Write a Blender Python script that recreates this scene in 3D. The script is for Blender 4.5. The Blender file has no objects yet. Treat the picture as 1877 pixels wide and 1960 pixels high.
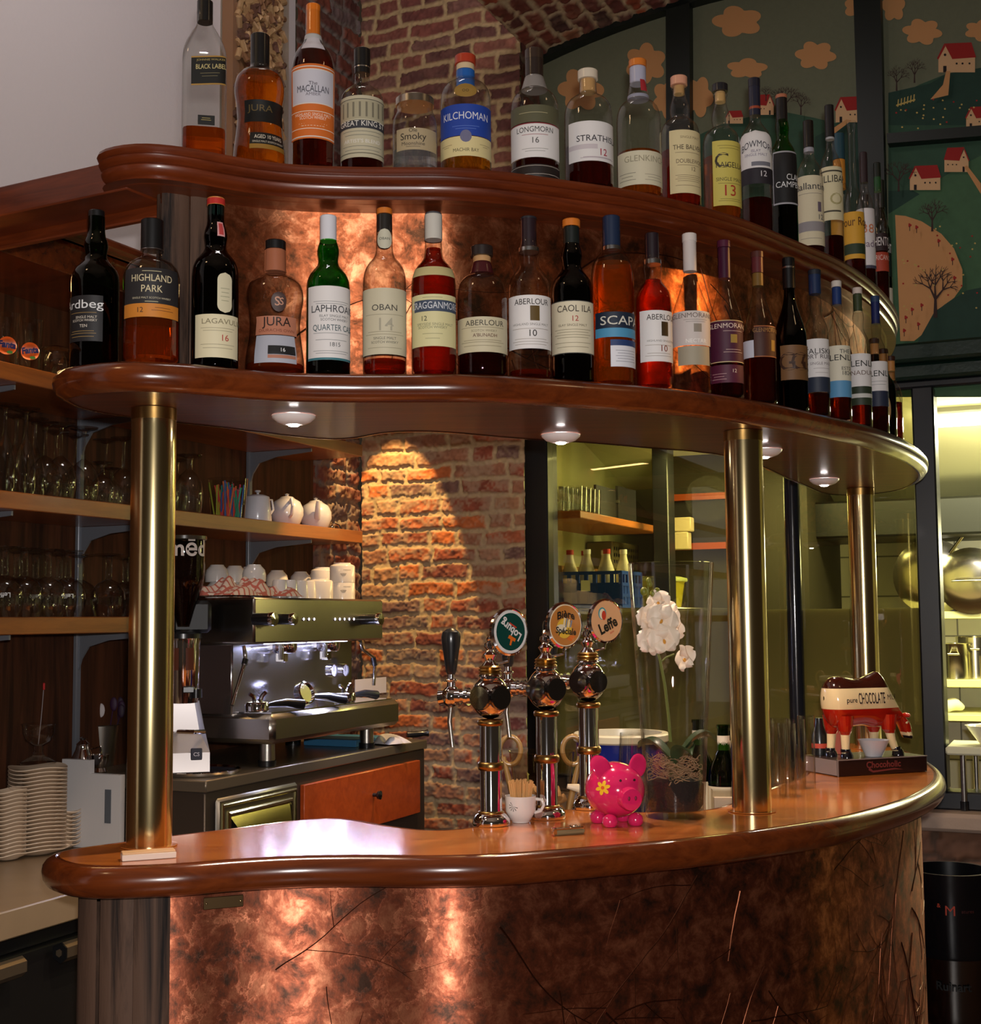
import bpy, math, random
import numpy as np
from mathutils import Vector, Matrix, noise
from mathutils.geometry import tessellate_polygon
R = math.radians
rnd = random.Random(7)
scene = bpy.context.scene
col = scene.collection

# ------------------------------------------------------------------ camera
F = 2550.0; CX, CY = 938.5, 980.0
PITCH, ROLL = R(4.62), R(0.5)
CAM = Vector((0, 0, 1.5))
FW = Vector((0, math.cos(PITCH), math.sin(PITCH)))
U0 = Vector((0, -math.sin(PITCH), math.cos(PITCH))); R0 = Vector((1, 0, 0))
RT = R0*math.cos(ROLL) - U0*math.sin(ROLL); UP = U0*math.cos(ROLL) + R0*math.sin(ROLL)
cd = bpy.data.cameras.new('camera'); cd.sensor_fit = 'HORIZONTAL'; cd.sensor_width = 36; cd.lens = F/1877*36
cd.clip_start = .05; cd.clip_end = 60
cam = bpy.data.objects.new('camera', cd); col.objects.link(cam)
M3 = Matrix((RT, UP, -FW)).transposed()
cam.matrix_world = Matrix.Translation(CAM) @ M3.to_4x4()
scene.camera = cam

# ------------------------------------------------------------------ view, world, lights
scene.view_settings.view_transform = 'Standard'; scene.view_settings.look = 'None'
scene.view_settings.gamma = 1; scene.view_settings.use_curve_mapping = False
scene.view_settings.exposure = 0.0
scene.cycles.max_bounces = 10; scene.cycles.transparent_max_bounces = 40
scene.cycles.sample_clamp_indirect = 4.0
w = bpy.data.worlds.new('world'); scene.world = w; w.use_nodes = True
w.node_tree.nodes['Background'].inputs[0].default_value = (.9, .62, .40, 1)
w.node_tree.nodes['Background'].inputs[1].default_value = .024

def lamp(name, kind, loc, energy, color=(1,1,1), size=.05, target=None, spot=None, blend=.3, sy=None):
    l = bpy.data.lights.new(name, kind); l.energy = energy; l.color = color
    if kind == 'AREA':
        l.size = size
        if sy: l.shape = 'RECTANGLE'; l.size_y = sy
    else: l.shadow_soft_size = size
    if spot: l.spot_size = R(spot); l.spot_blend = blend
    o = bpy.data.objects.new(name, l); col.objects.link(o); o.location = loc
    if target is not None:
        o.rotation_euler = (Vector(target)-Vector(loc)).to_track_quat('-Z', 'Y').to_euler()
    return o
WARM = (1, .66, .34)
lamp('plaster_wall_fill', 'AREA', (-.3, 2.6, 4.1), 12, (1, .93, .92), .5, (-1.7, 5.0, 3.2))  # added fill to brighten the upper plaster wall, no real fixture
lamp('camera_flash', 'POINT', (0.02, -.02, 1.56), 150, (1, .95, .92), .018)
# added warm fills over the guests' side, for streaks on the brass columns
lamp('warm_fill', 'AREA', (-1.6, 1.2, 3.6), 2.5, WARM, .22, (0, 3, 1.2))
lamp('warm_fill', 'AREA', (1.8, 1.6, 3.7), 1.2, WARM, .22, (.4, 3, 1.2))
# halogen spot beside the brick pillar
lamp('pillar_spot', 'SPOT', (-.544, 4.824, 2.72), 95, (1, .66, .25), .012, (-.36, 5.17, 1.72), 31, .05)
lamp('pillar_spot', 'SPOT', (-.02, 4.25, 2.62), 90, (1, .62, .26), .02, (-.50, 4.45, 1.5), 42, .3)
lamp('pillar_spot', 'SPOT', (.12, 3.9, 2.75), 30, (1, .62, .26), .03, (.0, 3.3, 1.1), 70, .6)
# copper back spot on the upper panel, right side
lamp('panel_spot', 'SPOT', (2.1, 2.9, 2.85), 70, (1, .50, .14), .02, (.50, 2.74, 2.12), 11, .6)

# ------------------------------------------------------------------ pixel helpers (photo frame 1877 x 1960)
def ray(x, y): return FW + RT*((x-CX)/F) - UP*((y-CY)/F)
def atz(x, y, z):
    r = ray(x, y); return CAM + r*((z-CAM.z)/r.z)
def atY(x, y, Y):
    r = ray(x, y); return CAM + r*(Y/r.y)
# room frame: origin at the inner corner of left wall and brick pillar; b runs right along the back wall, a runs away from us
OX, OY = -.499, 5.242
Uv = Vector((.409, .9125, 0)); Vv = Vector((.9125, -.409, 0)); PHI = -math.atan2(.409, .9125)
OO = Vector((OX, OY, 0))
def rm(b, a, z=0): return OO + Uv*a + Vv*b + Vector((0, 0, z))
def onA(x, y, a):
    r = ray(x, y); s = (a - (CAM-OO).dot(Uv))/r.dot(Uv); p = CAM + r*s
    return (p-OO).dot(Vv), p.z
def onB(x, y, b):
    r = ray(x, y); s = (b - (CAM-OO).dot(Vv))/r.dot(Vv); p = CAM + r*s
    return (p-OO).dot(Uv), p.z
def lb(p): d = Vector(p)-OO; return d.dot(Vv), d.dot(Uv)

# ------------------------------------------------------------------ materials
def nt(name):
    m = bpy.data.materials.new(name); m.use_nodes = True
    t = m.node_tree; t.nodes.clear(); o = t.nodes.new('ShaderNodeOutputMaterial')
    return m, t, o
def sh(c): return (c[0], c[1], c[2], 1)
def srgb(r, g, b):
    f = lambda v: (v/255/12.92) if v/255 <= .04045 else ((v/255+.055)/1.055)**2.4
    return (f(r), f(g), f(b))
_mc = {}
def pm(name, c, rough=.5, metal=0, coat=0, bump=0, bscale=40, spec=.5, vary=0, vscale=8, emit=None, trans=0):
    key = ('pm', name)
    if key in _mc: return _mc[key]
    m, t, o = nt(name); b = t.nodes.new('ShaderNodeBsdfPrincipled'); t.links.new(b.outputs[0], o.inputs[0])
    b.inputs['Base Color'].default_value = sh(c); b.inputs['Roughness'].default_value = rough
    b.inputs['Metallic'].default_value = metal; b.inputs['Coat Weight'].default_value = coat
    b.inputs['Coat Roughness'].default_value = .08
    b.inputs['Specular IOR Level'].default_value = spec
    if trans: b.inputs['Transmission Weight'].default_value = trans
    if emit: b.inputs['Emission Color'].default_value = sh(emit[0]); b.inputs['Emission Strength'].default_value = emit[1]
    if bump or vary:
        tc = t.nodes.new('ShaderNodeTexCoord')
    if vary:
        n = t.nodes.new('ShaderNodeTexNoise'); n.inputs['Scale'].default_value = vscale; n.inputs['Detail'].default_value = 5
        t.links.new(tc.outputs['Object'], n.inputs[0])
        mx = t.nodes.new('ShaderNodeMix'); mx.data_type = 'RGBA'
        mx.inputs[6].default_value = sh([v*(1-vary) for v in c]); mx.inputs[7].default_value = sh([min(1, v*(1+vary)) for v in c])
        t.links.new(n.outputs[0], mx.inputs[0]); t.links.new(mx.outputs[2], b.inputs['Base Color'])
    if bump:
        n = t.nodes.new('ShaderNodeTexNoise'); n.inputs['Scale'].default_value = bscale; n.inputs['Detail'].default_value = 4
        t.links.new(tc.outputs['Object'], n.inputs[0])
        bp = t.nodes.new('ShaderNodeBump'); bp.inputs['Strength'].default_value = bump; bp.inputs['Distance'].default_value = .004
        t.links.new(n.outputs[0], bp.inputs['Height']); t.links.new(bp.outputs[0], b.inputs['Normal'])
    _mc[key] = m; return m
def flat(r, g, b, rough=.6, coat=0, metal=0):
    "plain paint / print colour given in sRGB"
    key = ('flat', r, g, b, rough, coat, metal)
    if key not in _mc:
        _mc[key] = pm('print_%d_%d_%d_%d' % (r, g, b, len(_mc)), srgb(r, g, b), rough, metal, coat)
    return _mc[key]
def wood(name, c1, c2, scale=(3, 30, 30), rough=.3, coat=.5, bump=.05, rot=0, con=.17, spec=.5):
    m, t, o = nt(name); b = t.nodes.new('ShaderNodeBsdfPrincipled'); t.links.new(b.outputs[0], o.inputs[0])
    tc = t.nodes.new('ShaderNodeTexCoord'); mp = t.nodes.new('ShaderNodeMapping')
    mp.inputs['Scale'].default_value = scale; mp.inputs['Rotation'].default_value = (0, 0, rot)
    t.links.new(tc.outputs['Object'], mp.inputs[0])
    n = t.nodes.new('ShaderNodeTexNoise'); n.inputs['Scale'].default_value = 1; n.inputs['Detail'].default_value = 8
    n.inputs['Roughness'].default_value = .65; n.inputs['Distortion'].default_value = .6
    t.links.new(mp.outputs[0], n.inputs[0])
    n2 = t.nodes.new('ShaderNodeTexNoise'); n2.inputs['Scale'].default_value = 2.2; n2.inputs['Detail'].default_value = 2
    t.links.new(tc.outputs['Object'], n2.inputs[0])
    ad = t.nodes.new('ShaderNodeMath'); ad.operation = 'MULTIPLY_ADD'; ad.inputs[1].default_value = .7
    t.links.new(n.outputs[0], ad.inputs[0])
    m2 = t.nodes.new('ShaderNodeMath'); m2.operation = 'MULTIPLY'; m2.inputs[1].default_value = .3
    t.links.new(n2.outputs[0], m2.inputs[0]); t.links.new(m2.outputs[0], ad.inputs[2])
    r = t.nodes.new('ShaderNodeValToRGB'); r.color_ramp.elements[0].position = .49-con; r.color_ramp.elements[1].position = .49+con; b.inputs['Specular IOR Level'].default_value = spec
    r.color_ramp.elements[0].color = sh(c1); r.color_ramp.elements[1].color = sh(c2)
    t.links.new(ad.outputs[0], r.inputs[0]); t.links.new(r.outputs[0], b.inputs['Base Color'])
    b.inputs['Roughness'].default_value = rough; b.inputs['Coat Weight'].default_value = coat; b.inputs['Coat Roughness'].default_value = .1
    bp = t.nodes.new('ShaderNodeBump'); bp.inputs['Strength'].default_value = bump; bp.inputs['Distance'].default_value = .003
    t.links.new(n.outputs[0], bp.inputs['Height']); t.links.new(bp.outputs[0], b.inputs['Normal'])
    return m
def thin_glass(name, tint, edge=.35, rough=0.0, ior=1.45, body=None):
    "a pane or a blown wall: transparent with the tint of the glass, mirror by Fresnel"
    if name in _mc: return _mc[name]
    m, t, o = nt(name)
    tr = t.nodes.new('ShaderNodeBsdfTransparent'); gl = t.nodes.new('ShaderNodeBsdfGlossy')
    gl.inputs['Roughness'].default_value = rough; gl.inputs['Color'].default_value = (1, 1, 1, 1)
    fr = t.nodes.new('ShaderNodeFresnel'); ge = t.nodes.new('ShaderNodeNewGeometry')
    mi_ = t.nodes.new('ShaderNodeMapRange'); mi_.inputs[3].default_value = ior; mi_.inputs[4].default_value = 1/ior   # same reflectance on both faces
    t.links.new(ge.outputs['Backfacing'], mi_.inputs[0]); t.links.new(mi_.outputs[0], fr.inputs[0])
    lw = t.nodes.new('ShaderNodeLayerWeight'); lw.inputs[0].default_value = .5
    pw = t.nodes.new('ShaderNodeMath'); pw.operation = 'POWER'; pw.inputs[1].default_value = 3
    t.links.new(lw.outputs['Facing'], pw.inputs[0])
    mx = t.nodes.new('ShaderNodeMix'); mx.data_type = 'RGBA'
    mx.inputs[6].default_value = sh(tint); mx.inputs[7].default_value = sh([v*edge for v in tint])
    t.links.new(pw.outputs[0], mx.inputs[0]); t.links.new(mx.outputs[2], tr.inputs[0])
    ms = t.nodes.new('ShaderNodeMixShader'); t.links.new(fr.outputs[0], ms.inputs[0])
    t.links.new(tr.outputs[0], ms.inputs[1]); t.links.new(gl.outputs[0], ms.inputs[2])
    last = ms
    if body:
        df = t.nodes.new('ShaderNodeBsdfPrincipled'); df.inputs['Base Color'].default_value = sh(body[0]); df.inputs['Roughness'].default_value = .5
        m3 = t.nodes.new('ShaderNodeMixShader'); m3.inputs[0].default_value = body[1]
        t.links.new(ms.outputs[0], m3.inputs[1]); t.links.new(df.outputs[0], m3.inputs[2]); last = m3
    t.links.new(last.outputs[0], o.inputs[0]); _mc[name] = m; return m
def liquid(name, c, k=.45):
    if name in _mc: return _mc[name]
    m, t, o = nt(name)
    gb = t.nodes.new('ShaderNodeBsdfRefraction'); gb.inputs['Color'].default_value = sh(c); gb.inputs['IOR'].default_value = 1.36; gb.inputs['Roughness'].default_value = .02
    tr = t.nodes.new('ShaderNodeBsdfTransparent'); tr.inputs[0].default_value = sh(c)
    ms = t.nodes.new('ShaderNodeMixShader'); ms.inputs[0].default_value = k
    t.links.new(gb.outputs[0], ms.inputs[1]); t.links.new(tr.outputs[0], ms.inputs[2])
    df = t.nodes.new('ShaderNodeBsdfDiffuse'); df.inputs[0].default_value = sh([v*v*.8 for v in c])
    m3 = t.nodes.new('ShaderNodeMixShader'); m3.inputs[0].default_value = .10
    t.links.new(ms.outputs[0], m3.inputs[1]); t.links.new(df.outputs[0], m3.inputs[2])
    t.links.new(m3.outputs[0], o.inputs[0]); _mc[name] = m; return m
def emis(name, c, s):
    m, t, o = nt(name); e = t.nodes.new('ShaderNodeEmission'); e.inputs[0].default_value = sh(c); e.inputs[1].default_value = s
    t.links.new(e.outputs[0], o.inputs[0]); return m

MAHOG = wood('mahogany_varnished', srgb(66, 24, 8), srgb(122, 56, 20), (3, 34, 34), .22, .6, rot=.5)
SHELFW = wood('shelf_wood_varnished', srgb(66, 25, 9), srgb(120, 56, 24), (3, 40, 40), .40, .2, rot=.4)
CORNW = wood('cornice_wood', srgb(66, 22, 6), srgb(122, 52, 20), (5, 12, 60), .34, .35)
TOPW = wood('counter_top_wood', srgb(160, 76, 26), srgb(224, 134, 58), (2.2, 26, 26), .20, .6, .03, rot=-.35)
BACKW = wood('dark_panel_wood', srgb(46, 26, 14), srgb(84, 48, 28), (30, 30, 2.0), .7, 0, con=.10, spec=.2)
LSHELF = wood('glass_shelf_wood', srgb(110, 56, 18), srgb(165, 92, 34), (40, 3, 40), .35, .4)
DRAWW = wood('drawer_wood', srgb(150, 55, 14), srgb(188, 80, 26), (3, 40, 40), .38, .2)
BRASS = pm('polished_brass', (.82, .66, .34), .17, 1)
AGEDB = pm('aged_brass', (.42, .25, .08), .28, 1)
CHROME = pm('chrome', (.86, .85, .88), .06, 1)
STEEL = pm('brushed_steel', (.50, .47, .42), .30, 1, bump=.04, bscale=120)
DSTEEL = pm('dull_steel', (.30, .28, .25), .38, 1)
SILV = pm('silver_foil', (.75, .75, .76), .25, 1)
BLK = pm('black_plastic', (.008, .008, .009), .28, coat=.3)
BLKF = pm('black_frame_paint', (.010, .011, .014), .38, coat=.1)
GRNF = pm('dark_green_frame_paint', srgb(14, 24, 20), .45)
WCER = pm('white_ceramic', srgb(225, 218, 212), .18, coat=.4)
GREYC = pm('grey_white_ceramic', srgb(205, 205, 212), .25, coat=.3)
CLEAR = thin_glass('clear_glass', (.95, .95, .94), .6)
TUMB = thin_glass('drinking_glass', (.96, .96, .95), .40, ior=1.65)
GREENG = thin_glass('green_bottle_glass', (.12, .58, .10), .25)
DKGREEN = thin_glass('dark_green_bottle_glass', (.10, .24, .04), .2)
BROWNG = thin_glass('dark_brown_bottle_glass', (.05, .028, .012), .2)
BLACKG = thin_glass('black_bottle_glass', (.006, .006, .006), .2)

# ------------------------------------------------------------------ mesh builder
_txt = {}
def text_mesh(body, bold=0.0):
    if 'M' in body: bold = 0.0
    k = (body, bold)
    if k in _txt: return _txt[k]
    c = bpy.data.curves.new('t', 'FONT'); c.body = body; c.size = 1; c.align_x = 'CENTER'; c.align_y = 'CENTER'
    c.resolution_u = 3; c.offset = bold
    o = bpy.data.objects.new('t', c); col.objects.link(o); bpy.context.view_layer.update()
    me = o.to_mesh(); V = [(v.co.x, v.co.y) for v in me.vertices]; Fs = [tuple(p.vertices) for p in me.polygons]
    o.to_mesh_clear(); bpy.data.objects.remove(o); bpy.data.curves.remove(c)
    _txt[k] = (V, Fs); return _txt[k]

class MB:
    def __init__(s): s.v = []; s.f = []; s.m = []; s.sm = []
    def add(s, V, Fs, mi=0, smooth=True):
        n = len(s.v); s.v += [tuple(p) for p in V]
        for f in Fs: s.f.append(tuple(i+n for i in f)); s.m.append(mi); s.sm.append(smooth)
        return s
    def box(s, x0, x1, y0, y1, z0, z1, mi=0, bev=0.0):
        if bev <= 0:
            V = [(x, y, z) for x in (x0, x1) for y in (y0, y1) for z in (z0, z1)]
            return s.add(V, [(0,1,3,2), (4,6,7,5), (0,4,5,1), (2,3,7,6), (0,2,6,4), (1,5,7,3)], mi, False)
        b = bev; o = [(x0+b, y0), (x1-b, y0), (x1, y0+b), (x1, y1-b), (x1-b, y1), (x0+b, y1), (x0, y1-b), (x0, y0+b)]
        i = [(x0+b, y0+b), (x1-b, y0+b), (x1-b, y0+b), (x1-b, y1-b), (x1-b, y1-b), (x0+b, y1-b), (x0+b, y1-b), (x0+b, y0+b)]
        V = [(*p, z0) for p in i] + [(*p, z0+b) for p in o] + [(*p, z1-b) for p in o] + [(*p, z1) for p in i]
        Fs = [tuple(range(7, -1, -1))] + [(k*8+j, k*8+(j+1) % 8, (k+1)*8+(j+1) % 8, (k+1)*8+j) for k in range(3) for j in range(8)] + [tuple(24+j for j in range(8))]
        return s.add(V, Fs, mi, False)
    def lathe(s, prof, c=(0, 0, 0), seg=28, mi=0, sx=1, sy=1, cap=True, sq=0, axis=None):
        "profile [(r,z)] turned about z (or about a given axis)"
        V = []
        for r, z in prof:
            for k in range(seg):
                a = 2*math.pi*k/seg; q = 1
                if sq:
                    e = sq; ca, sa = abs(math.cos(a)), abs(math.sin(a)); q = (ca**e+sa**e)**(-1/e)
                V.append(Vector((r*q*math.cos(a)*sx, r*q*math.sin(a)*sy, z)))
        if axis is not None:
            qn = Vector((0, 0, 1)).rotation_difference(Vector(axis)); V = [qn @ p for p in V]
        V = [p+Vector(c) for p in V]
        n = len(prof)
        Fs = [(i*seg+k, i*seg+(k+1) % seg, (i+1)*seg+(k+1) % seg, (i+1)*seg+k) for i in range(n-1) for k in range(seg)]
        if cap:
            if prof[0][0] > 1e-6: Fs.append(tuple(range(seg-1, -1, -1)))
            if prof[-1][0] > 1e-6: Fs.append(tuple((n-1)*seg+k for k in range(seg)))
        return s.add(V, Fs, mi)
    def cyl(s, p0, p1, r0, r1=None, mi=0, seg=16, cap=True):
        p0 = Vector(p0); p1 = Vector(p1); L = (p1-p0).length; r1 = r0 if r1 is None else r1
        return s.lathe([(r0, 0), (r1, L)], p0, seg, mi, axis=(p1-p0), cap=cap)
    def ell(s, c, rx, ry, rz, mi=0, seg=20, rings=12, rot=None):
        V = []; 
        for i in range(rings+1):
            t = math.pi*i/rings
            for k in range(seg):
                a = 2*math.pi*k/seg
                p = Vector((rx*math.sin(t)*math.cos(a), ry*math.sin(t)*math.sin(a), -rz*math.cos(t)))
                if rot: p = rot @ p
                V.append(p+Vector(c))
        Fs = [(i*seg+k, i*seg+(k+1) % seg, (i+1)*seg+(k+1) % seg, (i+1)*seg+k) for i in range(rings) for k in range(seg)]
        return s.add(V, Fs, mi)
    def tube(s, pts, r, mi=0, seg=10, closed=False):
        pts = [Vector(p) for p in pts]; n = len(pts); rs = r if isinstance(r, (list, tuple)) else [r]*n
        V = []; nrm = None
        for i, p in enumerate(pts):
            a = pts[(i-1) % n] if (closed or i > 0) else p; b = pts[(i+1) % n] if (closed or i < n-1) else p
            t = (b-a).normalized()
            if nrm is None: nrm = t.orthogonal().normalized()
            nrm = (nrm - t*nrm.dot(t)).normalized(); bi = t.cross(nrm)
            for k in range(seg):
                g = 2*math.pi*k/seg; V.append(p + (nrm*math.cos(g)+bi*math.sin(g))*rs[i])
        m = n if closed else n-1
        Fs = [(i*seg+k, i*seg+(k+1) % seg, ((i+1) % n)*seg+(k+1) % seg, ((i+1) % n)*seg+k) for i in range(m) for k in range(seg)]
        if not closed: Fs += [tuple(range(seg-1, -1, -1)), tuple((n-1)*seg+k for k in range(seg))]
        return s.add(V, Fs, mi)
    def poly(s, pts, mi=0):
        "flat polygon, may be concave"
        P = [Vector(p) for p in pts]; tr = tessellate_polygon([P]); return s.add(P, [tuple(t) for t in tr], mi, False)
    def prism(s, P2, z0, z1, mi=0, smooth=False, caps=True):
        n = len(P2); V = [(x, y, z0) for x, y in P2]+[(x, y, z1) for x, y in P2]
        s.add(V, [(i, (i+1) % n, n+(i+1) % n, n+i) for i in range(n)], mi, smooth)
        if caps:
            tr = tessellate_polygon([[Vector((x, y, 0)) for x, y in P2]])
            s.add([(x, y, z0) for x, y in P2], [tuple(t)[::-1] for t in tr], mi, False)
            s.add([(x, y, z1) for x, y in P2], [tuple(t) for t in tr], mi, False)
        return s
    def slab(s, P2, t, fn, mi=0, side=None):
        "outline in a plane given by fn(x, y, depth), with thickness t"
        n = len(P2); s.add([fn(x, y, 0) for x, y in P2]+[fn(x, y, t) for x, y in P2], [(i, (i+1) % n, n+(i+1) % n, n+i) for i in range(n)], mi if side is None else side, False)
        tr = tessellate_polygon([[Vector((x, y, 0)) for x, y in P2]])
        s.add([fn(x, y, t) for x, y in P2], [tuple(q) for q in tr], mi, False)
        s.add([fn(x, y, 0) for x, y in P2], [tuple(q)[::-1] for q in tr], mi, False); return s
    def grid(s, fn, nu, nv, mi=0, smooth=True):
        V = [fn(i/nu, j/nv) for j in range(nv+1) for i in range(nu+1)]
        return s.add(V, [(j*(nu+1)+i, j*(nu+1)+i+1, (j+1)*(nu+1)+i+1, (j+1)*(nu+1)+i) for j in range(nv) for i in range(nu)], mi, smooth)
    def text(s, body, fn, size, mi=0, x=0, y=0, bold=.012, wide=1.0, shear=0, rot=0, fit=None):
        V, Fs = text_mesh(body, bold)
        if fit and V:
            w_ = max(p[0] for p in V)-min(p[0] for p in V); wide = fit/(w_*size)
        c_, s_ = math.cos(rot), math.sin(rot); P = []
        for a, b in V:
            a = a*size*wide + b*size*shear; b = b*size
            P.append(fn(x+a*c_-b*s_, y+a*s_+b*c_))
        return s.add(P, Fs, mi, False)
    def xf(s, M):
        s.v = [tuple(M @ Vector(p)) for p in s.v]; return s
    def shift(s, d):
        s.v = [(p[0]+d[0], p[1]+d[1], p[2]+d[2]) for p in s.v]; return s
    def build(s, name, mats, parent=None, loc=None, rot=None):
        me = bpy.data.meshes.new(name); me.from_pydata(s.v, [], s.f)
        if not isinstance(mats, (list, tuple)): mats = [mats]
        for m in mats: me.materials.append(m)
        me.polygons.foreach_set('material_index', [min(i, len(mats)-1) for i in s.m]); me.polygons.foreach_set('use_smooth', s.sm)
        me.update()
        try: me.set_sharp_from_angle(angle=R(38))
        except Exception: pass
        o = bpy.data.objects.new(name, me); col.objects.link(o)
        if parent: o.parent = parent
        if loc is not None: o.location = loc
        if rot is not None: o.rotation_euler = (0, 0, rot) if not hasattr(rot, '__len__') else rot
        return o
def short(s):
    return s.replace(' on the lower shelf', ', lower shelf').replace(' on the upper shelf', ', upper shelf').replace(' on the middle shelf', ', middle shelf').replace('from the left', 'from left').replace(' of the lower shelf', ' of lower shelf').replace(' of the upper shelf', ' of upper shelf')
def tag(o, label, cat, group=None, kind=None):
    if label: o['label'] = short(label)
    if cat: o['category'] = cat
    if group: o['group'] = group
    if kind: o['kind'] = kind
    return o
def empty(name, loc, label, cat, rot=0, group=None):
    o = bpy.data.objects.new(name, None); col.objects.link(o); o.location = loc; o.rotation_euler = (0, 0, rot)
    o.empty_display_size = .05
    return tag(o, label, cat, group)
def struct(name, mb, mats, label=None, loc=None, rot=None):
    o = mb.build(name, mats, None, loc, rot); o['kind'] = 'structure'
    if label: o['label'] = label
    o['category'] = name.split('_')[0]
    return o
def dup(root, loc, rot=None, label=None, group=None, scale=None):
    r = root.copy(); col.objects.link(r); r.location = loc
    if rot is not None: r.rotation_euler = (0, 0, rot)
    if scale: r.scale = (scale,)*3 if not hasattr(scale, '__len__') else scale
    if label: r['label'] = short(label)
    if group: r['group'] = group
    for ch in list(root.children):
        c = ch.copy(); col.objects.link(c); c.parent = r
        for g in list(ch.children):
            d = g.copy(); col.objects.link(d); d.parent = c
    return r
def facecam(p): return math.atan2(CAM.y-p[1], CAM.x-p[0]) + math.pi/2   # local -y looks at the camera

# ------------------------------------------------------------------ curves of the bar
def catmull(P, n=8, closed=True):
    P = [Vector((p[0], p[1])) for p in P]; out = []; N = len(P)
    for i in range(N if closed else N-1):
        if closed: a, b, c, d = P[(i-1) % N], P[i], P[(i+1) % N], P[(i+2) % N]
        else: a, b, c, d = P[max(i-1, 0)], P[i], P[i+1], P[min(i+2, N-1)]
        for k in range(n):
            t = k/n
            out.append(.5*((2*b)+(c-a)*t+(2*a-5*b+4*c-d)*t*t+(3*b-a-3*c+d)*t**3))
    if not closed: out.append(P[-1])
    return out
def resample(P, step):
    Q = [p.copy() for p in P]+[P[0].copy()]; L = [0]
    for i in range(len(Q)-1): L.append(L[-1]+(Q[i+1]-Q[i]).length)
    n = int(L[-1]/step); out = []; j = 0
    for k in range(n):
        s = L[-1]*k/n
        while L[j+1] < s: j += 1
        out.append(Q[j].lerp(Q[j+1], (s-L[j])/max(1e-9, L[j+1]-L[j])))
    return out
def smooth(P, it=3):
    for _ in range(it): P = [(P[i-1]+P[i]*2+P[(i+1) % len(P)])/4 for i in range(len(P))]
    return P
def offset(P, d):
    "closed outline (counter-clockwise seen from above), d>0 goes inward"
    n = len(P); out = []
    for i in range(n):
        t = (P[(i+1) % n]-P[i-1]).normalized(); q = P[i]+Vector((-t.y, t.x))*d
        out.append(q)
    if d > .03:
        out = [q for q in out if min((q-p).length for p in P[::2]) > d*.97]
        out = smooth(resample(out, .02), 2)
    return out
S1PTS = [(-.751,2.345),(-.728,2.297),(-.675,2.262),(-.617,2.246),(-.571,2.253),(-.511,2.277),(-.439,2.325),(-.361,2.362),(-.261,2.379),(-.167,2.384),(-.053,2.39),(.051,2.419),
 (.195,2.482),(.348,2.56),(.55,2.719),(.725,2.91),(.879,3.09),(1.02,3.311),(1.14,3.55),(1.215,3.75),(1.265,3.97),(1.28,4.15),(1.24,4.27),(1.165,4.315),(1.07,4.25),
 (.95,4.0),(.828,3.735),(.70,3.45),(.585,3.25),(.49,3.15),(.36,3.065),(.22,2.97),(.06,2.885),(-.08,2.79),(-.16,2.765),(-.225,2.785),(-.285,2.85),(-.345,2.872),(-.42,2.82),(-.528,2.698),(-.622,2.606),(-.70,2.52),(-.745,2.44)]
S1 = resample(catmull(S1PTS), .02)
CTPTS = [(-.756,2.372),(-.742,2.325),(-.70,2.274),(-.656,2.253),(-.612,2.251),(-.524,2.268),(-.434,2.305),(-.332,2.33),(-.219,2.333),(-.118,2.322),(-.03,2.326),(.06,2.35),(.183,2.4),(.339,2.471),
 (.473,2.551),(.673,2.702),(.858,2.919),(.965,3.082),(1.069,3.289),(1.14,3.5),(1.19,3.75),(1.22,4.0),(1.21,4.2),(1.13,4.27),(1.03,4.17),(.93,3.85),(.801,3.429),(.672,3.194),(.55,2.97),(.449,2.826),
 (.30,2.80),(.146,2.844),(.04,2.70),(-.06,2.60),(-.132,2.59),(-.21,2.645),(-.291,2.73),(-.339,2.751),(-.41,2.72),(-.508,2.628),(-.613,2.539),(-.682,2.473),(-.735,2.42)]
CT = resample(catmull(CTPTS), .02)
def sweep(P, prof):
    "profile [(out, z)] swept round the closed outline; returns a MB side skin"
    mb = MB(); n = len(P); V = []
    for o_, z in prof:
        for i in range(n):
            t = (P[(i+1) % n]-P[i-1]).normalized(); q = P[i]+Vector((t.y, -t.x))*o_; V.append((q.x, q.y, z))
    mb.add(V, [(j*n+i, j*n+(i+1) % n, (j+1)*n+(i+1) % n, (j+1)*n+i) for j in range(len(prof)-1) for i in range(n)], 0)
    return mb
def capoly(mb, P, z, mi=0, up=True):
    tr = tessellate_polygon([[Vector((p.x, p.y, 0)) for p in P]])
    mb.add([(p.x, p.y, z) for p in P], [tuple(t) if up else tuple(t)[::-1] for t in tr], mi, False)
def rimhit(P, x, y, front=True):
    "first crossing of the pixel column's vertical plane with the outline"
    r = ray(x, y); best = None; n = len(P)
    for i in range(n):
        a = P[i]; b = P[(i+1) % n]-a; den = r.x*(-b.y)+b.x*r.y
        if abs(den) < 1e-9: continue
        s = (a.x*(-b.y)+b.x*a.y)/den; t = (r.x*a.y-r.y*a.x)/den
        if 0 <= t <= 1 and s > 0 and (best is None or s < best): best = s
    if best is None: return min(P, key=lambda p: abs(p.x/p.y-r.x/r.y)).copy()
    return Vector((r.x*best, r.y*best))
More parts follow.
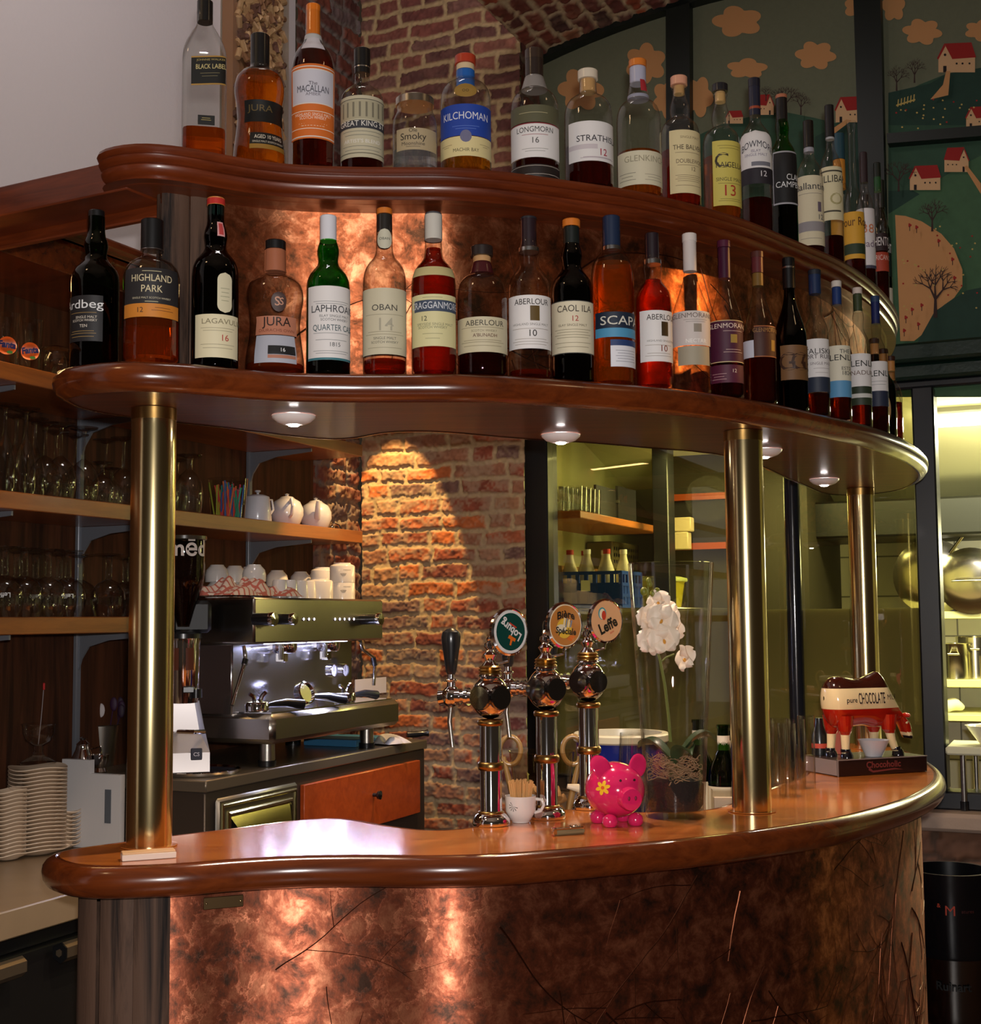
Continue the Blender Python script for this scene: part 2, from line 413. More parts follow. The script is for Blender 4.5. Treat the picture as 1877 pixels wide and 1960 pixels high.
# ------------------------------------------------------------------ brick relief
def vnoise(nx, ny, cell, rng):
    gx, gy = int(nx/cell)+3, int(ny/cell)+3; g = rng.random((gy, gx))
    y = np.arange(ny)/cell; x = np.arange(nx)/cell; yi = y.astype(int); xi = x.astype(int)
    fy = (y-yi)[:, None]; fx = (x-xi)[None, :]; fy = fy*fy*(3-2*fy); fx = fx*fx*(3-2*fx)
    a = g[np.ix_(yi, xi)]; b = g[np.ix_(yi, xi+1)]; c = g[np.ix_(yi+1, xi)]; d = g[np.ix_(yi+1, xi+1)]
    return (a*(1-fx)+b*fx)*(1-fy)+(c*(1-fx)+d*fx)*fy
def bricks(W, H, fn, res=.006, L=.21, ch=.066, depth=.012, seed=1, pal=None, pal2=None, tsw=1.55, mortar=(.32, .27, .21), lime=.0, rough=1.0, mw=.012, name='wall_back'):
    rng = np.random.default_rng(seed); nx, ny = int(W/res)+1, int(H/res)+1
    n1 = vnoise(nx, ny, .10/res, rng); n2 = vnoise(nx, ny, .025/res, rng); n3 = vnoise(nx, ny, max(1.5, .009/res), rng); n4 = vnoise(nx, ny, max(1.1, .005/res), rng)
    s = np.arange(nx)*res; t = np.arange(ny)*res
    T = t[:, None] + (n1-.5)*.022*rough + (n2-.5)*.008*rough; S = s[None, :] + (n2-.5)*.014*rough + np.zeros((ny, 1))
    J = np.floor(T/ch).astype(int); dy = np.minimum(T-J*ch, (J+1)*ch-T)
    dx = np.full((ny, nx), 9.); bid = np.zeros((ny, nx), int)
    for j in range(J.min(), J.max()+1):
        e = [-rng.random()*L]
        while e[-1] < W+.1: e.append(e[-1]+(L if rng.random() < .6 else L*.52)*(.88+.24*rng.random()))
        e = np.array(e); m = J == j; k = np.clip(np.searchsorted(e, S[m])-1, 0, len(e)-2)
        dx[m] = np.minimum(S[m]-e[k], e[k+1]-S[m]); bid[m] = (j+50)*97+k
    d = np.minimum(dx, dy)-mw/2+(n3-.5)*.008*rough
    mask = np.clip(d/.006, 0, 1); mask = mask*mask*(3-2*mask)
    rr = rng.random(20000); rv = rr[bid % 20000]; rv2 = rr[(bid*7+13) % 20000]
    h = mask*depth*(.35+.65*rv2) + (n2-.5)*.008*rough + (n3-.5)*.006*rough*(.4+mask*.6) + (n4-.5)*.003*rough
    pal = np.array(pal); c0_ = pal[(rv*len(pal)).astype(int) % len(pal)]
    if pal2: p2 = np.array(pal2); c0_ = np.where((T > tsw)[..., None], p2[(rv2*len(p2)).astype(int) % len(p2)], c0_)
    c = c0_*(.75+.5*n2[..., None])*(.85+.3*n3[..., None])
    mo = np.array(mortar)*(.8+.4*n3[..., None]); C = c*mask[..., None]+mo*(1-mask[..., None])
    if lime:
        lz = np.clip((1.75-t)/.4, 0.12, 1)[:, None]; lw = np.clip((vnoise(nx, ny, .06/res, rng)*.6+n3*.4-.62+lime*.3)*5, 0, 1)[..., None]*lime*lz[..., None]; C = C*(1-lw)+np.array((.40, .28, .17))*lw
    SS, TT = np.meshgrid(s, t); h -= .004
    V = [fn(a, b, c_) for a, b, c_ in zip(SS.ravel().tolist(), TT.ravel().tolist(), h.ravel().tolist())]
    idx = np.arange(nx*ny).reshape(ny, nx)
    Fq = np.stack([idx[:-1, :-1], idx[:-1, 1:], idx[1:, 1:], idx[1:, :-1]], -1).reshape(-1, 4)
    me = bpy.data.meshes.new(name); me.from_pydata(V, [], Fq.tolist())
    at = me.color_attributes.new('Col', 'FLOAT_COLOR', 'POINT')
    at.data.foreach_set('color', np.concatenate([C.reshape(-1, 3), np.ones((nx*ny, 1))], 1).astype(np.float32).ravel())
    me.materials.append(BRICKM); me.polygons.foreach_set('use_smooth', [True]*len(me.polygons)); me.update()
    o = bpy.data.objects.new(name, me); col.objects.link(o); o['kind'] = 'structure'; o['category'] = 'wall'
    return o
BRICKM, _t, _o = nt('old_brick'); _b = _t.nodes.new('ShaderNodeBsdfPrincipled'); _a = _t.nodes.new('ShaderNodeVertexColor'); _a.layer_name = 'Col'
_t.links.new(_a.outputs[0], _b.inputs[0]); _b.inputs['Roughness'].default_value = .85; _t.links.new(_b.outputs[0], _o.inputs[0])
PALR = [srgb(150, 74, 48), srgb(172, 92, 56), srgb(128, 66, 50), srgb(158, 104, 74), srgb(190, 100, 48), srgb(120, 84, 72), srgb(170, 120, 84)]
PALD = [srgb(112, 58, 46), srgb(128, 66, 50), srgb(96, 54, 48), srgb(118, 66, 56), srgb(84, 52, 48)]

# ------------------------------------------------------------------ the room
mb = MB(); mb.box(-5, 5, -3.5, 9, -.02, 0)
struct('floor', mb, pm('floor_tile', srgb(70, 45, 32), .35, vary=.3, vscale=3), 'dark floor of the bar')
mb = MB(); mb.box(-1.5, 6, -7, .25, 4.35, 4.4)
struct('ceiling', mb, pm('ceiling_plaster', srgb(150, 130, 112), .9), 'plaster ceiling of the bar', (OX, OY, 0), PHI)
PLAST = pm('white_plaster', srgb(214, 206, 208), .85, bump=.25, bscale=60)
mb = MB(); mb.box(-.12, -.025, -5.5, -.47, 0, 4.35)
struct('wall_left', mb, PLAST, 'white plaster wall above the wooden shelf unit', (OX, OY, 0), PHI)
# brick part of the left wall, pillar face, pillar flank
RBASE = [0]
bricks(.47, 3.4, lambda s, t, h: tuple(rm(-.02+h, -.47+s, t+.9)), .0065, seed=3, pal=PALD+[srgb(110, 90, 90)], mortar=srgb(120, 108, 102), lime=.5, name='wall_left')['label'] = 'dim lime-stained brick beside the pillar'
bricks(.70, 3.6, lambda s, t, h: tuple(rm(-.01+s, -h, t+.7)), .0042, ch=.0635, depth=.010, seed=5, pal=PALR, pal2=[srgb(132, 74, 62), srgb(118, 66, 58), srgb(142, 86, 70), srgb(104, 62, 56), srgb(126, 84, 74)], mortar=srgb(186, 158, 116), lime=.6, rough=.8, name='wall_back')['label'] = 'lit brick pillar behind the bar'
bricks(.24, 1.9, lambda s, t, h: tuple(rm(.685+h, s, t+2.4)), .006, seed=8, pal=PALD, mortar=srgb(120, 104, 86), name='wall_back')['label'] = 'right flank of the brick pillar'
# arch of the vault over the mural: pixel trace on the mural plane, then a circle
MA = .20
arch = [onA(x, y, MA) for x, y in ((985, 150), (1040, 114), (1190, 50), (1276, 20), (1362, -4))]
(b1, z1), (b2, z2), (b3, z3) = arch[1], arch[2], arch[4]
dA = 2*(b1*(z2-z3)+b2*(z3-z1)+b3*(z1-z2))
cb = ((b1*b1+z1*z1)*(z2-z3)+(b2*b2+z2*z2)*(z3-z1)+(b3*b3+z3*z3)*(z1-z2))/dA
cz = ((b1*b1+z1*z1)*(b3-b2)+(b2*b2+z2*z2)*(b1-b3)+(b3*b3+z3*z3)*(b2-b1))/dA
RA = math.hypot(b1-cb, z1-cz); th0 = math.atan2(arch[1][1]-cz, .685-cb); th0 = math.acos(max(-1, min(1, (.685-cb)/RA))) 
print('arch', arch, cb, cz, RA)
def vault(s, t, h):   # s runs towards us, t along the arc
    th = th0 - t/RA; r = RA - h
    return tuple(rm(cb+r*math.cos(th), MA-s, cz+r*math.sin(th)))
bricks(1.5, min(3.2, RA*1.6), vault, .009, L=.14, ch=.07, depth=.012, seed=11, pal=PALR[:4]+PALD, mortar=srgb(196, 176, 140), lime=.2, name='ceiling_vault')['label'] = 'brick vault springing from the pillar'
bpy.data.objects['ceiling_vault'].name = 'ceiling'
def bx(name, b0, b1, a0, a1, z0, z1, m, bev=.004, label=None):
    mb = MB(); mb.box(b0, b1, a0, a1, z0, z1, 0, bev); return struct(name, mb, m, label, (OX, OY, 0), PHI)

# ------------------------------------------------------------------ mural wall (flat painted boards in a dark green frame)
def MP(x, y, d=0):
    b, z = onA(x, y, MA); return rm(b, MA-d, z)
SKY = pm('mural_sky_paint', srgb(112, 116, 92), .8, vary=.10, vscale=60)
HILL = pm('mural_hill_paint', srgb(52, 84, 64), .8, vary=.2, vscale=30)
HILL2 = pm('mural_hill_dark_paint', srgb(36, 66, 54), .8, vary=.2, vscale=30)
HILL3 = pm('mural_hill_light_paint', srgb(70, 106, 74), .8, vary=.2, vscale=30)
TAN = pm('mural_tan_paint', srgb(205, 150, 96), .8); RED = pm('mural_roof_paint', srgb(160, 32, 28), .8)
WALLP = pm('mural_house_paint', srgb(220, 178, 132), .8); TREEP = pm('mural_tree_paint', srgb(58, 38, 34), .8); YEL = pm('mural_flower_paint', srgb(196, 172, 96), .8)
mur = empty('wall_mural', rm(1.5, MA, 2.3), 'painted naive landscape boards above the kitchen window', 'mural')
mats = [SKY, HILL, HILL2, HILL3, TAN, RED, WALLP, TREEP, YEL, pm('mural_dark_paint', srgb(30, 20, 22), .8)]
mm = MB(); LAY = [0]
def pg(P, mi, d=None):
    LAY[0] += 1; dd = .0004*LAY[0] if d is None else d
    mm.poly([MP(x, y, dd) for x, y in P], mi)
pg([(1000, 760), (1000, -330), (2300, -330), (2300, 760)], 0, .0002)
# middle board hill line, right board hills
pg([(1330, 760), (1330, 262), (1380, 238), (1440, 222), (1500, 214), (1560, 226), (1600, 236), (1640, 214), (1660, 205), (1660, 760)], 1)
pg([(1550, 760), (1560, 262), (1590, 246), (1640, 222), (1660, 218), (1660, 760)], 2)
pg([(1700, 760), (1700, 192), (1760, 162), (1810, 142), (1877, 130), (2300, 100), (2300, 760)], 1)
pg([(1700, 240), (1700, 178), (1780, 160), (1810, 142), (1877, 130), (2300, 100), (2300, 240)], 2)
pg([(1700, 760), (1700, 368), (1742, 366), (1790, 348), (1850, 312), (1990, 240), (2300, 240), (2300, 760)], 3)
pg([(1700, 410), (1700, 366), (1745, 364), (1760, 372)], 2)
def ov(cx, cy, rx, ry, lobes=0, amp=.12, mi=4, ph=0):
    q_ = lambda a: 1+amp*1.5*(2*abs(math.cos((lobes+1)*a/2+ph))-1) if lobes > 3 else 1+amp*math.cos(lobes*a+ph)
    P = [(cx+rx*math.cos(a)*q_(a), cy+ry*math.sin(a)*q_(a)) for a in [2*math.pi*k/56 for k in range(56)]]
    pg(P, mi)
for q in ((1236, 122, 34, 34, 5), (1112, 172, 38, 36, 5), (1412, 42, 42, 26, 4), (1430, 132, 34, 17, 4), (1561, 107, 34, 24, 5), (1765, 62, 33, 22, 5), (1283, 190, 30, 34, 5), (1338, 186, 24, 34, 4), (1710, 15, 20, 24, 4), (1640, 16, 22, 18, 4), (1880, 60, 30, 18, 5)):
    ov(*q[:4], lobes=q[4], ph=q[0])
def house(x, y, w, h, door=True, right=True, k=1):
    # gable on one side, red roof
    g = w*.38
    if right:
        pg([(x, y), (x, y-h*.48), (x+g*.5, y-h*.92), (x+g, y-h*.5), (x+w, y-h*.55), (x+w, y)], 6)
        pg([(x+g*.42, y-h), (x+w*.9, y-h*1.04), (x+w*1.03, y-h*.52), (x+g, y-h*.46)], 5)
        pg([(x+g*.42, y-h), (x-w*.04, y-h*.48), (x, y-h*.44), (x+g*.5, y-h*.90)], 5)
        dx = x+g*.35
    else:
        pg([(x, y), (x, y-h*.5), (x+w-g, y-h*.5), (x+w-g*.5, y-h*.92), (x+w, y-h*.48), (x+w, y)], 6)
        pg([(x-w*.03, y-h*.5), (x+w*.12, y-h*1.0), (x+w-g*.5, y-h*1.03), (x+w-g, y-h*.46)], 5)
        pg([(x+w-g*.5, y-h*1.03), (x+w-g*.5, y-h*.92), (x+w, y-h*.44), (x+w*1.04, y-h*.48)], 5)
        dx = x+w-g*.65
    pg([(dx, y), (dx, y-h*.22), (dx+w*.09, y-h*.22), (dx+w*.09, y)], 9)
    for q in (.5, .66, .85): ov(x+(w*q if right else w*(1-q)), y-h*.3, w*.028, w*.028, 0, 0, 9)
    ov(dx+w*.05, y-h*.6, w*.035, w*.035, 0, 0, 9)
house(1796, 140, 70, 55); house(1600, 236, 56, 48); house(1742, 366, 58, 46); house(1808, 332, 46, 46, right=False)
house(1392, 240, 32, 24); house(1447, 224, 36, 38, right=False); house(1850, 250, 50, 40)
pg([(1782, 196), (1806, 168), (1812, 142), (1820, 142), (1816, 188)], 4); pg([(1583, 260), (1622, 234), (1632, 236), (1590, 268)], 4)
pg([(1846, 324), (1852, 322), (1878, 356), (1878, 376)], 4)
P = [(1715, 416)]+[(1715+x, y) for x, y in ((20, 418), (50, 428), (88, 452), (112, 480), (128, 520), (128, 552), (112, 574), (92, 588), (72, 612), (56, 640), (36, 656), (10, 656))]
pg(P, 4)
pg([(1740, 690), (1790, 600), (1850, 560), (2000, 530), (2300, 520), (2300, 690)], 2)
tw = MB()
def tree(x, y, h, seed):
    r_ = random.Random(seed)
    def br(x0, y0, a, L, w_, dep):
        x1, y1 = x0+L*math.cos(a), y0-L*math.sin(a); nx_, ny_ = -math.sin(a)*w_, -math.cos(a)*w_
        LAY[0] += .02
        mm.poly([MP(x0+nx_, y0+ny_, .0004*LAY[0]), MP(x0-nx_, y0-ny_, .0004*LAY[0]), MP(x1-nx_*.6, y1-ny_*.6, .0004*LAY[0]), MP(x1+nx_*.6, y1+ny_*.6, .0004*LAY[0])], 7)
        if dep:
            for q in range(3 if dep > 1 else 2): br(x1, y1, a+(-.62+.6*q)+r_.uniform(-.15, .15), L*r_.uniform(.62, .8), w_*.62, dep-1)
    br(x, y, math.pi/2, h*.32, h*.035, 4)
tree(1718, 180, 50, 1); tree(1752, 165, 48, 2); tree(1508, 222, 58, 3); tree(1536, 226, 46, 4); tree(1722, 372, 62, 5); tree(1786, 448, 66, 6); tree(1792, 612, 110, 7); tree(1470, 200, 30, 9)
r_ = random.Random(5)
for k in range(60):
    x, y = r_.uniform(1712, 1875), r_.choice([r_.uniform(200, 255), r_.uniform(430, 600)])
    ov(x, y, 1.8, 1.6, 0, 0, 8 if r_.random() < .7 else 5)
for x, y in ((1745, 440), (1758, 444), (1800, 470), (1826, 505), (1830, 540), (1738, 615), (1750, 600), (1768, 592), (1735, 640), (1762, 628)):
    ov(x, y, 3, 3.4, 3, .2, 5); pg([(x-.7, y+2), (x+.7, y+2), (x+.7, y+11), (x-.7, y+11)], 7)
for k in range(6): pg([(1722+6*k, 218-1.8*k), (1724+6*k, 217-1.8*k), (1725+6*k, 203-1.8*k), (1723+6*k, 204-1.8*k)], 8)
pg([(1720, 214), (1756, 203), (1756, 206), (1720, 217)], 8)
mm.shift(-mur.location); mo = mm.build('painted_boards', mats, mur)
mo['label'] = 'painted hills, houses, trees and clouds'
bpy.data.objects['wall_mural']['kind'] = 'structure'
def strip(name, P, th, m, label, a=MA, mats_=None):
    "frame member on the mural plane from a pixel outline"
    mb = MB(); Q = [onA(x, y, a) for x, y in P]
    mb.slab(Q, th, lambda b, z, d: (b, a-d, z)); return struct(name, mb, m, label, (OX, OY, 0), PHI)
strip('trim_1', [(1283, 760), (1280, -300), (1324, -300), (1330, 760)], .05, GRNF, 'dark green mullion between left and middle mural boards')
strip('trim_2', [(1662, 760), (1628, -300), (1682, -300), (1706, 760)], .06, GRNF, 'dark green mullion between middle and right mural boards')
strip('trim_3', [(1702, 283), (1700, 264), (2200, 222), (2200, 244)], .05, GRNF, 'thin green rail across the right mural boards')
# arch edge band
mb = MB(); n_ = 40; P = []
for k in range(n_+1):
    th = th0+.12 - (RA*1.5/RA)*k/n_; P.append((cb+(RA+.01)*math.cos(th), cz+(RA+.01)*math.sin(th)))
for k in range(n_+1):
    th = th0+.12 - (RA*1.5/RA)*(n_-k)/n_; P.append((cb+(RA-.02)*math.cos(th), cz+(RA-.02)*math.sin(th)))
mb.slab(P, .05, lambda b, z, d: (b, MA-d, z)); struct('trim_4', mb, GRNF, 'dark green curved edge of the mural under the vault', (OX, OY, 0), PHI)
# ------------------------------------------------------------------ window wall
zT = onA(1800, 742, MA)[1]; zB = onA(1815, 1512, MA)[1]; zC = onA(1800, 672, MA)[1]
mb = MB(); mb.box(.70, 6.0, MA-.10, MA+.05, zC-.045, zC+.02, 0, .01); mb.box(.70, 6.0, MA-.06, MA+.05, zC-.10, zC-.045, 0, .01)
struct('trim_5', mb, pm('green_cornice_paint', srgb(20, 44, 34), .35, bump=.3, bscale=50), 'dark green moulded cornice under the mural', (OX, OY, 0), PHI)
bx('trim_6', .70, 6.0, MA-.03, MA+.05, zT, zC-.10, BLKF, .006, 'black header beam over the kitchen window')
def post(name, x0, x1, y, d0, d1, label, m=BLKF, zb=None, zt=None):
    b0 = onA(x0, y, MA-d0)[0]; b1 = onA(x1, y, MA-d0)[0]
    return bx(name, b0, b1, MA-d0, MA+d1, zB if zb is None else zb, zT if zt is None else zt, m, .006, label), b0, b1
_, PB0, PB1 = post('window_frame_1', 1003, 1048, 1000, .06, .05, 'black frame post beside the brick pillar')
bp = onA(1521, 1100, MA)[0]; mb = MB(); mb.cyl((bp, MA-.02, zB), (bp, MA-.02, zT), .028, seg=24)
struct('window_frame_2', mb, pm('black_gloss_post', (.012, .014, .02), .18, coat=.6), 'round black post in the kitchen window', (OX, OY, 0), PHI)
_, PD0, PD1 = post('window_frame_3', 1755, 1798, 1100, .06, .06, 'broad black post at the kitchen opening')
bx('window_frame_4', PB0, 6.0, MA-.05, MA+.06, zB-.06, zB, BLKF, .006, 'black bottom rail of the kitchen window')
PANE = thin_glass('window_pane_glass', (.74, .72, .58), .8, ior=1.7)
bx('window_1', PB1, bp-.02, MA-.005, MA, zB, zT, PANE, 0, 'left pane of the kitchen window')
bx('window_2', bp+.02, PD0, MA-.005, MA, zB, zT, PANE, 0, 'right pane of the kitchen window')
zF = onA(1620, 1165, MA)[1]
FILM = thin_glass('frosted_film', (.42, .41, .28), .7, rough=.25, body=(srgb(218, 210, 158), .85))
bx('window_3', PB1, bp-.02, MA+.002, MA+.005, zB, zF, FILM, 0, 'frosted lower part of the left pane')
bx('window_4', bp+.02, PD0, MA+.002, MA+.005, zB, zF, FILM, 0, 'frosted lower part of the right pane')
mb = MB(); mb.box(.685, 6.0, MA-.14, MA+.3, zB-.12, zB-.06, 0, .012)
struct('trim_7', mb, pm('stone_sill', srgb(176, 152, 132), .6, bump=.4, bscale=50), 'pale stone sill under the kitchen opening', (OX, OY, 0), PHI)
bricks(3.2, 1.0, lambda s, t, h: tuple(rm(.685+s, MA-.06-h, zB-.12-1.0+t)), .01, L=.5, ch=.3, depth=.012, seed=21, pal=[srgb(132, 92, 70), srgb(120, 84, 62)], mortar=srgb(100, 76, 60), rough=1.6, name='wall_back')['label'] = 'rough stone wall under the sill'

# ------------------------------------------------------------------ kitchen behind the window
KA = 2.35
TILE, _t, _o = nt('kitchen_tile'); _b = _t.nodes.new('ShaderNodeBsdfPrincipled'); _c = _t.nodes.new('ShaderNodeTexCoord'); _m = _t.nodes.new('ShaderNodeMapping')
_m.inputs['Rotation'].default_value = (R(90), 0, 0); _t.links.new(_c.outputs['Object'], _m.inputs[0])
_k = _t.nodes.new('ShaderNodeTexBrick'); _k.offset = 0; _k.inputs['Scale'].default_value = 1; _k.inputs['Brick Width'].default_value = .2; _k.inputs['Row Height'].default_value = .2
_k.inputs['Mortar Size'].default_value = .004; _k.inputs['Color1'].default_value = sh(srgb(222, 218, 196)); _k.inputs['Color2'].default_value = sh(srgb(214, 210, 188)); _k.inputs['Mortar'].default_value = sh(srgb(120, 116, 96))
_t.links.new(_m.outputs[0], _k.inputs[0]); _t.links.new(_k.outputs[0], _b.inputs[0]); _b.inputs['Roughness'].default_value = .3; _t.links.new(_b.outputs[0], _o.inputs[0])
KW = pm('kitchen_wall_paint', srgb(206, 204, 140), .7)
bx('wall_kitchen_back', .5, 6, KA, KA+.1, 0, 4, TILE, 0, 'white tiled kitchen wall'); bpy.data.objects['wall_kitchen_back'].name = 'wall_back'
LT = pm('kitchen_side_tile', srgb(206, 204, 150), .4)
bx('wall_left', .38, .46, MA+.06, KA, 0, 4, LT, 0, 'yellowish kitchen side wall')
mb = MB(); V = [(.3, MA+.1, 2.58), (6, MA+.1, 2.58), (6, KA, 2.04), (.3, KA, 2.04)]
mb.add([Vector(v) for v in V]+[Vector(v)+Vector((0, 0, .05)) for v in V], [(0, 3, 2, 1), (4, 5, 6, 7), (0, 1, 5, 4), (2, 3, 7, 6)], 0, False)
struct('ceiling', mb, pm('kitchen_ceiling_board', srgb(232, 228, 180), .6), 'sloping boarded kitchen ceiling', (OX, OY, 0), PHI)
bx('wall_back', .685, 6, MA+.02, MA+.06, zC, 4.0, GRNF, 0, 'back of the mural boards')
bx('wall_right', 5.6, 5.7, MA, KA, 0, 4, LT, 0, 'far kitchen side wall')
# tube light
p1 = onA(1786, 806, 1.2); p2 = onA(1900, 800, 1.2)
t = empty('fluorescent_lamp', rm(p1[0]+.5, 1.2, p1[1]), 'white fluorescent tube lamp on the kitchen ceiling', 'lamp', PHI)
mb = MB(); mb.box(-.55, .75, -.05, .05, .02, .10, 0, .01); mb.build('housing', flat(230, 228, 200), t)
mb = MB(); mb.cyl((-.53, 0, 0), (.73, 0, 0), .028, seg=16); mb.build('tube', emis('tube_light', (1, 1, .78), 34), t)
lamp('kitchen_tube', 'AREA', rm(2.0, 1.2, 2.22), 34, (1, .95, .52), 1.2, rm(2.0, 1.25, 0), sy=.15)
lamp('kitchen_tube', 'AREA', rm(1.2, .95, 2.2), 14, (1, .93, .42), .5, rm(1.0, 1.2, 0), sy=.3)
lamp('kitchen_fill', 'POINT', rm(2.5, 1.1, 1.75), 24, (1, .93, .5), .1)  # added fill to brighten the kitchen ceiling, no bulb hangs here
lamp('kitchen_fill', 'POINT', rm(1.15, .9, 2.0), 5, (1, .93, .42), .1)  # second added fill, behind the left pane
# extractor hood
hb0, hz1 = onA(1540, 962, 1.7); _, hz0 = onA(1540, 1032, 1.7)
mb = MB(); mb.box(hb0, 5.0, 1.7, 2.3, hz0, hz1, 0, .01)
h = mb.build('extractor_hood', pm('hood_dark_steel', (.03, .03, .025), .4, .6), None, (OX, OY, 0), PHI); tag(h, 'dark extractor hood above the kitchen range', 'hood')
# dark cupboard block in the middle of the kitchen (behind left pane) with an orange framed hatch
b0 = onA(1252, 1000, 1.5)[0]; b1 = onA(1545, 1000, 1.5)[0]
bx('wall_back', b0, b1, 1.5, KA, 0, 2.6, pm('kitchen_dark_wall', srgb(46, 40, 22), .7), 0, 'dim olive partition in the kitchen')
x0, zt_ = onA(1256, 950, 1.48); x1, zb_ = onA(1352, 1052, 1.48)
root = empty('serving_hatch', rm(x0, 1.46, zb_), 'orange wooden framed hatch with dark inside in the kitchen', 'hatch', PHI)
W_, H_ = x1-x0+.25, zt_-zb_; mb = MB(); mb.box(0, W_, -.03, .02, 0, .03); mb.box(0, W_, -.03, .02, H_-.03, H_); mb.box(0, .03, -.03, .02, .03, H_-.03); mb.box(W_-.03, W_, -.03, .02, .03, H_-.03)
mb.build('frame', pm('hatch_wood', srgb(150, 62, 20), .4), root); mb = MB(); mb.box(.03, W_-.03, -.005, .0, .03, H_-.03); mb.build('panel', pm('hatch_dark', srgb(24, 18, 12), .8), root)
for i, (x, y0, y1) in enumerate(((1300, 1019, 1052), (1305, 991, 1018))):
    b_, z0 = onA(x, y1, 1.36); z1 = onA(x, y0, 1.36)[1]
    mb = MB(); mb.box(-.05, .05, -.03, .03, 0, z1-z0, 0, .004)
    o = mb.build('carton', flat(196, 176, 140), None, rm(b_, 1.36, z0), PHI); tag(o, ['lower', 'upper'][i]+' pale carton stacked in the kitchen hatch', 'carton')
bx('kitchen_post', onA(1249, 1000, 1.0)[0], onA(1279, 1000, 1.0)[0], 1.0, 1.1, 0, 2.5, BLKF, .004, 'dark post inside the kitchen'); bpy.data.objects['kitchen_post'].name = 'trim_8'
# worktop along the kitchen side wall with blue crate, yellow tub; shelf above with glasses and grey crates
KB = .80
def kshelf(pts, b0, b1, th, name, label, m):
    (xa, ya), (xb, yb) = pts; a0, z0 = onB(xa, ya, b1); a1, z1 = onB(xb, yb, b1); z = (z0+z1)/2; a0 = max(a0, MA+.09); a1 += .45 if b1 == KB else 0
    mb = MB(); mb.box(0, b1-b0, 0, a1-a0, -th, 0, 0, .003)
    o = mb.build(name, m, None, rm(b0, a0, z), PHI); tag(o, label, 'shelf'); return a0, a1, z
ka0, ka1, kz = kshelf(((1040, 957), (1207, 1001)), .46, KB, .03, 'kitchen_shelf', 'wooden shelf of glasses on the kitchen side wall', pm('kshelf_wood', srgb(170, 96, 40), .4))
print('kshelf', ka0, ka1, kz)
kt = empty('beer_tumbler', rm(.9, .7, kz), 'clear tumbler standing on the kitchen side shelf', 'glass', 0, 'tumblers on the kitchen shelf')
mb = MB(); mb.lathe([(.026, 0), (.030, .002), (.034, .10), (.0325, .10), (.028, .006), (0, .006)], seg=16); mb.build('body', TUMB, kt)
k_ = 0
for i in range(5):
    for j in range(2):
        q = rm(.76-.075*j, ka0+.05+i*.052, kz+.001)
        if k_ == 0: kt.location = q
        else: dup(kt, q)
        k_ += 1
GREYP = pm('grey_plastic', srgb(58, 60, 64), .5)
for i, (x0_, x1_, y0_, y1_) in enumerate(((1132, 1182, 918, 962), (1160, 1216, 930, 996))):
    a_, z_ = onB(x0_, y1_, .78); a1_ = onB(x1_, y1_, .78)[0]
    root = empty('storage_bin', rm(.60, (1.22, .93)[i], kz+.002), ['rear', 'front'][i]+' grey plastic storage bin at the end of the kitchen shelf', 'bin', PHI)
    W_ = .08; L_ = .26; H_ = .17 if i == 0 else .15
    mb = MB(); 
    for sx, sy in ((-1, 0), (1, 0), (0, -1), (0, 1)):
        if sx: mb.box(sx*W_-.006, sx*W_+.006, -L_/2, L_/2, 0, H_)
        else: mb.box(-W_, W_, sy*L_/2-.006, sy*L_/2+.006, 0, H_*(.6 if sy < 0 else 1))
    mb.box(-W_, W_, -L_/2, L_/2, 0, .008); mb.build('tub', GREYP, root)
    mb = MB(); mb.box(-W_-.012, W_+.012, -L_/2-.012, -L_/2+.004, H_*.55, H_*.62); mb.build('lip', pm('grey_plastic_light', srgb(110, 108, 100), .5), root)
wa0, wa1, wz = kshelf(((1060, 1068), (1236, 1108)), .46, .56, .04, 'kitchen_shelf', 'lower kitchen shelf above the blue crate', pm('kshelf_wood2', srgb(140, 96, 48), .5))
# vented box on it
mb = MB(); mb.box(-.045, .085, -.2, .2, 0, .13, 0, .006)
root = empty('vented_box', rm(.51, wa0+.85, wz+.001), 'brown vented plastic box on the lower kitchen shelf', 'box', PHI)
for i in range(12):
    for j in range(3): mb.box(.0852, .0860, -.18+i*.031, -.163+i*.031, .03+j*.03, .045+j*.03, 1)
mb.build('body', [pm('brown_plastic', srgb(110, 98, 60), .5), BLK], root)
# blue crate + yellow tub on worktop
ca, cz_ = onB(1060, 1166, 1.1)
bx_b, bx_z = onA(1107, 1166, .95)
BLUEP = pm('blue_plastic', srgb(22, 60, 150), .4)
mb = MB(); mb.box(.47, 1.10, MA+.35, 1.46, bx_z-.04, bx_z, 0, .004); o = mb.build('kitchen_worktop', STEEL, None, (OX, OY, 0), PHI); tag(o, 'steel kitchen worktop under the blue crate', 'worktop')
root = empty('plastic_crate', rm(.70, .75, bx_z+.001), 'blue plastic crate holding bottles behind the window', 'crate', PHI)
mb = MB(); W_, L_, H_ = .15, .13, .15
for q in range(9):
    x = -W_+q*2*W_/8; mb.box(x-.008, x+.008, -L_-.004, -L_+.004, 0, H_); mb.box(x-.008, x+.008, L_-.004, L_+.004, 0, H_)
for q in range(7):
    y = -L_+q*2*L_/6; mb.box(-W_-.004, -W_+.004, y-.008, y+.008, 0, H_); mb.box(W_-.004, W_+.004, y-.008, y+.008, 0, H_)
for z in (0, .045, .09, H_-.012):
    mb.box(-W_-.006, W_+.006, -L_-.006, -L_+.005, z, z+.014); mb.box(-W_-.006, W_+.006, L_-.005, L_+.006, z, z+.014); mb.box(-W_-.006, -W_+.005, -L_, L_, z, z+.014); mb.box(W_-.005, W_+.006, -L_, L_, z, z+.014)
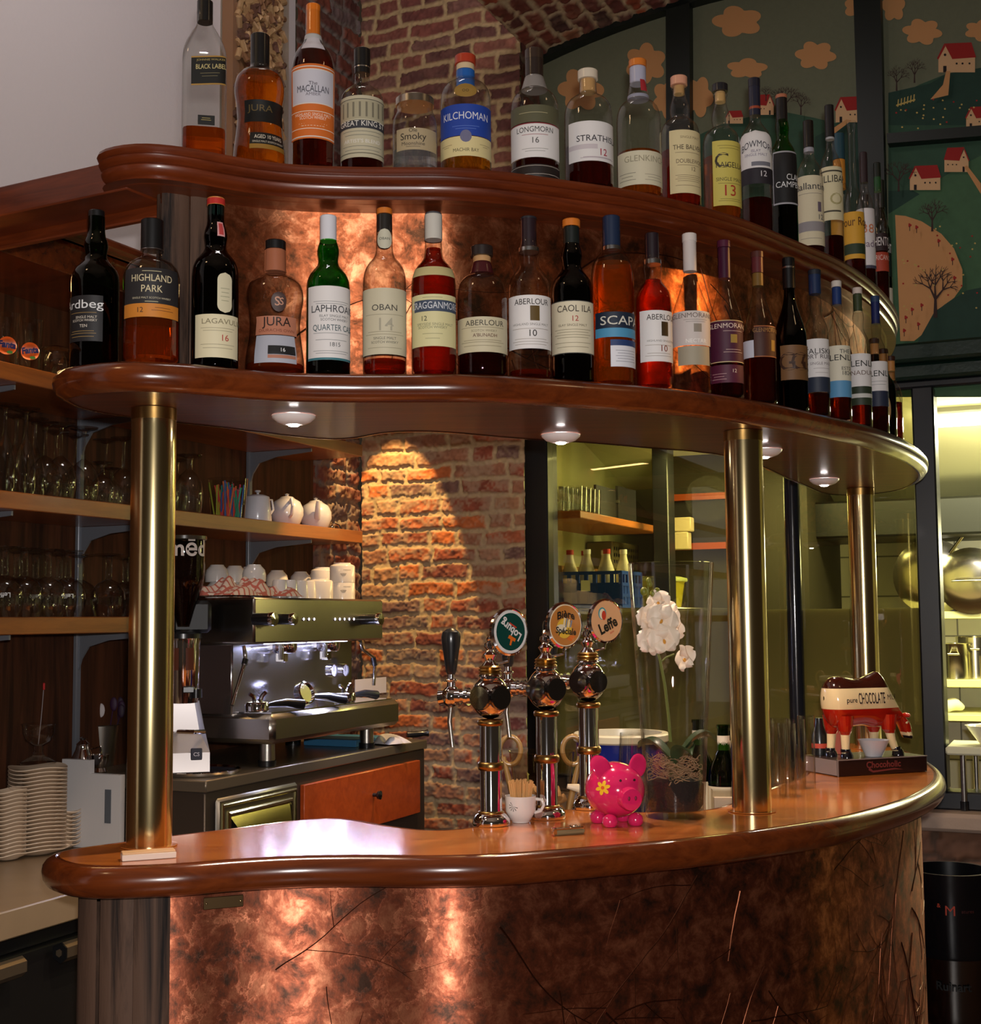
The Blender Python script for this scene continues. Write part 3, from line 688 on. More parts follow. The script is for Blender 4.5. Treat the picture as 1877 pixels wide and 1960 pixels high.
mb.box(-W_, W_, -L_, L_, 0, .006); mb.box(-W_, W_, -L_-.002, -L_+.002, .01, .09); mb.box(W_-.002, W_+.002, -L_, L_, .01, .09); mb.build('basket', BLUEP, root)
mb = MB(); mb.box(-.02, .02, -L_-.009, -L_-.006, .07, .115); mb.build('tag', flat(225, 225, 215), root)
for i, (dx, dy) in enumerate(((-.10, -.05), (-.02, -.06), (.06, -.04), (.11, .03), (-.07, .05), (.02, .05))):
    r0 = empty('wrapped_bottle', rm(.70+dx, .75+dy, bx_z+.008), ['pale bottle at the left corner of the blue crate', 'bottle with white cap at the front of the blue crate', 'milky bottle with red print in the blue crate', 'bottle at the right end of the blue crate', 'bottle at the back left of the blue crate', 'bottle at the back of the blue crate'][i], 'bottle', PHI, 'bottles in the blue crate')
    mb = MB(); mb.lathe([(.030, 0), (.032, .01), (.032, .15), (.016, .20), (.014, .22)], seg=16); mb.build('body', pm('milky_plastic', srgb(206, 196, 170), .5), r0)
    mb = MB(); mb.lathe([(.016, .22), (.016, .24)], seg=12); mb.build('cap', flat(230, 226, 215) if i % 2 else flat(180, 40, 30), r0)
tb = onA(1184, 1166, 1.0)[0]
root = empty('round_tub', rm(.76, 1.24, bx_z+.001), 'yellow round tub with lid beside the blue crate', 'tub', PHI)
mb = MB(); mb.lathe([(.15, 0), (.16, .01), (.175, .115), (.18, .12)], seg=36); mb.build('body', pm('yellow_plastic', srgb(200, 186, 40), .4), root)
mb = MB(); mb.lathe([(.188, .12), (.190, .125), (.188, .135), (.16, .142), (0, .146)], seg=36); mb.build('lid', flat(176, 184, 110), root)
# kitchen right side seen through the opening: shelves with pans
def onK(x, y, a): b, z = onA(x, y, a); return b, z
sb, sz = onK(1803, 1172, 2.05)
def kright(y, th, a0, a1, label, m, x=1700):
    z = onA(1830, y, a0)[1]; b0 = onA(x, y, a0)[0]
    mb = MB(); mb.box(0, 2.0, 0, a1-a0, -th, 0, 0, .003); o = mb.build('kitchen_shelf', m, None, rm(b0, a0, z), PHI); tag(o, label, 'shelf'); return z
CRM = pm('cream_shelf', srgb(226, 222, 160), .4)
z1_ = kright(1170, .035, 2.0, KA, 'cream shelf of hanging pans in the kitchen, topmost', CRM)
z2_ = kright(1301, .035, 1.9, KA, 'cream shelf of steel pots in the kitchen, middle', CRM)
z3_ = kright(1368, .03, 1.8, KA, 'cream kitchen worktop, lowest', CRM)
PAN = pm('pan_steel', (.66, .62, .48), .18, 1)
for i, (x, y, rr, a) in enumerate(((1858, 1112, .155, 1.96), (1784, 1112, .18, 2.05))):
    b_, z_ = onK(x, y, a); root = empty('hanging_pan', rm(b_, a, z_+(.02 if i else -.0)), ['oval steel lid leaning on the topmost kitchen shelf', 'large round steel pan behind the black post'][i], 'pan', PHI)
    mb = MB(); mb.lathe([(0, -.022), (rr*.5, -.020), (rr*.8, -.013), (rr*.93, -.004), (rr, 0), (rr*1.0, .006), (rr*.9, .0)], seg=40, axis=(0, 1, .15), cap=False, sx=1.0)
    mb.build('bowl', PAN, root)
    mb = MB(); mb.tube([(.02-.1, -.06, .0), (.0-.02, -.085, .0), (.08, -.06, 0)], .006) if i == 0 else mb.tube([(rr*.5, -.06, rr*.6), (rr*.9, -.1, rr*1.1)], .008); mb.build('handle', PAN, root)
b_, z_ = onK(1835, 1300, 1.98)
for i, (x, rr, hh) in enumerate(((1830, .075, .16), (1868, .085, .19), (1900, .045, .10))):
    b_, _z = onK(x, 1300, 2.0+.1*(i == 1)); root = empty('steel_pot', rm(b_, 2.0+.09*(i == 1), z2_+.001), ['left steel pot on the middle kitchen shelf', 'tall steel pot on the middle kitchen shelf', 'small steel beaker on the middle kitchen shelf'][i], 'pot', PHI)
    mb = MB(); mb.lathe([(rr, 0), (rr, hh), (rr*1.04, hh+.004), (rr*.98, hh+.004), (rr*.97, .01), (0, .01)], seg=28); mb.build('body', PAN, root)
    mb = MB(); mb.tube([(rr*.3, -rr, hh*.7), (rr*.3, -rr-.03, hh*.72), (-rr*.3, -rr-.03, hh*.72), (-rr*.3, -rr, hh*.7)], .005); mb.build('handle', PAN, root)
# white table leg and plate rack on the sill
b_, z_ = onA(1835, 1530, MA-.02)
root = empty('steel_table', rm(b_+.02, MA-.05, zB-.058), 'white-topped small table on steel legs on the stone sill', 'table', PHI)
zt = onA(1830, 1440, MA)[1]-(zB-.058)
mb = MB(); mb.box(-.05, .5, -.05, .20, zt, zt+.028, 0, .006); mb.build('table_top', flat(226, 224, 190), root)
for i, (dx, dy) in enumerate(((0, -.0), (.03, .13), (.42, 0), (.42, .13))):
    mb = MB(); mb.cyl((dx, dy, .03), (dx, dy, zt), .010, seg=14); lg = mb.build('leg', STEEL, root)
    mb = MB(); mb.cyl((dx, dy, 0), (dx, dy, .03), .014, seg=14); mb.build('foot', BLK, lg)
root = empty('white_bowl', rm(b_+.10, MA+.02, zB-.058+zt+.029), 'white bowl at the right edge on the small steel-legged table', 'bowl', PHI)
mb = MB(); mb.lathe([(.03, 0), (.035, .006), (.075, .06), (.078, .062), (.073, .06), (.03, .01), (0, .01)], seg=30); mb.build('body', WCER, root)
mb = MB(); mb.ell((0, 0, .03), .06, .04, .03, seg=14, rings=9)
mb.v = [(x+.006*math.sin(70*y+40*z), y+.005*math.sin(90*x), max(0, z+.006*math.sin(80*x+50*y))) for x, y, z in mb.v]
o = mb.build('crumpled_cloth', pm('kitchen_white_cloth', srgb(225, 220, 196), .9), None, rm(b_+.0, MA+.45, zB-.0), PHI); 
o.location.z = z3_+.001; o.location = rm(onA(1820, 1420, 1.95)[0], 1.95, z3_+.001); tag(o, 'white crumpled cloth on the lowest kitchen worktop', 'cloth')
# ------------------------------------------------------------------ copper sheet and barrel staves
def copper(name, c1, c2, c3, rough=.44):
    m, t, o = nt(name); b = t.nodes.new('ShaderNodeBsdfPrincipled'); t.links.new(b.outputs[0], o.inputs[0])
    tc = t.nodes.new('ShaderNodeTexCoord')
    n = t.nodes.new('ShaderNodeTexNoise'); n.inputs['Scale'].default_value = 20; n.inputs['Detail'].default_value = 12; n.inputs['Roughness'].default_value = .70; n.inputs['Distortion'].default_value = .3
    t.links.new(tc.outputs['Object'], n.inputs[0])
    r = t.nodes.new('ShaderNodeValToRGB'); e = r.color_ramp.elements; e[0].position = .36; e[0].color = sh(c1); e[1].position = .66; e[1].color = sh(c3)
    k = e.new(.50); k.color = sh(c2); t.links.new(n.outputs[0], r.inputs[0]); t.links.new(r.outputs[0], b.inputs['Base Color'])
    b.inputs['Metallic'].default_value = .92; b.inputs['Anisotropic'].default_value = .93
    tg = t.nodes.new('ShaderNodeCombineXYZ'); tg.inputs[2].default_value = 1; t.links.new(tg.outputs[0], b.inputs['Tangent'])
    rr = t.nodes.new('ShaderNodeMapRange'); rr.inputs[1].default_value = .35; rr.inputs[2].default_value = .65; rr.inputs[3].default_value = rough+.10; rr.inputs[4].default_value = rough-.06
    t.links.new(n.outputs[0], rr.inputs[0]); t.links.new(rr.outputs[0], b.inputs['Roughness'])
    v = t.nodes.new('ShaderNodeTexNoise'); v.inputs['Scale'].default_value = 70; v.inputs['Detail'].default_value = 7; v.inputs['Roughness'].default_value = .7
    t.links.new(tc.outputs['Object'], v.inputs[0])
    w2 = t.nodes.new('ShaderNodeTexVoronoi'); w2.feature = 'DISTANCE_TO_EDGE'; w2.inputs['Scale'].default_value = 15
    dn = t.nodes.new('ShaderNodeVectorMath'); dn.operation = 'MULTIPLY_ADD'; dn.inputs[1].default_value = (.16, .16, .16)
    t.links.new(n.outputs['Color'], dn.inputs[0]); t.links.new(tc.outputs['Object'], dn.inputs[2]); t.links.new(dn.outputs[0], w2.inputs[0])
    cl = t.nodes.new('ShaderNodeMapRange'); cl.inputs[1].default_value = 0; cl.inputs[2].default_value = .05; t.links.new(w2.outputs['Distance'], cl.inputs[0])
    ad = t.nodes.new('ShaderNodeMath'); ad.operation = 'MULTIPLY_ADD'; ad.inputs[1].default_value = .28
    t.links.new(cl.outputs[0], ad.inputs[0]); t.links.new(v.outputs[0], ad.inputs[2])
    bp = t.nodes.new('ShaderNodeBump'); bp.inputs['Strength'].default_value = .10; bp.inputs['Distance'].default_value = .002
    t.links.new(ad.outputs[0], bp.inputs['Height']); t.links.new(bp.outputs[0], b.inputs['Normal'])
    return m
COPPER = copper('oxidised_copper_sheet', srgb(92, 66, 54), srgb(166, 92, 66), srgb(236, 152, 112))
COPPER2 = copper('oxidised_copper_sheet_upper', srgb(100, 66, 44), srgb(178, 98, 60), srgb(240, 160, 112))
STAVE = wood('old_barrel_staves', srgb(40, 28, 22), srgb(150, 122, 96), (26, 26, 1.6), .75, 0, .9, con=.06, spec=.3)
STAVED = wood('old_barrel_staves_dark', srgb(22, 15, 13), srgb(92, 68, 54), (26, 26, 1.6), .7, 0, .9, con=.06, spec=.3)
TWIG = pm('embossed_twig_copper', srgb(92, 52, 34), .34, .95)
def panel(P, z0, z1, xs, root, shine, cm, seed=1, right_only=True):
    "copper skin round the outline; the part left of xs is barrel staves"
    n = len(P); fr = [i for i in range(n) if P[i].x < xs]
    st = [i for i in range(n) if P[i].x >= xs]
    # rotate so the staves form one run
    k0 = next(i for i in range(n) if P[i].x < xs and P[i-1].x >= xs)
    run = []; i = k0
    while P[i % n].x < xs: run.append(i % n); i += 1
    co = [(i+j) % n for j in range(n-len(run)+1)]; co = [(co[0]-1) % n]+co
    mb = MB(); nz = 2
    V = [(P[i].x, P[i].y, z0+(z1-z0)*j/nz) for j in range(nz+1) for i in co]; m = len(co)
    mb.add(V, [(j*m+i, j*m+i+1, (j+1)*m+i+1, (j+1)*m+i) for j in range(nz) for i in range(m-1)], 0)
    cp = mb.build('copper_panel', [cm], root, None)
    cp.location = (0, 0, 0)
    # embossed twigs lying on the sheet, front side only
    def S(s, z, h):
        s = max(0, min(m-1.001, s/.02)); i = int(s); a = P[co[i]]; b = P[co[i+1]]; q = a.lerp(b, s-i); t_ = (b-a).normalized()
        return Vector((q.x+t_.y*h, q.y-t_.x*h, z))
    r_ = random.Random(seed); tw = MB()
    def twig(s, z, a, L, r0, dep):
        pts = []; k = max(5, int(L/.02)); c = r_.uniform(-.6, .6)
        for i in range(k+1):
            pts.append(S(s, z, .0002)); a += c*.09+r_.uniform(-.10, .10); s += L/k*math.cos(a); z += L/k*math.sin(a)
            if z > z1-.004 or z < z0+.004 or s < .03: break
            if dep and r_.random() < .18: twig(s, z, a+r_.choice((-1, 1))*r_.uniform(.5, 1.1), L*r_.uniform(.3, .6), r0*.6, dep-1)
        if len(pts) > 2: tw.tube(pts, [r0*(1-.6*i/len(pts)) for i in range(len(pts))], 0, 6)
    H = z1-z0; tot = 2.0
    for i in range(int(22*shine)):
        twig(2.2*r_.random()**1.5, z0+H*r_.uniform(.15, 1), -math.pi/2+r_.uniform(-1.1, 1.1) if r_.random() < .6 else r_.uniform(-.9, .9), r_.uniform(.12, .42), r_.uniform(.0009, .0022), 2)
    t2 = tw.build('embossed_twig', [TWIG], cp); t2['kind'] = 'stuff'
    t2['label'] = 'twig pattern embossed in the copper'
    # staves
    Q = [P[i] for i in run]; L = [0]
    for i in range(len(Q)-1): L.append(L[-1]+(Q[i+1]-Q[i]).length)
    ns = max(6, int(L[-1]/.058)); mb = MB()
    def at(s):
        j = 0
        while j < len(L)-2 and L[j+1] < s: j += 1
        return Q[j].lerp(Q[j+1], (s-L[j])/(L[j+1]-L[j]))
    for k in range(ns):
        a, b = at(L[-1]*k/ns), at(L[-1]*(k+1)/ns); t_ = (b-a).normalized(); nn = Vector((t_.y, -t_.x)); prof = []
        for q in range(7):
            u = q/6; prof.append(a.lerp(b, u)+nn*(.002+.006*(1-(2*u-1)**4)+.003*((k*7) % 3)))
        mb.add([(p.x, p.y, z) for z in (z0, z1) for p in prof], [(q, q+1, 8+q, 7+q) for q in range(6)], (k*5) % 3 == 0 and 0 or 1)
    s_ = mb.build('stave_panel', [STAVE, STAVED], root); s_['label'] = 'dark weathered barrel staves'
    return cp
# ------------------------------------------------------------------ bar counter
bar = empty('bar_counter', (.1, 3.0, 0), 'curved wooden bar counter with hammered copper front and barrel staves at its left end', 'bar counter')
BL = Vector((-.1, -3.0, 0))
mb = sweep(CT, [(.0, 1.099), (.001, 1.0965), (.004, 1.0965), (.006, 1.099), (.012, 1.0985), (.020, 1.094), (.027, 1.084), (.029, 1.073), (.027, 1.062), (.020, 1.051), (.010, 1.046), (-.02, 1.045)])
mb.shift(BL).build('edge_moulding', MAHOG, bar)
mb = MB(); capoly(mb, CT, 1.099); capoly(mb, offset(CT, .015), 1.046, 0, False)
mb.shift(BL).build('counter_top', TOPW, bar)
PC = offset(CT, .034)
cp = panel([p+Vector((-.1, -3.0)) for p in PC], .0, 1.048, -.53-.1, bar, 3.0, COPPER, 4)
mb = MB(); q = atz(425, 1724, 1.0)
b0 = rimhit(PC, 425, 1700); t_ = Vector((1, .25)).normalized()
pl = MB(); pl.box(-.034, .034, -.002, .001, -.010, .010, 0, .0008)
for sx in (-1, 1): pl.ell((sx*.029, -.0025, 0), .002, .0015, .002, 1, 10, 6)
cpp = pl.build('brass_plate', [pm('dull_brass_plate', srgb(104, 82, 54), .35, .9), BRASS], bar)
i_ = min(range(len(PC)), key=lambda i: (PC[i]-b0).length); tt = (PC[(i_+1) % len(PC)]-PC[i_-1]).normalized()
zz = CAM.z + ray(425, 1724).z*(b0.y/ray(425, 1724).y)
cpp.location = (b0.x-.1+tt.y*.012, b0.y-3.0-tt.x*.012, zz); cpp.rotation_euler = (0, 0, math.atan2(tt.y, tt.x))
# ------------------------------------------------------------------ bottle shelf carried by columns
shelf = empty('bottle_shelf', (.1, 3.0, 1.895), 'lower curved bottle shelf on the brass columns', 'shelf'); SLv = Vector((-.1, -3.0, -1.895))
mb = sweep(S1, [(-.004, 1.893), (.002, 1.893), (.006, 1.896), (.016, 1.900), (.022, 1.910), (.024, 1.920), (.022, 1.931), (.015, 1.940), (.004, 1.9445), (-.004, 1.945)])
mb.shift(SLv).build('edge_moulding', MAHOG, shelf)
mb = MB(); capoly(mb, S1, 1.9445); capoly(mb, S1, 1.8945, 0, False); mb.shift(SLv).build('board', SHELFW, shelf)
S2 = offset(S1, .052)
P2 = offset(S1, .134)
up = empty('upper_bottle_shelf', (.1, 3.0, 1.945), 'upper curved bottle shelf with moulded cornice over a copper band', 'shelf'); ULv = Vector((-.1, -3.0, -1.945))
mb = sweep(S2, [(-.03, 2.283), (-.018, 2.284), (-.012, 2.287), (-.014, 2.292), (-.004, 2.296), (.002, 2.303), (.003, 2.309), (-.004, 2.315), (.001, 2.318), (.006, 2.321), (.008, 2.326), (.004, 2.330), (.008, 2.333), (.011, 2.338), (.009, 2.3435), (.003, 2.3455), (-.004, 2.346)])
mb.shift(ULv).build('cornice', CORNW, up)
mb = MB(); capoly(mb, offset(S2, .003) , 2.3455); capoly(mb, S2, 2.2835, 0, False)
mb.shift(ULv).build('board', SHELFW, up)
panel([p+Vector((-.1, -3.0)) for p in P2], 0.0, 2.285-1.945, -.50-.1, up, 1.6, COPPER2, 9)
# wooden beam tying the upper shelf to the wall unit
q0 = atz(0, 335, 2.345); q1 = atz(205, 287, 2.345)
d_ = (q0-q1).normalized(); ang = math.atan2(d_.y, d_.x)
bm = empty('ceiling_beam', (q1.x+.03, q1.y+.02, 2.28), 'varnished wooden beam running left from the upper shelf', 'beam', ang)
mb = MB(); mb.box(0, 1.6, -.10, 0, .0, .058, 0, .003)
mb.build('board', CORNW, bm); mb = MB(); mb.box(0, 1.6, -.118, -.101, -.022, .058, 0, .003); mb.build('fascia', CORNW, bm)
# ------------------------------------------------------------------ brass columns
def colm(x, y, label):
    r0 = .0405; root = empty('brass_column', (x, y, 1.1), label, 'column')
    mb = MB(); mb.lathe([(r0, 0), (r0, .772)], seg=48); mb.build('tube', BRASS, root)
    mb = MB(); mb.lathe([(r0+.0008, .772), (r0+.0008, .7935)], seg=48); mb.build('collar', AGEDB, root)
    mb = MB(); mb.lathe([(r0+.010, 0), (r0+.010, .0012), (r0+.001, .0016)], seg=48); mb.build('base_ring', TOPW, root)
colm(-.6209, 2.4028+.040, 'polished brass column at the left end of the bar')
colm(.5372, 2.7676+.040, 'polished brass column beside the glass vase')
p3 = atz(1653, 932, 1.895); colm(p3.x, p3.y+.040, 'farthest brass column, behind the cow figurine')
# downlights under the shelf
DL = [(562, 797), (1073, 833), (1462, 862), (1577, 918)]
DN = ['downlight under the shelf nearest the left column', 'downlight under the shelf above the beer taps', 'downlight half hidden behind the middle brass column', 'downlight under the shelf at its right end']
for (x, y), nm in zip(DL, DN):
    p = atz(x, y, 1.893); root = empty('downlight', (p.x, p.y, 1.8935), nm, 'downlight', 0, 'downlights under the bottle shelf')
    mb = MB(); mb.lathe([(.042, 0), (.041, -.004), (.032, -.012), (.020, -.0165), (.012, -.017)], seg=36, cap=False); mb.build('housing', flat(235, 228, 225, .35), root)
    mb = MB(); mb.lathe([(.012, -.0168), (.009, -.0195), (0, -.021)], seg=20); mb.build('led', emis('led_white', (1, .90, .86), 70), root)
    lamp('downlight_beam', 'SPOT', (p.x, p.y, 1.868), 13, (1, .80, .62), .012, (p.x, p.y, 1), 130, .5)
# ------------------------------------------------------------------ bottles
PROF = {  # (z / H, r / R) up to the neck mouth; H = full height with cap
 'std':   [(0,.90),(.006,.97),(.02,1),(.55,1),(.60,.975),(.64,.89),(.675,.72),(.70,.54),(.725,.43),(.76,.385),(.84,.37),(.96,.36)],
 'bulb':  [(0,.90),(.006,.97),(.02,1),(.54,1),(.59,.97),(.63,.86),(.66,.68),(.685,.52),(.71,.45),(.74,.46),(.775,.51),(.81,.47),(.84,.39),(.87,.36),(.96,.36)],
 'broad': [(0,.88),(.006,.96),(.025,1),(.57,1),(.62,.98),(.665,.90),(.70,.76),(.72,.60),(.735,.42),(.76,.34),(.84,.33),(.96,.33)],
 'squat': [(0,.90),(.008,.97),(.02,1),(.58,1),(.66,.985),(.715,.91),(.755,.77),(.78,.58),(.795,.42),(.82,.36),(.86,.35),(.96,.34)],
 'balv':  [(0,.90),(.008,.97),(.02,1),(.54,1),(.60,.96),(.64,.84),(.665,.66),(.68,.48),(.70,.44),(.74,.50),(.79,.47),(.83,.36),(.87,.32),(.90,.33),(.915,.39),(.925,.39),(.93,.33),(.96,.33)],
 'glenk': [(0,.90),(.008,.97),(.02,1),(.54,1),(.61,.97),(.66,.86),(.69,.70),(.705,.55),(.72,.47),(.76,.47),(.81,.42),(.86,.33),(.96,.32)],
 'jura':  [(0,.88),(.01,.97),(.05,1),(.14,.98),(.28,.88),(.38,.84),(.48,.89),(.56,.96),(.62,.96),(.68,.87),(.72,.68),(.74,.47),(.76,.37),(.80,.34),(.96,.34)],
 'taper': [(0,.93),(.006,.98),(.015,1),(.10,.97),(.30,.965),(.42,.98),(.48,.97),(.53,.90),(.60,.70),(.67,.48),(.73,.35),(.78,.31),(.96,.30)],
 'gk':    [(0,.90),(.01,.99),(.02,1),(.58,1),(.62,.96),(.655,.82),(.685,.60),(.705,.44),(.725,.36),(.80,.33),(.96,.33)],
 'square':[(0,.93),(.006,.99),(.02,1),(.60,1),(.66,.97),(.72,.82),(.78,.60),(.83,.40),(.87,.31),(.96,.29)],
 'jar':   [(0,.90),(.01,.97),(.03,1),(.60,1),(.70,.98),(.76,.90),(.80,.84),(.83,.80),(.88,.80),(.96,.80)],
 'deca':  [(0,.90),(.01,.98),(.03,1),(.40,1),(.48,.93),(.54,.72),(.58,.48),(.62,.38),(.90,.34),(.94,.36),(.97,.46),(1.0,.46)],
 'mac':   [(0,.86),(.006,.93),(.02,.96),(.30,.98),(.58,1),(.64,.98),(.69,.88),(.73,.70),(.755,.52),(.775,.44),(.80,.37),(.96,.33)],
 'small': [(0,.90),(.01,.97),(.03,1),(.52,1),(.60,.95),(.66,.78),(.70,.55),(.74,.42),(.80,.38),(.96,.36)],
}
K = flat
CLR = thin_glass('bottle_clear_glass', (.93, .935, .92), .5, ior=1.52)
GL = {'c': CLR, 'g': GREENG, 'd': DKGREEN, 'b': BROWNG, 'k': BLACKG}
LQ = {'amber': liquid('amber_liquid', (.90, .34, .05)), 'dark': liquid('dark_amber_liquid', (.42, .085, .012)), 'red': liquid('red_amber_liquid', (.86, .20, .02)),
      'gold': liquid('golden_liquid', (.95, .55, .08)), 'orange': liquid('orange_liquid', (.98, .46, .05)), 'wine': liquid('deep_red_liquid', (.30, .02, .01)), 'water': liquid('clear_liquid', (.93, .93, .95))}
def P3(c): return K(*c)
CREAM = (226, 216, 180); WHT = (232, 228, 226); INK = (40, 36, 34); GOLD = (190, 150, 70); CR2 = (214, 206, 170)
def bottle(cx, ytop, ybot, wpx, shelfn, typ, glass, liq, caps, labels, label, name='whisky_bottle', yaw=0, back=None, sqz=0, zb=None, pos=None, group=None, thick=1.0):
    """liq=(kind, level fraction); caps=[(z0,z1,r/R,colour,part name)];
    labels=[dict(z=(z0,z1), w=half width in degrees, c=colour, off=degrees, t=[(text, zfrac, size/H, colour, dx)], band=[(z0,z1,colour)])]"""
    rim = S1 if shelfn == 1 else S2; z0 = 1.9455 if shelfn == 1 else 2.3462
    if pos is None:
        q = rimhit(rim, cx, (ytop+ybot)/2); Rr = wpx/2/F*q.y*1.02
        sb = (Rr+.004) if back is None else back
        q = rimhit(OFFS(shelfn, sb), cx, (ytop+ybot)/2)
    else:
        q = Vector(pos); 
    Rr = wpx/2/F*q.y/math.sqrt(1+((cx-CX)/F)**2)
    r = ray(cx, ytop); zt = CAM.z+r.z*(q.y/r.y); H = zt-z0
    Hr = H; prof = PROF[typ]
    zs = [p[0] for p in prof]; rs = [p[1] for p in prof]
    def rad(z):
        z /= Hr
        for i in range(len(zs)-1):
            if z <= zs[i+1]: return Rr*(rs[i]+(rs[i+1]-rs[i])*(z-zs[i])/max(1e-9, zs[i+1]-zs[i]))
        return Rr*rs[-1]
    # smooth profile
    pts = []
    for i in range(len(prof)-1):
        a = prof[max(i-1, 0)]; b = prof[i]; c = prof[i+1]; d = prof[min(i+2, len(prof)-1)]
        for k in range(3):
            t = k/3; pts.append((Rr*(b[1]+(c[1]-b[1])*t), Hr*(b[0]+(c[0]-b[0])*t)))
    pts.append((Rr*prof[-1][1], Hr*prof[-1][0]))
    pts = [pts[0]]+[((pts[i-1][0]+2*pts[i][0]+pts[i+1][0])/4 if pts[i][1] > .03*Hr else pts[i][0], pts[i][1]) for i in range(1, len(pts)-1)]+[pts[-1]]
    sq = 5 if typ == 'square' else 0; ang = facecam(q)+R(yaw)
    mb = MB(); mb.lathe(pts, seg=40, cap=False, sq=sq); mb.lathe([(Rr*prof[0][1], 0), (Rr*.5, .004), (0, .006)], seg=40, cap=False)
    root = mb.build(name, GL[glass], None, (q.x, q.y, z0), ang); tag(root, label, 'bottle', group)
    if liq:
        kd, lv = liq; lp = [(0, .009), (Rr*.86, .009)]; zl = lv*Hr; k = 1
        while k < 41:
            z = .012+(zl-.012)*k/40; lp.append((max(.002, rad(z)-.0022), z)); k += 1
        lp.append((0, zl)); m2 = MB(); m2.lathe(lp, seg=36, cap=False, sq=sq); m2.build('whisky', LQ[kd], root)
    for cpx in caps:
        a, b, rr, c, nm = cpx; r0 = max(rad(a*Hr)*1.03, 0) if rr == 0 else Rr*rr
        ra = r0; rb = r0 if rr else rad(b*Hr)*1.04
        m2 = MB(); m2.lathe([(0, a*Hr), (ra, a*Hr), (ra, a*Hr+.0005)] + ([(ra+(rb-ra)*k/6, (a+(b-a)*k/6)*Hr) for k in range(1, 6)] if rr == 0 else []) + [(rb, b*Hr-.0015), (rb-.0015, b*Hr), (0, b*Hr)], seg=28, cap=False)
        m2.build(nm, c if not isinstance(c, tuple) else K(*c, .4, .3), root)
    for L in labels:
        (a, b) = L['z']; hw = L['w']; off = L.get('off', 0); a *= Hr; b *= Hr; mats = []; mi = {}
        def M(c):
            if c not in mi: mi[c] = len(mats); mats.append(K(*c, .55) if not (len(c) > 3) else K(*c[:3], .3, 0, .8))
            return mi[c]
        M(L['c']); Rm = rad((a+b)/2); shp = L.get('shape')
        tilt = L.get('tilt', 0)
        def fn(x, z, e=.0007):      # x metres along the girth, z metres
            th = x/Rm+R(off)-math.pi/2; zz = z+tilt*x
            rr = rad(min(max(zz, .002), Hr*.95))+e
            if sq:
                ca, sa = abs(math.cos(th)), abs(math.sin(th)); rr *= (ca**sq+sa**sq)**(-1/sq)
            return (rr*math.cos(th), rr*math.sin(th), zz)
        m2 = MB(); W_ = R(hw)*Rm; nz = 10
        def edge(v):                # half width at height fraction v
            if shp == 'oval': return W_*math.sqrt(max(0, 1-(2*v-1)**2))
            if shp == 'arch': return W_ if v < .72 else W_*math.sqrt(max(0, 1-((v-.72)/.28)**2)) 
            if shp == 'pill': 
                e_ = W_/(b-a); 
                if v < e_: return W_*math.sqrt(max(0, 1-((e_-v)/e_)**2))
                if v > 1-e_: return W_*math.sqrt(max(0, 1-((v-1+e_)/e_)**2))
                return W_
            return W_
        m2.grid(lambda u, v: fn((2*u-1)*edge(v), a+(b-a)*v), 18, nz if not shp else 22, 0)
        for bd in L.get('band', []):
            x0, x1 = (bd[3], bd[4]) if len(bd) > 3 else (-1, 1)
            m2.grid(lambda u, v: fn((x0+(x1-x0)*u)*W_*.999, a+(b-a)*(bd[0]+(bd[1]-bd[0])*v), .0010+.00022*L['band'].index(bd)), 18, 6, M(bd[2]))
        for tx in L.get('t', []):
            s_, zf, sz, c = tx[:4]; dx = tx[4] if len(tx) > 4 else 0; fit = tx[5] if len(tx) > 5 else None
            arc = tx[6] if len(tx) > 6 else 0
            zc = a+(b-a)*zf
            m2.text(s_, lambda x, y: fn(x, zc+y-arc*x*x/max(W_, 1e-6), .0013+.00022*len(L.get('band', []))), sz*Hr, M(c), x=dx*W_, bold=.004, fit=None if fit is None else fit*2*W_*(.82 if hw > 60 and dx == 0 else .9))
        for dr in L.get('lines', []):   # rows of tiny print drawn as thin bars
            zf, c, x0, x1 = dr; zc = a+(b-a)*zf
            m2.grid(lambda u, v: fn((x0+(x1-x0)*u)*W_, zc+(v-.5)*.0010, .0012), 10, 1, M(c))
        o = m2.build('paper_label', mats, root)
    return root
_of = {}
def OFFS(n, d):
    d = round(d, 3)
    if (n, d) not in _of:
        P = S1 if n == 1 else S2; m = len(P)
        _of[(n, d)] = [P[i]+Vector((-(P[(i+1) % m]-P[i-1]).normalized().y, (P[(i+1) % m]-P[i-1]).normalized().x))*d for i in range(m)]
    return _of[(n, d)]
def tiny(c=(130, 120, 110), rows=(.4, .34, .28), x0=-.7, x1=.7): return [(z, c, x0+(.1 if i % 2 else 0), x1-(.1 if i % 2 else 0)) for i, z in enumerate(rows)]
BK = (14, 14, 16); C1 = 'cap'; N1 = 'neck_sleeve'
def cp(a, c, b=1.0, r=0.39, nm=C1): return (a, b, r, c, nm)
LIDW = (214, 208, 200); ORG = (214, 120, 40)
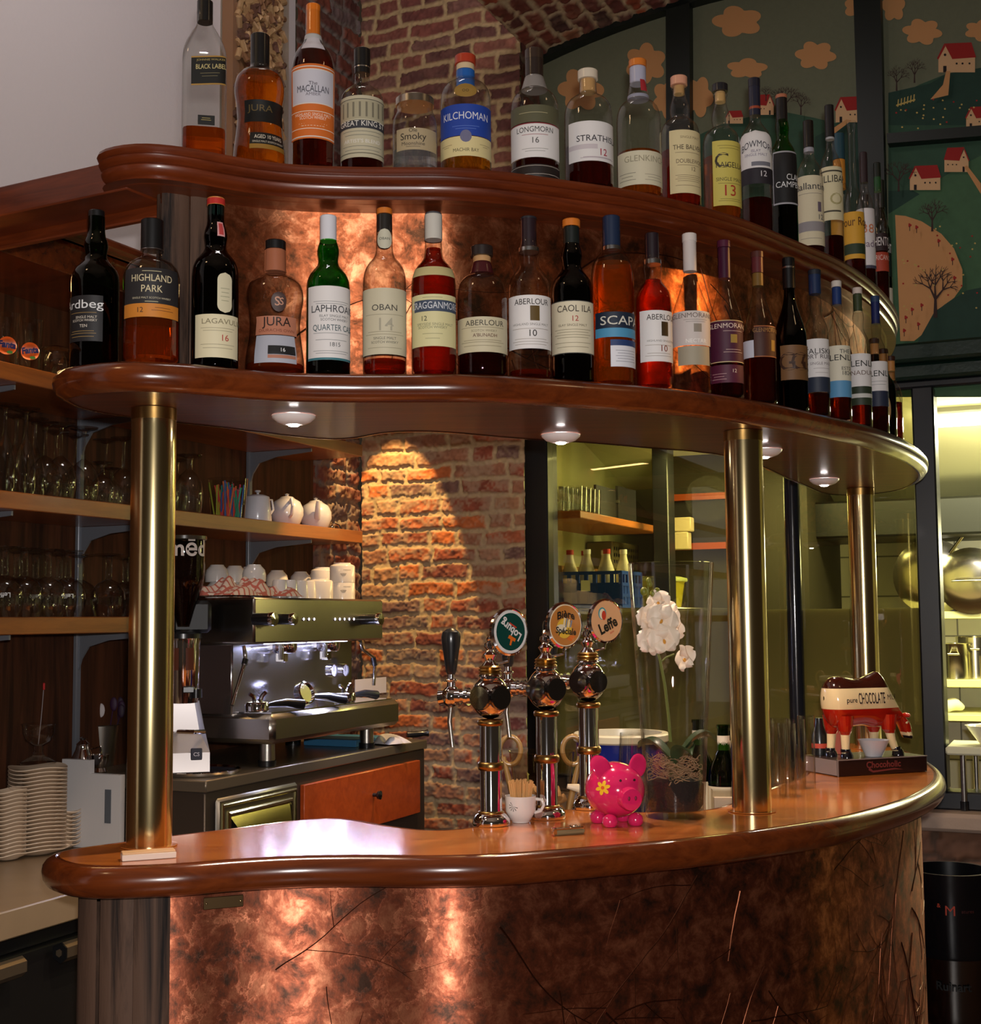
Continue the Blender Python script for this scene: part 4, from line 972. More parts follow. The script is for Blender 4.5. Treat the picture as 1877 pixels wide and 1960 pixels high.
# lower shelf, from the left
bottle(180, 404, 715, 96, 1, 'bulb', 'd', ('dark', .5), [cp(.80, BK, 1, .34)], [dict(z=(.16, .44), w=50, off=-32, c=(34, 32, 34), t=[('Ardbeg', .80, .075, (225, 225, 225), -.10, 1.25), ('SINGLE MALT', .52, .022, (215, 205, 190), .2), ('SCOTCH WHISKY', .45, .020, (215, 205, 190), .1), ('TEN', .33, .026, (215, 205, 190), .1)], lines=tiny((150, 120, 70), (.62, .22, .17, .10)))],
 'dark green whisky bottle with black label, first from the left on the lower shelf')
bottle(290, 422, 702, 112, 1, 'broad', 'c', ('amber', .30), [cp(.80, BK, 1, .40), (.79, .80, .41, SILV, 'ring')], [dict(z=(.39, .63), w=64, c=(38, 36, 38), t=[('HIGHLAND', .70, .066, (214, 200, 160), 0, .80), ('PARK', .40, .066, (214, 200, 160), 0, .40), ('SINGLE MALT SCOTCH WHISKY', .15, .018, (200, 190, 160))], lines=tiny((200, 190, 150), (.90, .05), -.3, .3)), dict(z=(.30, .39), w=66, c=(208, 130, 44), t=[('12', .5, .048, (60, 40, 30), -.35)], lines=tiny((120, 70, 30), (.5, .7), .0, .7))],
 'wide clear bottle with black and orange label, second from the left on the lower shelf')
bottle(412, 380, 713, 92, 1, 'bulb', 'b', ('dark', .7), [cp(.865, (28, 66, 58), .955, .36, N1), cp(.955, (216, 140, 70), 1, .385), (.957, .996, .392, (196, 50, 44), 'tax_seal')], [dict(z=(.055, .30), w=62, off=8, c=CREAM, t=[('LAGAVULIN', .83, .042, (140, 130, 100), .25, 1.0), ('16', .45, .050, (180, 60, 50), .25)], lines=tiny((170, 160, 130), (.68, .62, .3, .22))), dict(z=(.31, .54), w=19, off=24, c=(216, 208, 176), shape='pill', lines=tiny((150, 150, 120), (.6, .5, .4, .3), -.6, .6)), dict(z=(.765, .85), w=20, off=28, c=(222, 160, 160), band=[(.1, .9, (196, 70, 70), -.6, .6)])],
 'dark brown bottle with cream label and green neck, third from the left on the lower shelf')
bottle(526, 462, 722, 116, 1, 'jura', 'c', ('amber', .085), [cp(.935, BK, 1, .36), cp(.77, (172, 104, 74), .935, 0, N1)], [dict(z=(.275, .41), w=50, c=(186, 120, 92), off=5, t=[('JURA', .68, .092, (40, 24, 20), 0, .72), ('DIURACHS OWN', .22, .030, (130, 70, 50), 0, .9)]), dict(z=(.07, .27), w=44, c=(176, 178, 190), off=2, shape=None, band=[(.30, .62, (24, 24, 26), -.35, .95), (.16, .28, (180, 120, 96), -.35, .95)], t=[('16', .46, .040, (230, 230, 230), .3)]), dict(z=(.44, .58), w=16, off=8, c=(66, 40, 34), shape='oval', t=[('S', .5, .09, (196, 140, 112), -.2), ('S', .5, .07, (196, 140, 112), .35), ('~', .7, .09, (196, 140, 112))])],
 'waisted clear bottle with copper neck, fourth from the left on the lower shelf')
bottle(628, 414, 725, 85, 1, 'bulb', 'g', ('dark', .12), [cp(.84, (226, 226, 234), 1, .385)], [dict(z=(.085, .535), w=72, off=10, c=WHT, band=[(0, .03, (60, 120, 130))], t=[('LAPHROAIG', .685, .062, (70, 70, 74), .12, 1.0), ('ISLAY SINGLE MALT', .59, .022, (90, 90, 90), .12), ('SCOTCH WHISKY', .54, .022, (90, 90, 90), .12), ('QUARTER CASK', .43, .052, (70, 90, 96), .14, .95), ('1815', .205, .036, (90, 90, 90), .1)], lines=tiny((150, 150, 150), (.79, .76, .36, .27, .12, .09)))],
 'bright green bottle with white label and white cap on the lower shelf')
bottle(736, 400, 725, 84, 1, 'std', 'c', ('red', .095), [cp(.965, ORG, 1, .37), cp(.855, (44, 40, 38), .965, .355, N1)], [dict(z=(.115, .50), w=80, c=(206, 198, 170), t=[('OBAN', .70, .050, (70, 66, 60), 0, .52), ('14', .44, .105, (170, 164, 142)), ('SINGLE MALT', .24, .022, (100, 96, 84)), ('SCOTCH WHISKY', .18, .020, (100, 96, 84))], lines=tiny((160, 152, 126), (.60, .34, .30, .10))), dict(z=(.75, .87), w=58, c=(204, 200, 178), shape='oval', t=[('OBAN', .5, .022, (90, 90, 80))])],
 'clear bottle with cream label and oval neck medal, orange-topped, on the lower shelf')
bottle(830, 408, 725, 86, 1, 'std', 'c', ('red', .78), [cp(.835, (206, 202, 192), .99, .40), cp(.985, (70, 72, 78), 1, .38, 'cap_top')], [dict(z=(.165, .475), w=74, c=(220, 212, 160), t=[('CRAGGANMORE', .78, .058, (220, 222, 226), .05, 1.05), ('12', .53, .042, (90, 90, 70), -.35), ('SPEYSIDE SINGLE MALT', .42, .022, (130, 130, 100), .05), ('SCOTCH WHISKY', .36, .022, (130, 130, 100), -.05)], band=[(.67, .89, (66, 78, 98), -.78, 1)], lines=tiny((160, 156, 116), (.94, .15, .24), -.4, .3)), dict(z=(.59, .645), w=70, c=(196, 184, 130))],
 'amber bottle with pale yellow label and blue name plate on the lower shelf')
bottle(923, 472, 727, 96, 1, 'squat', 'c', ('wine', .42), [cp(.925, (40, 30, 28), 1, .45), cp(.88, (196, 150, 100), .925, .36, 'cork'), cp(.79, (66, 10, 20), .88, 0, N1)], [dict(z=(.17, .43), w=78, c=(206, 196, 164), t=[('ABERLOUR', .82, .058, (70, 64, 54), .08, .68), ('SCOTCH WHISKY', .60, .024, (130, 120, 96), .05), ("A'BUNADH", .47, .036, (100, 60, 50), .08)], lines=tiny((150, 140, 112), (.70, .34, .28, .18)))],
 'squat bottle of dark red whisky with grey-cream label on the lower shelf')
bottle(1013, 416, 730, 82, 1, 'bulb', 'c', ('red', .055), [cp(.81, (38, 22, 30), .99, .37, N1), cp(.985, (40, 40, 46), 1, .39), (.785, .812, .49, SILV, 'silver_collar')], [dict(z=(.175, .495), w=76, off=3, c=WHT, t=[('ABERLOUR', .87, .050, (60, 54, 50), .05, .72), ('HIGHLAND SINGLE MALT', .45, .020, (120, 116, 110)), ('10', .28, .056, (50, 44, 40), .05)], band=[(.52, .80, (96, 74, 30), -.02, .32)], lines=tiny((170, 160, 150), (.37, .18, .13, .08)))],
 'clear bottle with white label and dark purple neck on the lower shelf')
bottle(1095, 421, 735, 82, 1, 'bulb', 'b', ('dark', .60), [cp(.955, ORG, 1, .43), cp(.845, (22, 30, 28), .955, .38, N1)], [dict(z=(.165, .48), w=76, c=(222, 212, 184), t=[('CAOL ILA', .84, .056, (70, 62, 52), .08, .72), ('12', .65, .046, (170, 50, 44), .08), ('ISLAY SINGLE MALT', .53, .020, (100, 90, 70))], lines=tiny((150, 140, 112), (.45, .40, .35, .30, .2, .12)), band=[(.0, .012, (60, 60, 60)), (.985, 1, (60, 60, 60))])],
 'dark bottle with cream label and orange cap on the lower shelf')
bottle(1172, 415, 742, 84, 1, 'squat', 'c', ('orange', .72), [cp(.825, (28, 44, 72), 1, .41), (.80, .826, .42, SILV, 'silver_collar')], [dict(z=(.27, .415), w=72, off=20, c=(26, 38, 58), t=[('SCAPA', .64, .072, (214, 210, 196), .1, .95)], band=[(0, .36, (78, 150, 190))]), dict(z=(.10, .255), w=45, off=38, c=(226, 226, 232), band=[(.78, 1, (36, 60, 110))], lines=tiny((150, 150, 160), (.6, .5, .4, .3, .2)))],
 'orange-glowing bottle with navy and blue label on the lower shelf')
bottle(1250, 447, 752, 72, 1, 'bulb', 'c', ('red', .70), [cp(.83, (36, 24, 32), 1, .37), (.80, .832, .49, SILV, 'silver_collar')], [dict(z=(.165, .485), w=64, off=18, c=WHT, t=[('ABERLOUR', .86, .050, (60, 54, 50), .25, .95), ('HIGHLAND SINGLE MALT', .40, .018, (120, 116, 110), .2), ('10', .25, .056, (130, 60, 40), .2)], band=[(.50, .78, (60, 44, 20), .10, .48)], lines=tiny((170, 160, 150), (.32, .16, .11)))],
 'red amber bottle with white label turned right and dark neck on the lower shelf')
bottle(1322, 448, 762, 76, 1, 'taper', 'c', None, [cp(.765, (214, 204, 200), .955, .35, N1), cp(.95, (222, 212, 206), 1, .38)], [dict(z=(.29, .50), w=76, c=(212, 202, 196), t=[('GLENMORANGIE', .86, .042, (110, 96, 90), .2, 1.2), ('NECTAR', .12, .034, (240, 236, 230), .2)], band=[(.38, .62, (150, 140, 126), .1, .42)], lines=tiny((160, 150, 144), (.74, .68), -.3, .7)), dict(z=(.17, .285), w=55, off=10, c=(168, 158, 136), band=[])],
 'empty clear bottle with long white neck sleeve and beige label on the lower shelf')
bottle(1388, 461, 770, 68, 1, 'taper', 'c', ('wine', .30), [cp(.76, (60, 14, 44), .955, .36, N1), cp(.955, (80, 24, 52), 1, .39)], [dict(z=(.22, .48), w=80, c=(72, 22, 50), t=[('GLENMORANGIE', .86, .042, (224, 206, 190), .25, 1.2)], band=[(.46, .66, (160, 130, 60), .2, .5), (.0, .02, (210, 190, 140)), (.98, 1, (210, 180, 130))], lines=tiny((200, 170, 160), (.74, .30, .24), -.1, .8)), dict(z=(.095, .205), w=76, c=(84, 24, 52), t=[('12', .65, .032, (220, 200, 180), .35)], lines=tiny((190, 150, 150), (.5, .35, .2), -.7, .0))],
 'bottle with deep purple neck and purple label on the lower shelf')
bottle(1452, 482, 775, 66, 1, 'taper', 'c', ('dark', .38), [cp(.86, (96, 40, 44), .97, .35, N1), cp(.96, (84, 44, 38), 1, .38), cp(.775, (120, 90, 40), .86, .33, 'gold_collar')], [dict(z=(.30, .50), w=48, off=30, c=(70, 34, 24), t=[('GLENMORANGIE', .85, .040, (150, 110, 60), .2, 1.4)], band=[(.2, .55, (170, 130, 50), .3, .7), (.0, .03, (170, 100, 60)), (.97, 1, (170, 100, 60))]), dict(z=(.30, .41), w=26, off=-45, c=(206, 208, 222))],
 'bottle with brown label, white price tag and maroon neck on the lower shelf')
bottle(1512, 494, 783, 66, 1, 'taper', 'k', ('dark', .35), [cp(.80, (10, 10, 12), 1, .37, N1), (.93, .945, .375, SILV, 'silver_ring')], [dict(z=(.20, .42), w=62, off=24, c=(120, 84, 50), t=[('G', .5, .16, (60, 34, 20), .1), ('G', .5, .16, (60, 34, 20), -.6), ('G', .5, .16, (60, 34, 20), .7)])],
 'black bottle with patterned gold label on the lower shelf')
bottle(1562, 517, 798, 48, 1, 'bulb', 'c', ('dark', .16), [cp(.835, (30, 48, 84), 1, .50), cp(.965, (36, 40, 50), 1.0, .53, 'cap_top')], [dict(z=(.165, .52), w=80, c=WHT, t=[('TALISKER', .76, .050, (80, 76, 76), .3, 1.2), ('PORT RUIGHE', .66, .040, (90, 80, 80), .3, 1.3), ('SINGLE MALT', .53, .026, (120, 110, 110), .3)], band=[(0, .28, (40, 48, 66))], lines=tiny((170, 160, 160), (.44, .36), -.2, .8))],
 'bottle with white and navy label and dark blue cap, beside the black bottle on the lower shelf')
bottle(1604, 538, 805, 46, 1, 'bulb', 'c', ('dark', .20), [cp(.83, (30, 56, 110), .955, .40, N1), cp(.955, (216, 208, 198), 1, .44)], [dict(z=(.17, .53), w=80, c=(224, 218, 196), t=[('THE', .88, .040, (60, 60, 56), .4), ('GLENLIVET', .76, .058, (60, 60, 56), .5, 1.7), ('ESTD', .55, .034, (90, 80, 70), .5), ('1824', .46, .040, (60, 60, 56), .5)], band=[(0, .32, (92, 152, 196))])],
 'bottle with cream and light blue label and white-topped blue cap on the lower shelf')
bottle(1644, 551, 812, 44, 1, 'bulb', 'c', ('dark', .22), [cp(.83, (58, 70, 44), .955, .40, N1), cp(.955, (214, 200, 190), 1, .44)], [dict(z=(.16, .52), w=80, c=WHT, t=[('GLENLIVET', .80, .060, (60, 60, 56), .5, 1.7), ('NADURRA', .62, .044, (120, 100, 90), .5, 1.2)], band=[(0, .36, (44, 56, 38)), (.14, .22, (206, 206, 200))])],
 'bottle with white and olive label and olive neck on the lower shelf')
bottle(1678, 567, 818, 40, 1, 'bulb', 'c', ('dark', .24), [cp(.80, (28, 40, 92), .96, .42, N1), cp(.955, (44, 66, 100), 1, .45)], [dict(z=(.20, .52), w=80, c=WHT, t=[('GLENLIVET', .72, .060, (60, 60, 56), .5, 1.7)], band=[(0, .34, (36, 44, 66))], lines=tiny((150, 150, 150), (.55, .48)))],
 'bottle with white and dark navy label and blue cap near right end of the lower shelf')
for i, (x, yt, yb, wp, kd) in enumerate(((1708, 648, 822, 30, 'b'), (1728, 668, 838, 30, 'd'), (1746, 682, 850, 28, 'c'), (1762, 700, 862, 26, 'c'))):
    bottle(x, yt, yb, wp*1.5, 1, 'small', kd, ('dark', .5) if i < 3 else None, [cp(.84, (190, 130, 70), .95, .40, 'cork'), cp(.95, (60, 30, 20), 1, .44)], [dict(z=(.14, .56), w=50, off=-20, c=(176, 140, 92), shape='oval')],
    ['small dark corked bottle, first of four at the right tip of the lower shelf', 'small greenish oval-labelled bottle, second of the four at the right tip of the lower shelf', 'small oval-labelled bottle, third of the four at the right tip of the lower shelf', 'small clear bottle standing outermost at the right tip of the lower shelf'][i], pos=((.975, 3.33), (1.03, 3.44), (1.085, 3.56), (1.125, 3.69))[i])
# upper shelf, from the left
bottle(391, 3, 300, 88, 2, 'square', 'c', ('amber', .165), [cp(.865, BK, 1, .36)], [dict(z=(.42, .60), w=40, off=10, tilt=.12, c=(24, 24, 22), t=[('BLACK LABEL', .62, .042, (206, 190, 130), .1, .95), ('JOHNNIE WALKER', .86, .018, (170, 150, 90), .1)], band=[(0, .05, (170, 130, 60)), (.95, 1, (170, 130, 60))], lines=tiny((120, 110, 80), (.4, .3), -.5, .6)), dict(z=(.17, .23), w=20, off=5, c=(26, 26, 24), lines=tiny((170, 150, 90), (.5, .7), -.6, .6))],
 'tall square clear bottle with slanted black label, first from the left on the upper shelf')
bottle(497, 68, 312, 104, 2, 'jura', 'c', ('orange', .70), [cp(.745, BK, 1, .36)], [dict(z=(.30, .46), w=60, off=20, c=(12, 12, 10), t=[('JURA', .62, .066, (96, 78, 40), -.3, .6)], band=[]), dict(z=(.10, .22), w=44, off=22, c=(20, 18, 16), band=[(.0, .28, (150, 110, 40))], t=[('AGED 10 YEARS', .72, .040, (220, 210, 190), 0, .85), ('SINGLE MALT SCOTCH WHISKY', .42, .020, (210, 200, 180), 0, .95)])],
 'waisted amber bottle with black neck, second from the left on the upper shelf')
bottle(599, 10, 320, 86, 2, 'mac', 'c', ('dark', .78), [cp(.815, (226, 120, 24), 1, .33), cp(.78, (190, 190, 190), .815, 0, 'silver_collar')], [dict(z=(.165, .60), w=78, c=(214, 110, 40), band=[(.02, .97, (226, 216, 206), -.96, .96), (.035, .955, (214, 110, 40), -.92, .92), (.46, .93, (226, 216, 206), -.82, .82), (.475, .915, (206, 204, 214), -.78, .78), (.355, .365, (236, 216, 196), -.9, .9), (.125, .135, (236, 216, 196), -.9, .9)], t=[('The', .73, .030, (90, 80, 90), 0), ('MACALLAN', .655, .056, (56, 54, 66), 0, .66), ('AMBER', .585, .026, (110, 100, 110), 0), ('HIGHLAND SINGLE MALT', .315, .026, (240, 220, 200), 0, .78), ('SCOTCH WHISKY', .27, .026, (240, 220, 200), 0, .55)], lines=tiny((150, 140, 150), (.54, .51), -.4, .4)+tiny((240, 210, 180), (.2, .17), -.5, .5)), dict(z=(.70, .80), w=40, c=(206, 200, 206), shape='arch')],
 'tall bottle with orange cap and orange and white label on the upper shelf')
bottle(693, 95, 322, 84, 2, 'gk', 'c', ('dark', .12), [cp(.80, BK, .985, .37, N1), cp(.86, BK, 1, .385), (.845, .86, .38, SILV, 'ring')], [dict(z=(.085, .57), w=84, c=(196, 188, 160), band=[(.47, .60, (58, 60, 66)), (.93, .945, (110, 104, 88)), (.06, .075, (110, 104, 88)), (.62, .92, (176, 168, 140), -.75, .75)]+[(.65, .89, (120, 114, 96), -.70+.2*i, -.64+.2*i) for i in range(8)], t=[('GREAT KING ST', .535, .060, (224, 220, 210), 0, .92), ("ARTIST'S BLEND", .25, .040, (226, 222, 214), 0, .7)], lines=tiny((120, 120, 110), (.42, .36, .18, .12)))],
 'clear bottle with large grey-cream building label and black cap on the upper shelf')
bottle(794, 190, 324, 88, 2, 'jar', 'c', ('water', .30), [(.90, 1.0, .86, pm('jar_lid_tin', (.60, .55, .48), .25, 1), 'lid')], [dict(z=(.24, .52), w=60, off=12, c=(176, 158, 124), t=[('Smoky', .60, .125, (50, 42, 36), -.2, .62), ('Moonshine', .28, .066, (60, 50, 44), -.2, .55), ('Ole', .88, .07, (50, 42, 36), -.2)], lines=tiny((110, 96, 76), (.14,), -.5, .1))],
 'glass jar with tin lid and kraft label on the upper shelf', name='glass_jar', yaw=-5)
bottle(891, 108, 322, 99, 2, 'squat', 'c', ('gold', .30), [cp(.93, (176, 56, 30), 1, .42), cp(.88, (214, 190, 150), .93, .36, 'cork'), cp(.73, (26, 92, 170), .88, .37, N1)], [dict(z=(.275, .53), w=78, c=(30, 66, 160), t=[('KILCHOMAN', .62, .085, (226, 226, 232), 0, .88)], lines=tiny((90, 120, 200), (.3, .22), -.4, .4)), dict(z=(.11, .27), w=80, c=(222, 206, 150), t=[('MACHIR BAY', .30, .040, (90, 80, 60), 0, .45)], lines=tiny((160, 140, 100), (.6, .5), -.8, -.4)+tiny((160, 140, 100), (.62, .52), .4, .8)), dict(z=(.22, .32), w=13, c=(110, 110, 140), shape='oval'), dict(z=(.585, .70), w=26, c=(150, 116, 50), shape='oval', t=[('oo', .5, .05, (96, 70, 26))])],
 'clear bottle with royal blue label and blue neck on the upper shelf')
bottle(1023, 96, 332, 94, 2, 'std', 'c', ('dark', .15), [cp(.80, (40, 28, 24), .93, .38, N1), cp(.925, (52, 36, 28), 1, .385), cp(.70, (140, 134, 130), .80, 0, 'silver_collar')], [dict(z=(.15, .40), w=80, c=WHT, t=[('LONGMORN', .80, .056, (60, 56, 54), 0, .70), ('16', .48, .060, (90, 86, 84), 0)], band=[(.97, 1, (130, 30, 40))], lines=tiny((160, 90, 90), (.66,), -.4, .4)+tiny((160, 156, 150), (.25, .18), -.4, .4)), dict(z=(.405, .53), w=78, c=(92, 90, 66), lines=tiny((180, 170, 130), (.55,), -.5, .4)), dict(z=(.0, .10), w=84, c=(34, 26, 24), lines=tiny((180, 170, 160), (.3, .9), -1, 1))],
 'clear bottle with olive and white label and stitched leather foot on the upper shelf')
bottle(1126, 136, 347, 95, 2, 'squat', 'c', ('dark', .36), [cp(.925, (220, 206, 184), 1, .42), cp(.82, (206, 160, 104), .925, .33, 'cork')], [dict(z=(.20, .52), w=68, off=14, c=WHT, t=[('STRATHISLA', .56, .070, (50, 46, 52), .22, .95), ('12', .22, .078, (170, 50, 70), .3)], band=[(.30, .42, (206, 196, 200), -1, .1)], lines=tiny((170, 150, 160), (.08, .1), -.5, .8))],
 'clear bottle with white cap, cork and white label on the upper shelf')
bottle(1222, 116, 364, 88, 2, 'glenk', 'c', ('orange', .33), [cp(.95, ORG, 1, .40), cp(.83, (176, 176, 196), .95, .37, N1), cp(.72, (150, 150, 166), .745, 0, 'foil')], [dict(z=(.075, .31), w=76, off=6, c=(216, 208, 180), t=[('GLENKINCHIE', .76, .060, (160, 152, 126), .3, 1.0)], lines=tiny((120, 112, 96), (.35, .25, .15), -.85, -.2)+tiny((160, 150, 130), (.3, .22, .14), .1, .8)), dict(z=(.76, .87), w=20, off=35, c=(170, 40, 50))],
 'clear bottle with lilac foil neck, orange stopper and low cream label on the upper shelf')
bottle(1301, 148, 382, 78, 2, 'balv', 'c', ('red', .43), [cp(.935, (222, 160, 130), 1, .43), cp(.87, (206, 160, 104), .935, .28, 'cork')], [dict(z=(.09, .555), w=58, off=26, c=(224, 208, 160), t=[('THE BALVENIE', .72, .050, (80, 66, 50), .15, 1.05), ('DOUBLEWOOD', .50, .042, (110, 90, 70), .2, .95), ('12', .38, .042, (110, 90, 70), .2), ('SINGLE MALT', .88, .026, (140, 120, 90), .1)], lines=tiny((150, 130, 100), (.64, .44, .28, .25, .22, .19, .12)))],
 'bottle with peach stopper and tall cream label on the upper shelf')
bottle(1380, 162, 397, 74, 2, 'balv', 'c', ('orange', .46), [cp(.945, (24, 24, 32), 1, .42), cp(.87, (214, 172, 110), .945, .28, 'cork')], [dict(z=(.09, .55), w=56, off=28, c=(212, 196, 96), t=[('C', .68, .15, (60, 52, 40), -.5), ('RAIGELLACHIE', .62, .056, (70, 60, 46), .45, 1.4), ('SINGLE MALT', .40, .036, (90, 80, 50), 0, .9), ('13', .22, .110, (176, 60, 40), -.1)], lines=tiny((140, 124, 60), (.92, .88, .34, .1, .07)))],
 'bottle with yellow label and black stopper on the upper shelf')
bottle(1446, 151, 417, 62, 2, 'gk', 'c', ('dark', .22), [cp(.76, (26, 30, 52), .96, .37, N1), cp(.945, (20, 24, 42), 1, .385), (.80, .82, .375, (160, 70, 44), 'ring')], [dict(z=(.40, .64), w=84, c=WHT, shape='arch', t=[('BOWMORE', .62, .060, (50, 48, 60), .08, .85, .4), ('ISLAY', .44, .024, (130, 120, 140)), ('SINGLE MALT', .34, .024, (130, 120, 140))], band=[(.05, .16, (120, 120, 130), -.2, .7)]), dict(z=(.30, .40), w=84, c=(40, 36, 44), t=[('12', .6, .050, (220, 216, 220), .3)])],
 'bottle with arched white label over a dark band and navy neck on the upper shelf')
bottle(1498, 182, 432, 54, 2, 'bulb', 'g', ('dark', .5), [cp(.83, (16, 14, 16), .98, .42, N1), cp(.975, (180, 110, 80), 1, .43)], [dict(z=(.25, .60), w=62, off=16, c=(22, 22, 24), band=[(.97, 1, (170, 170, 176)), (0, .03, (170, 170, 176)), (0, 1, (170, 170, 176), -1, -.94)], t=[('CLAN', .50, .055, (226, 226, 226), .5, .6), ('CAMPBELL', .36, .055, (226, 226, 226), .4, 1.3)])],
 'green bottle with black label and black cap on the upper shelf')
bottle(1549, 232, 449, 52, 2, 'std', 'c', ('dark', .25), [cp(.80, (20, 16, 14), 1, .40), cp(.765, (160, 160, 170), .80, .40, 'silver_collar')], [dict(z=(.06, .57), w=82, c=(220, 208, 176), t=[("Ballantine's", .84, .070, (60, 56, 60), .3, 1.3), ('12', .40, .052, (90, 86, 90), .55)], band=[(.20, .34, (150, 144, 146)), (.48, .62, (110, 96, 110), .4, .62)], lines=tiny((140, 130, 120), (.74, .1)))],
 'bottle with tall cream label and brown-black cap in front of a taller one on the upper shelf')
bottle(1590, 202, 468, 44, 2, 'std', 'c', ('wine', .18), [cp(.80, (16, 16, 22), 1, .42), cp(.785, (176, 176, 180), .80, .40, 'silver_collar')], [dict(z=(.27, .60), w=82, c=(218, 208, 170), t=[('TULLIBARDINE', .76, .062, (60, 56, 46), .55, 1.9), ('O', .38, .10, (170, 160, 110), .3)], band=[(.90, .93, (70, 66, 54), -.8, .9), (.15, .18, (70, 66, 54), -.8, .6)])],
 'bottle with short cream label between black rules and tall black cap on the upper shelf')
bottle(1607, 257, 478, 40, 2, 'std', 'c', ('amber', .3), [cp(.84, (30, 70, 84), 1, .62), cp(.66, (206, 136, 50), .84, .60, N1)], [dict(z=(.2, .5), w=70, c=(206, 150, 50))],
 'bottle with teal cap and orange neck band behind the others on the upper shelf', back=.10)
bottle(1632, 233, 486, 42, 2, 'deca', 'c', ('dark', .30), [], [dict(z=(.13, .42), w=70, off=-5, c=(214, 160, 50), t=[('Four Roses', .78, .075, (90, 50, 20), .4, 1.6)], band=[(.10, .32, (44, 60, 40))])],
 'open clear decanter bottle with yellow label on the upper shelf', name='decanter_bottle')
bottle(1655, 292, 504, 36, 2, 'std', 'c', ('dark', .3), [cp(.78, (44, 30, 36), 1, .42)], [dict(z=(.15, .58), w=80, c=(222, 216, 216), t=[('38', .65, .09, (206, 130, 90), .2), ('grade', .40, .07, (130, 110, 130), .2, .9)], band=[(.0, .05, (70, 70, 90))])],
 'bottle with tall white label and dark brown neck toward the right of the upper shelf')
bottle(1681, 312, 522, 34, 2, 'bulb', 'c', ('dark', .5), [cp(.80, (30, 80, 40), .95, .42, N1), cp(.90, (20, 30, 24), 1, .43)], [dict(z=(.38, .50), w=80, c=(46, 30, 34), t=[('AUCHENTOSHAN', .5, .085, (226, 220, 220), .4, 1.9)]), dict(z=(.24, .37), w=80, c=(176, 66, 44), t=[('AMERICAN OAK', .7, .05, (230, 200, 190), .3, 1.5)])],
 'dark bottle with white lettering over an orange-red band on the upper shelf')
bottle(1701, 345, 548, 32, 2, 'std', 'd', ('dark', .5), [cp(.80, (16, 24, 20), 1, .42)], [dict(z=(.30, .58), w=80, c=(22, 40, 34), t=[('Glen', .75, .14, (226, 226, 226), .1, 1.0)]), dict(z=(.10, .22), w=80, c=(214, 208, 190))],
 'dark green bottle with small white label at the right end of the upper shelf')
bottle(1716, 372, 580, 28, 2, 'std', 'k', ('dark', .5), [cp(.80, (14, 14, 24), 1, .42)], [dict(z=(.40, .58), w=80, c=(20, 22, 34), t=[('Gle', .5, .12, (200, 200, 210), 0, .9)])],
 'nearly black bottle at the very end of the upper shelf', back=.11)
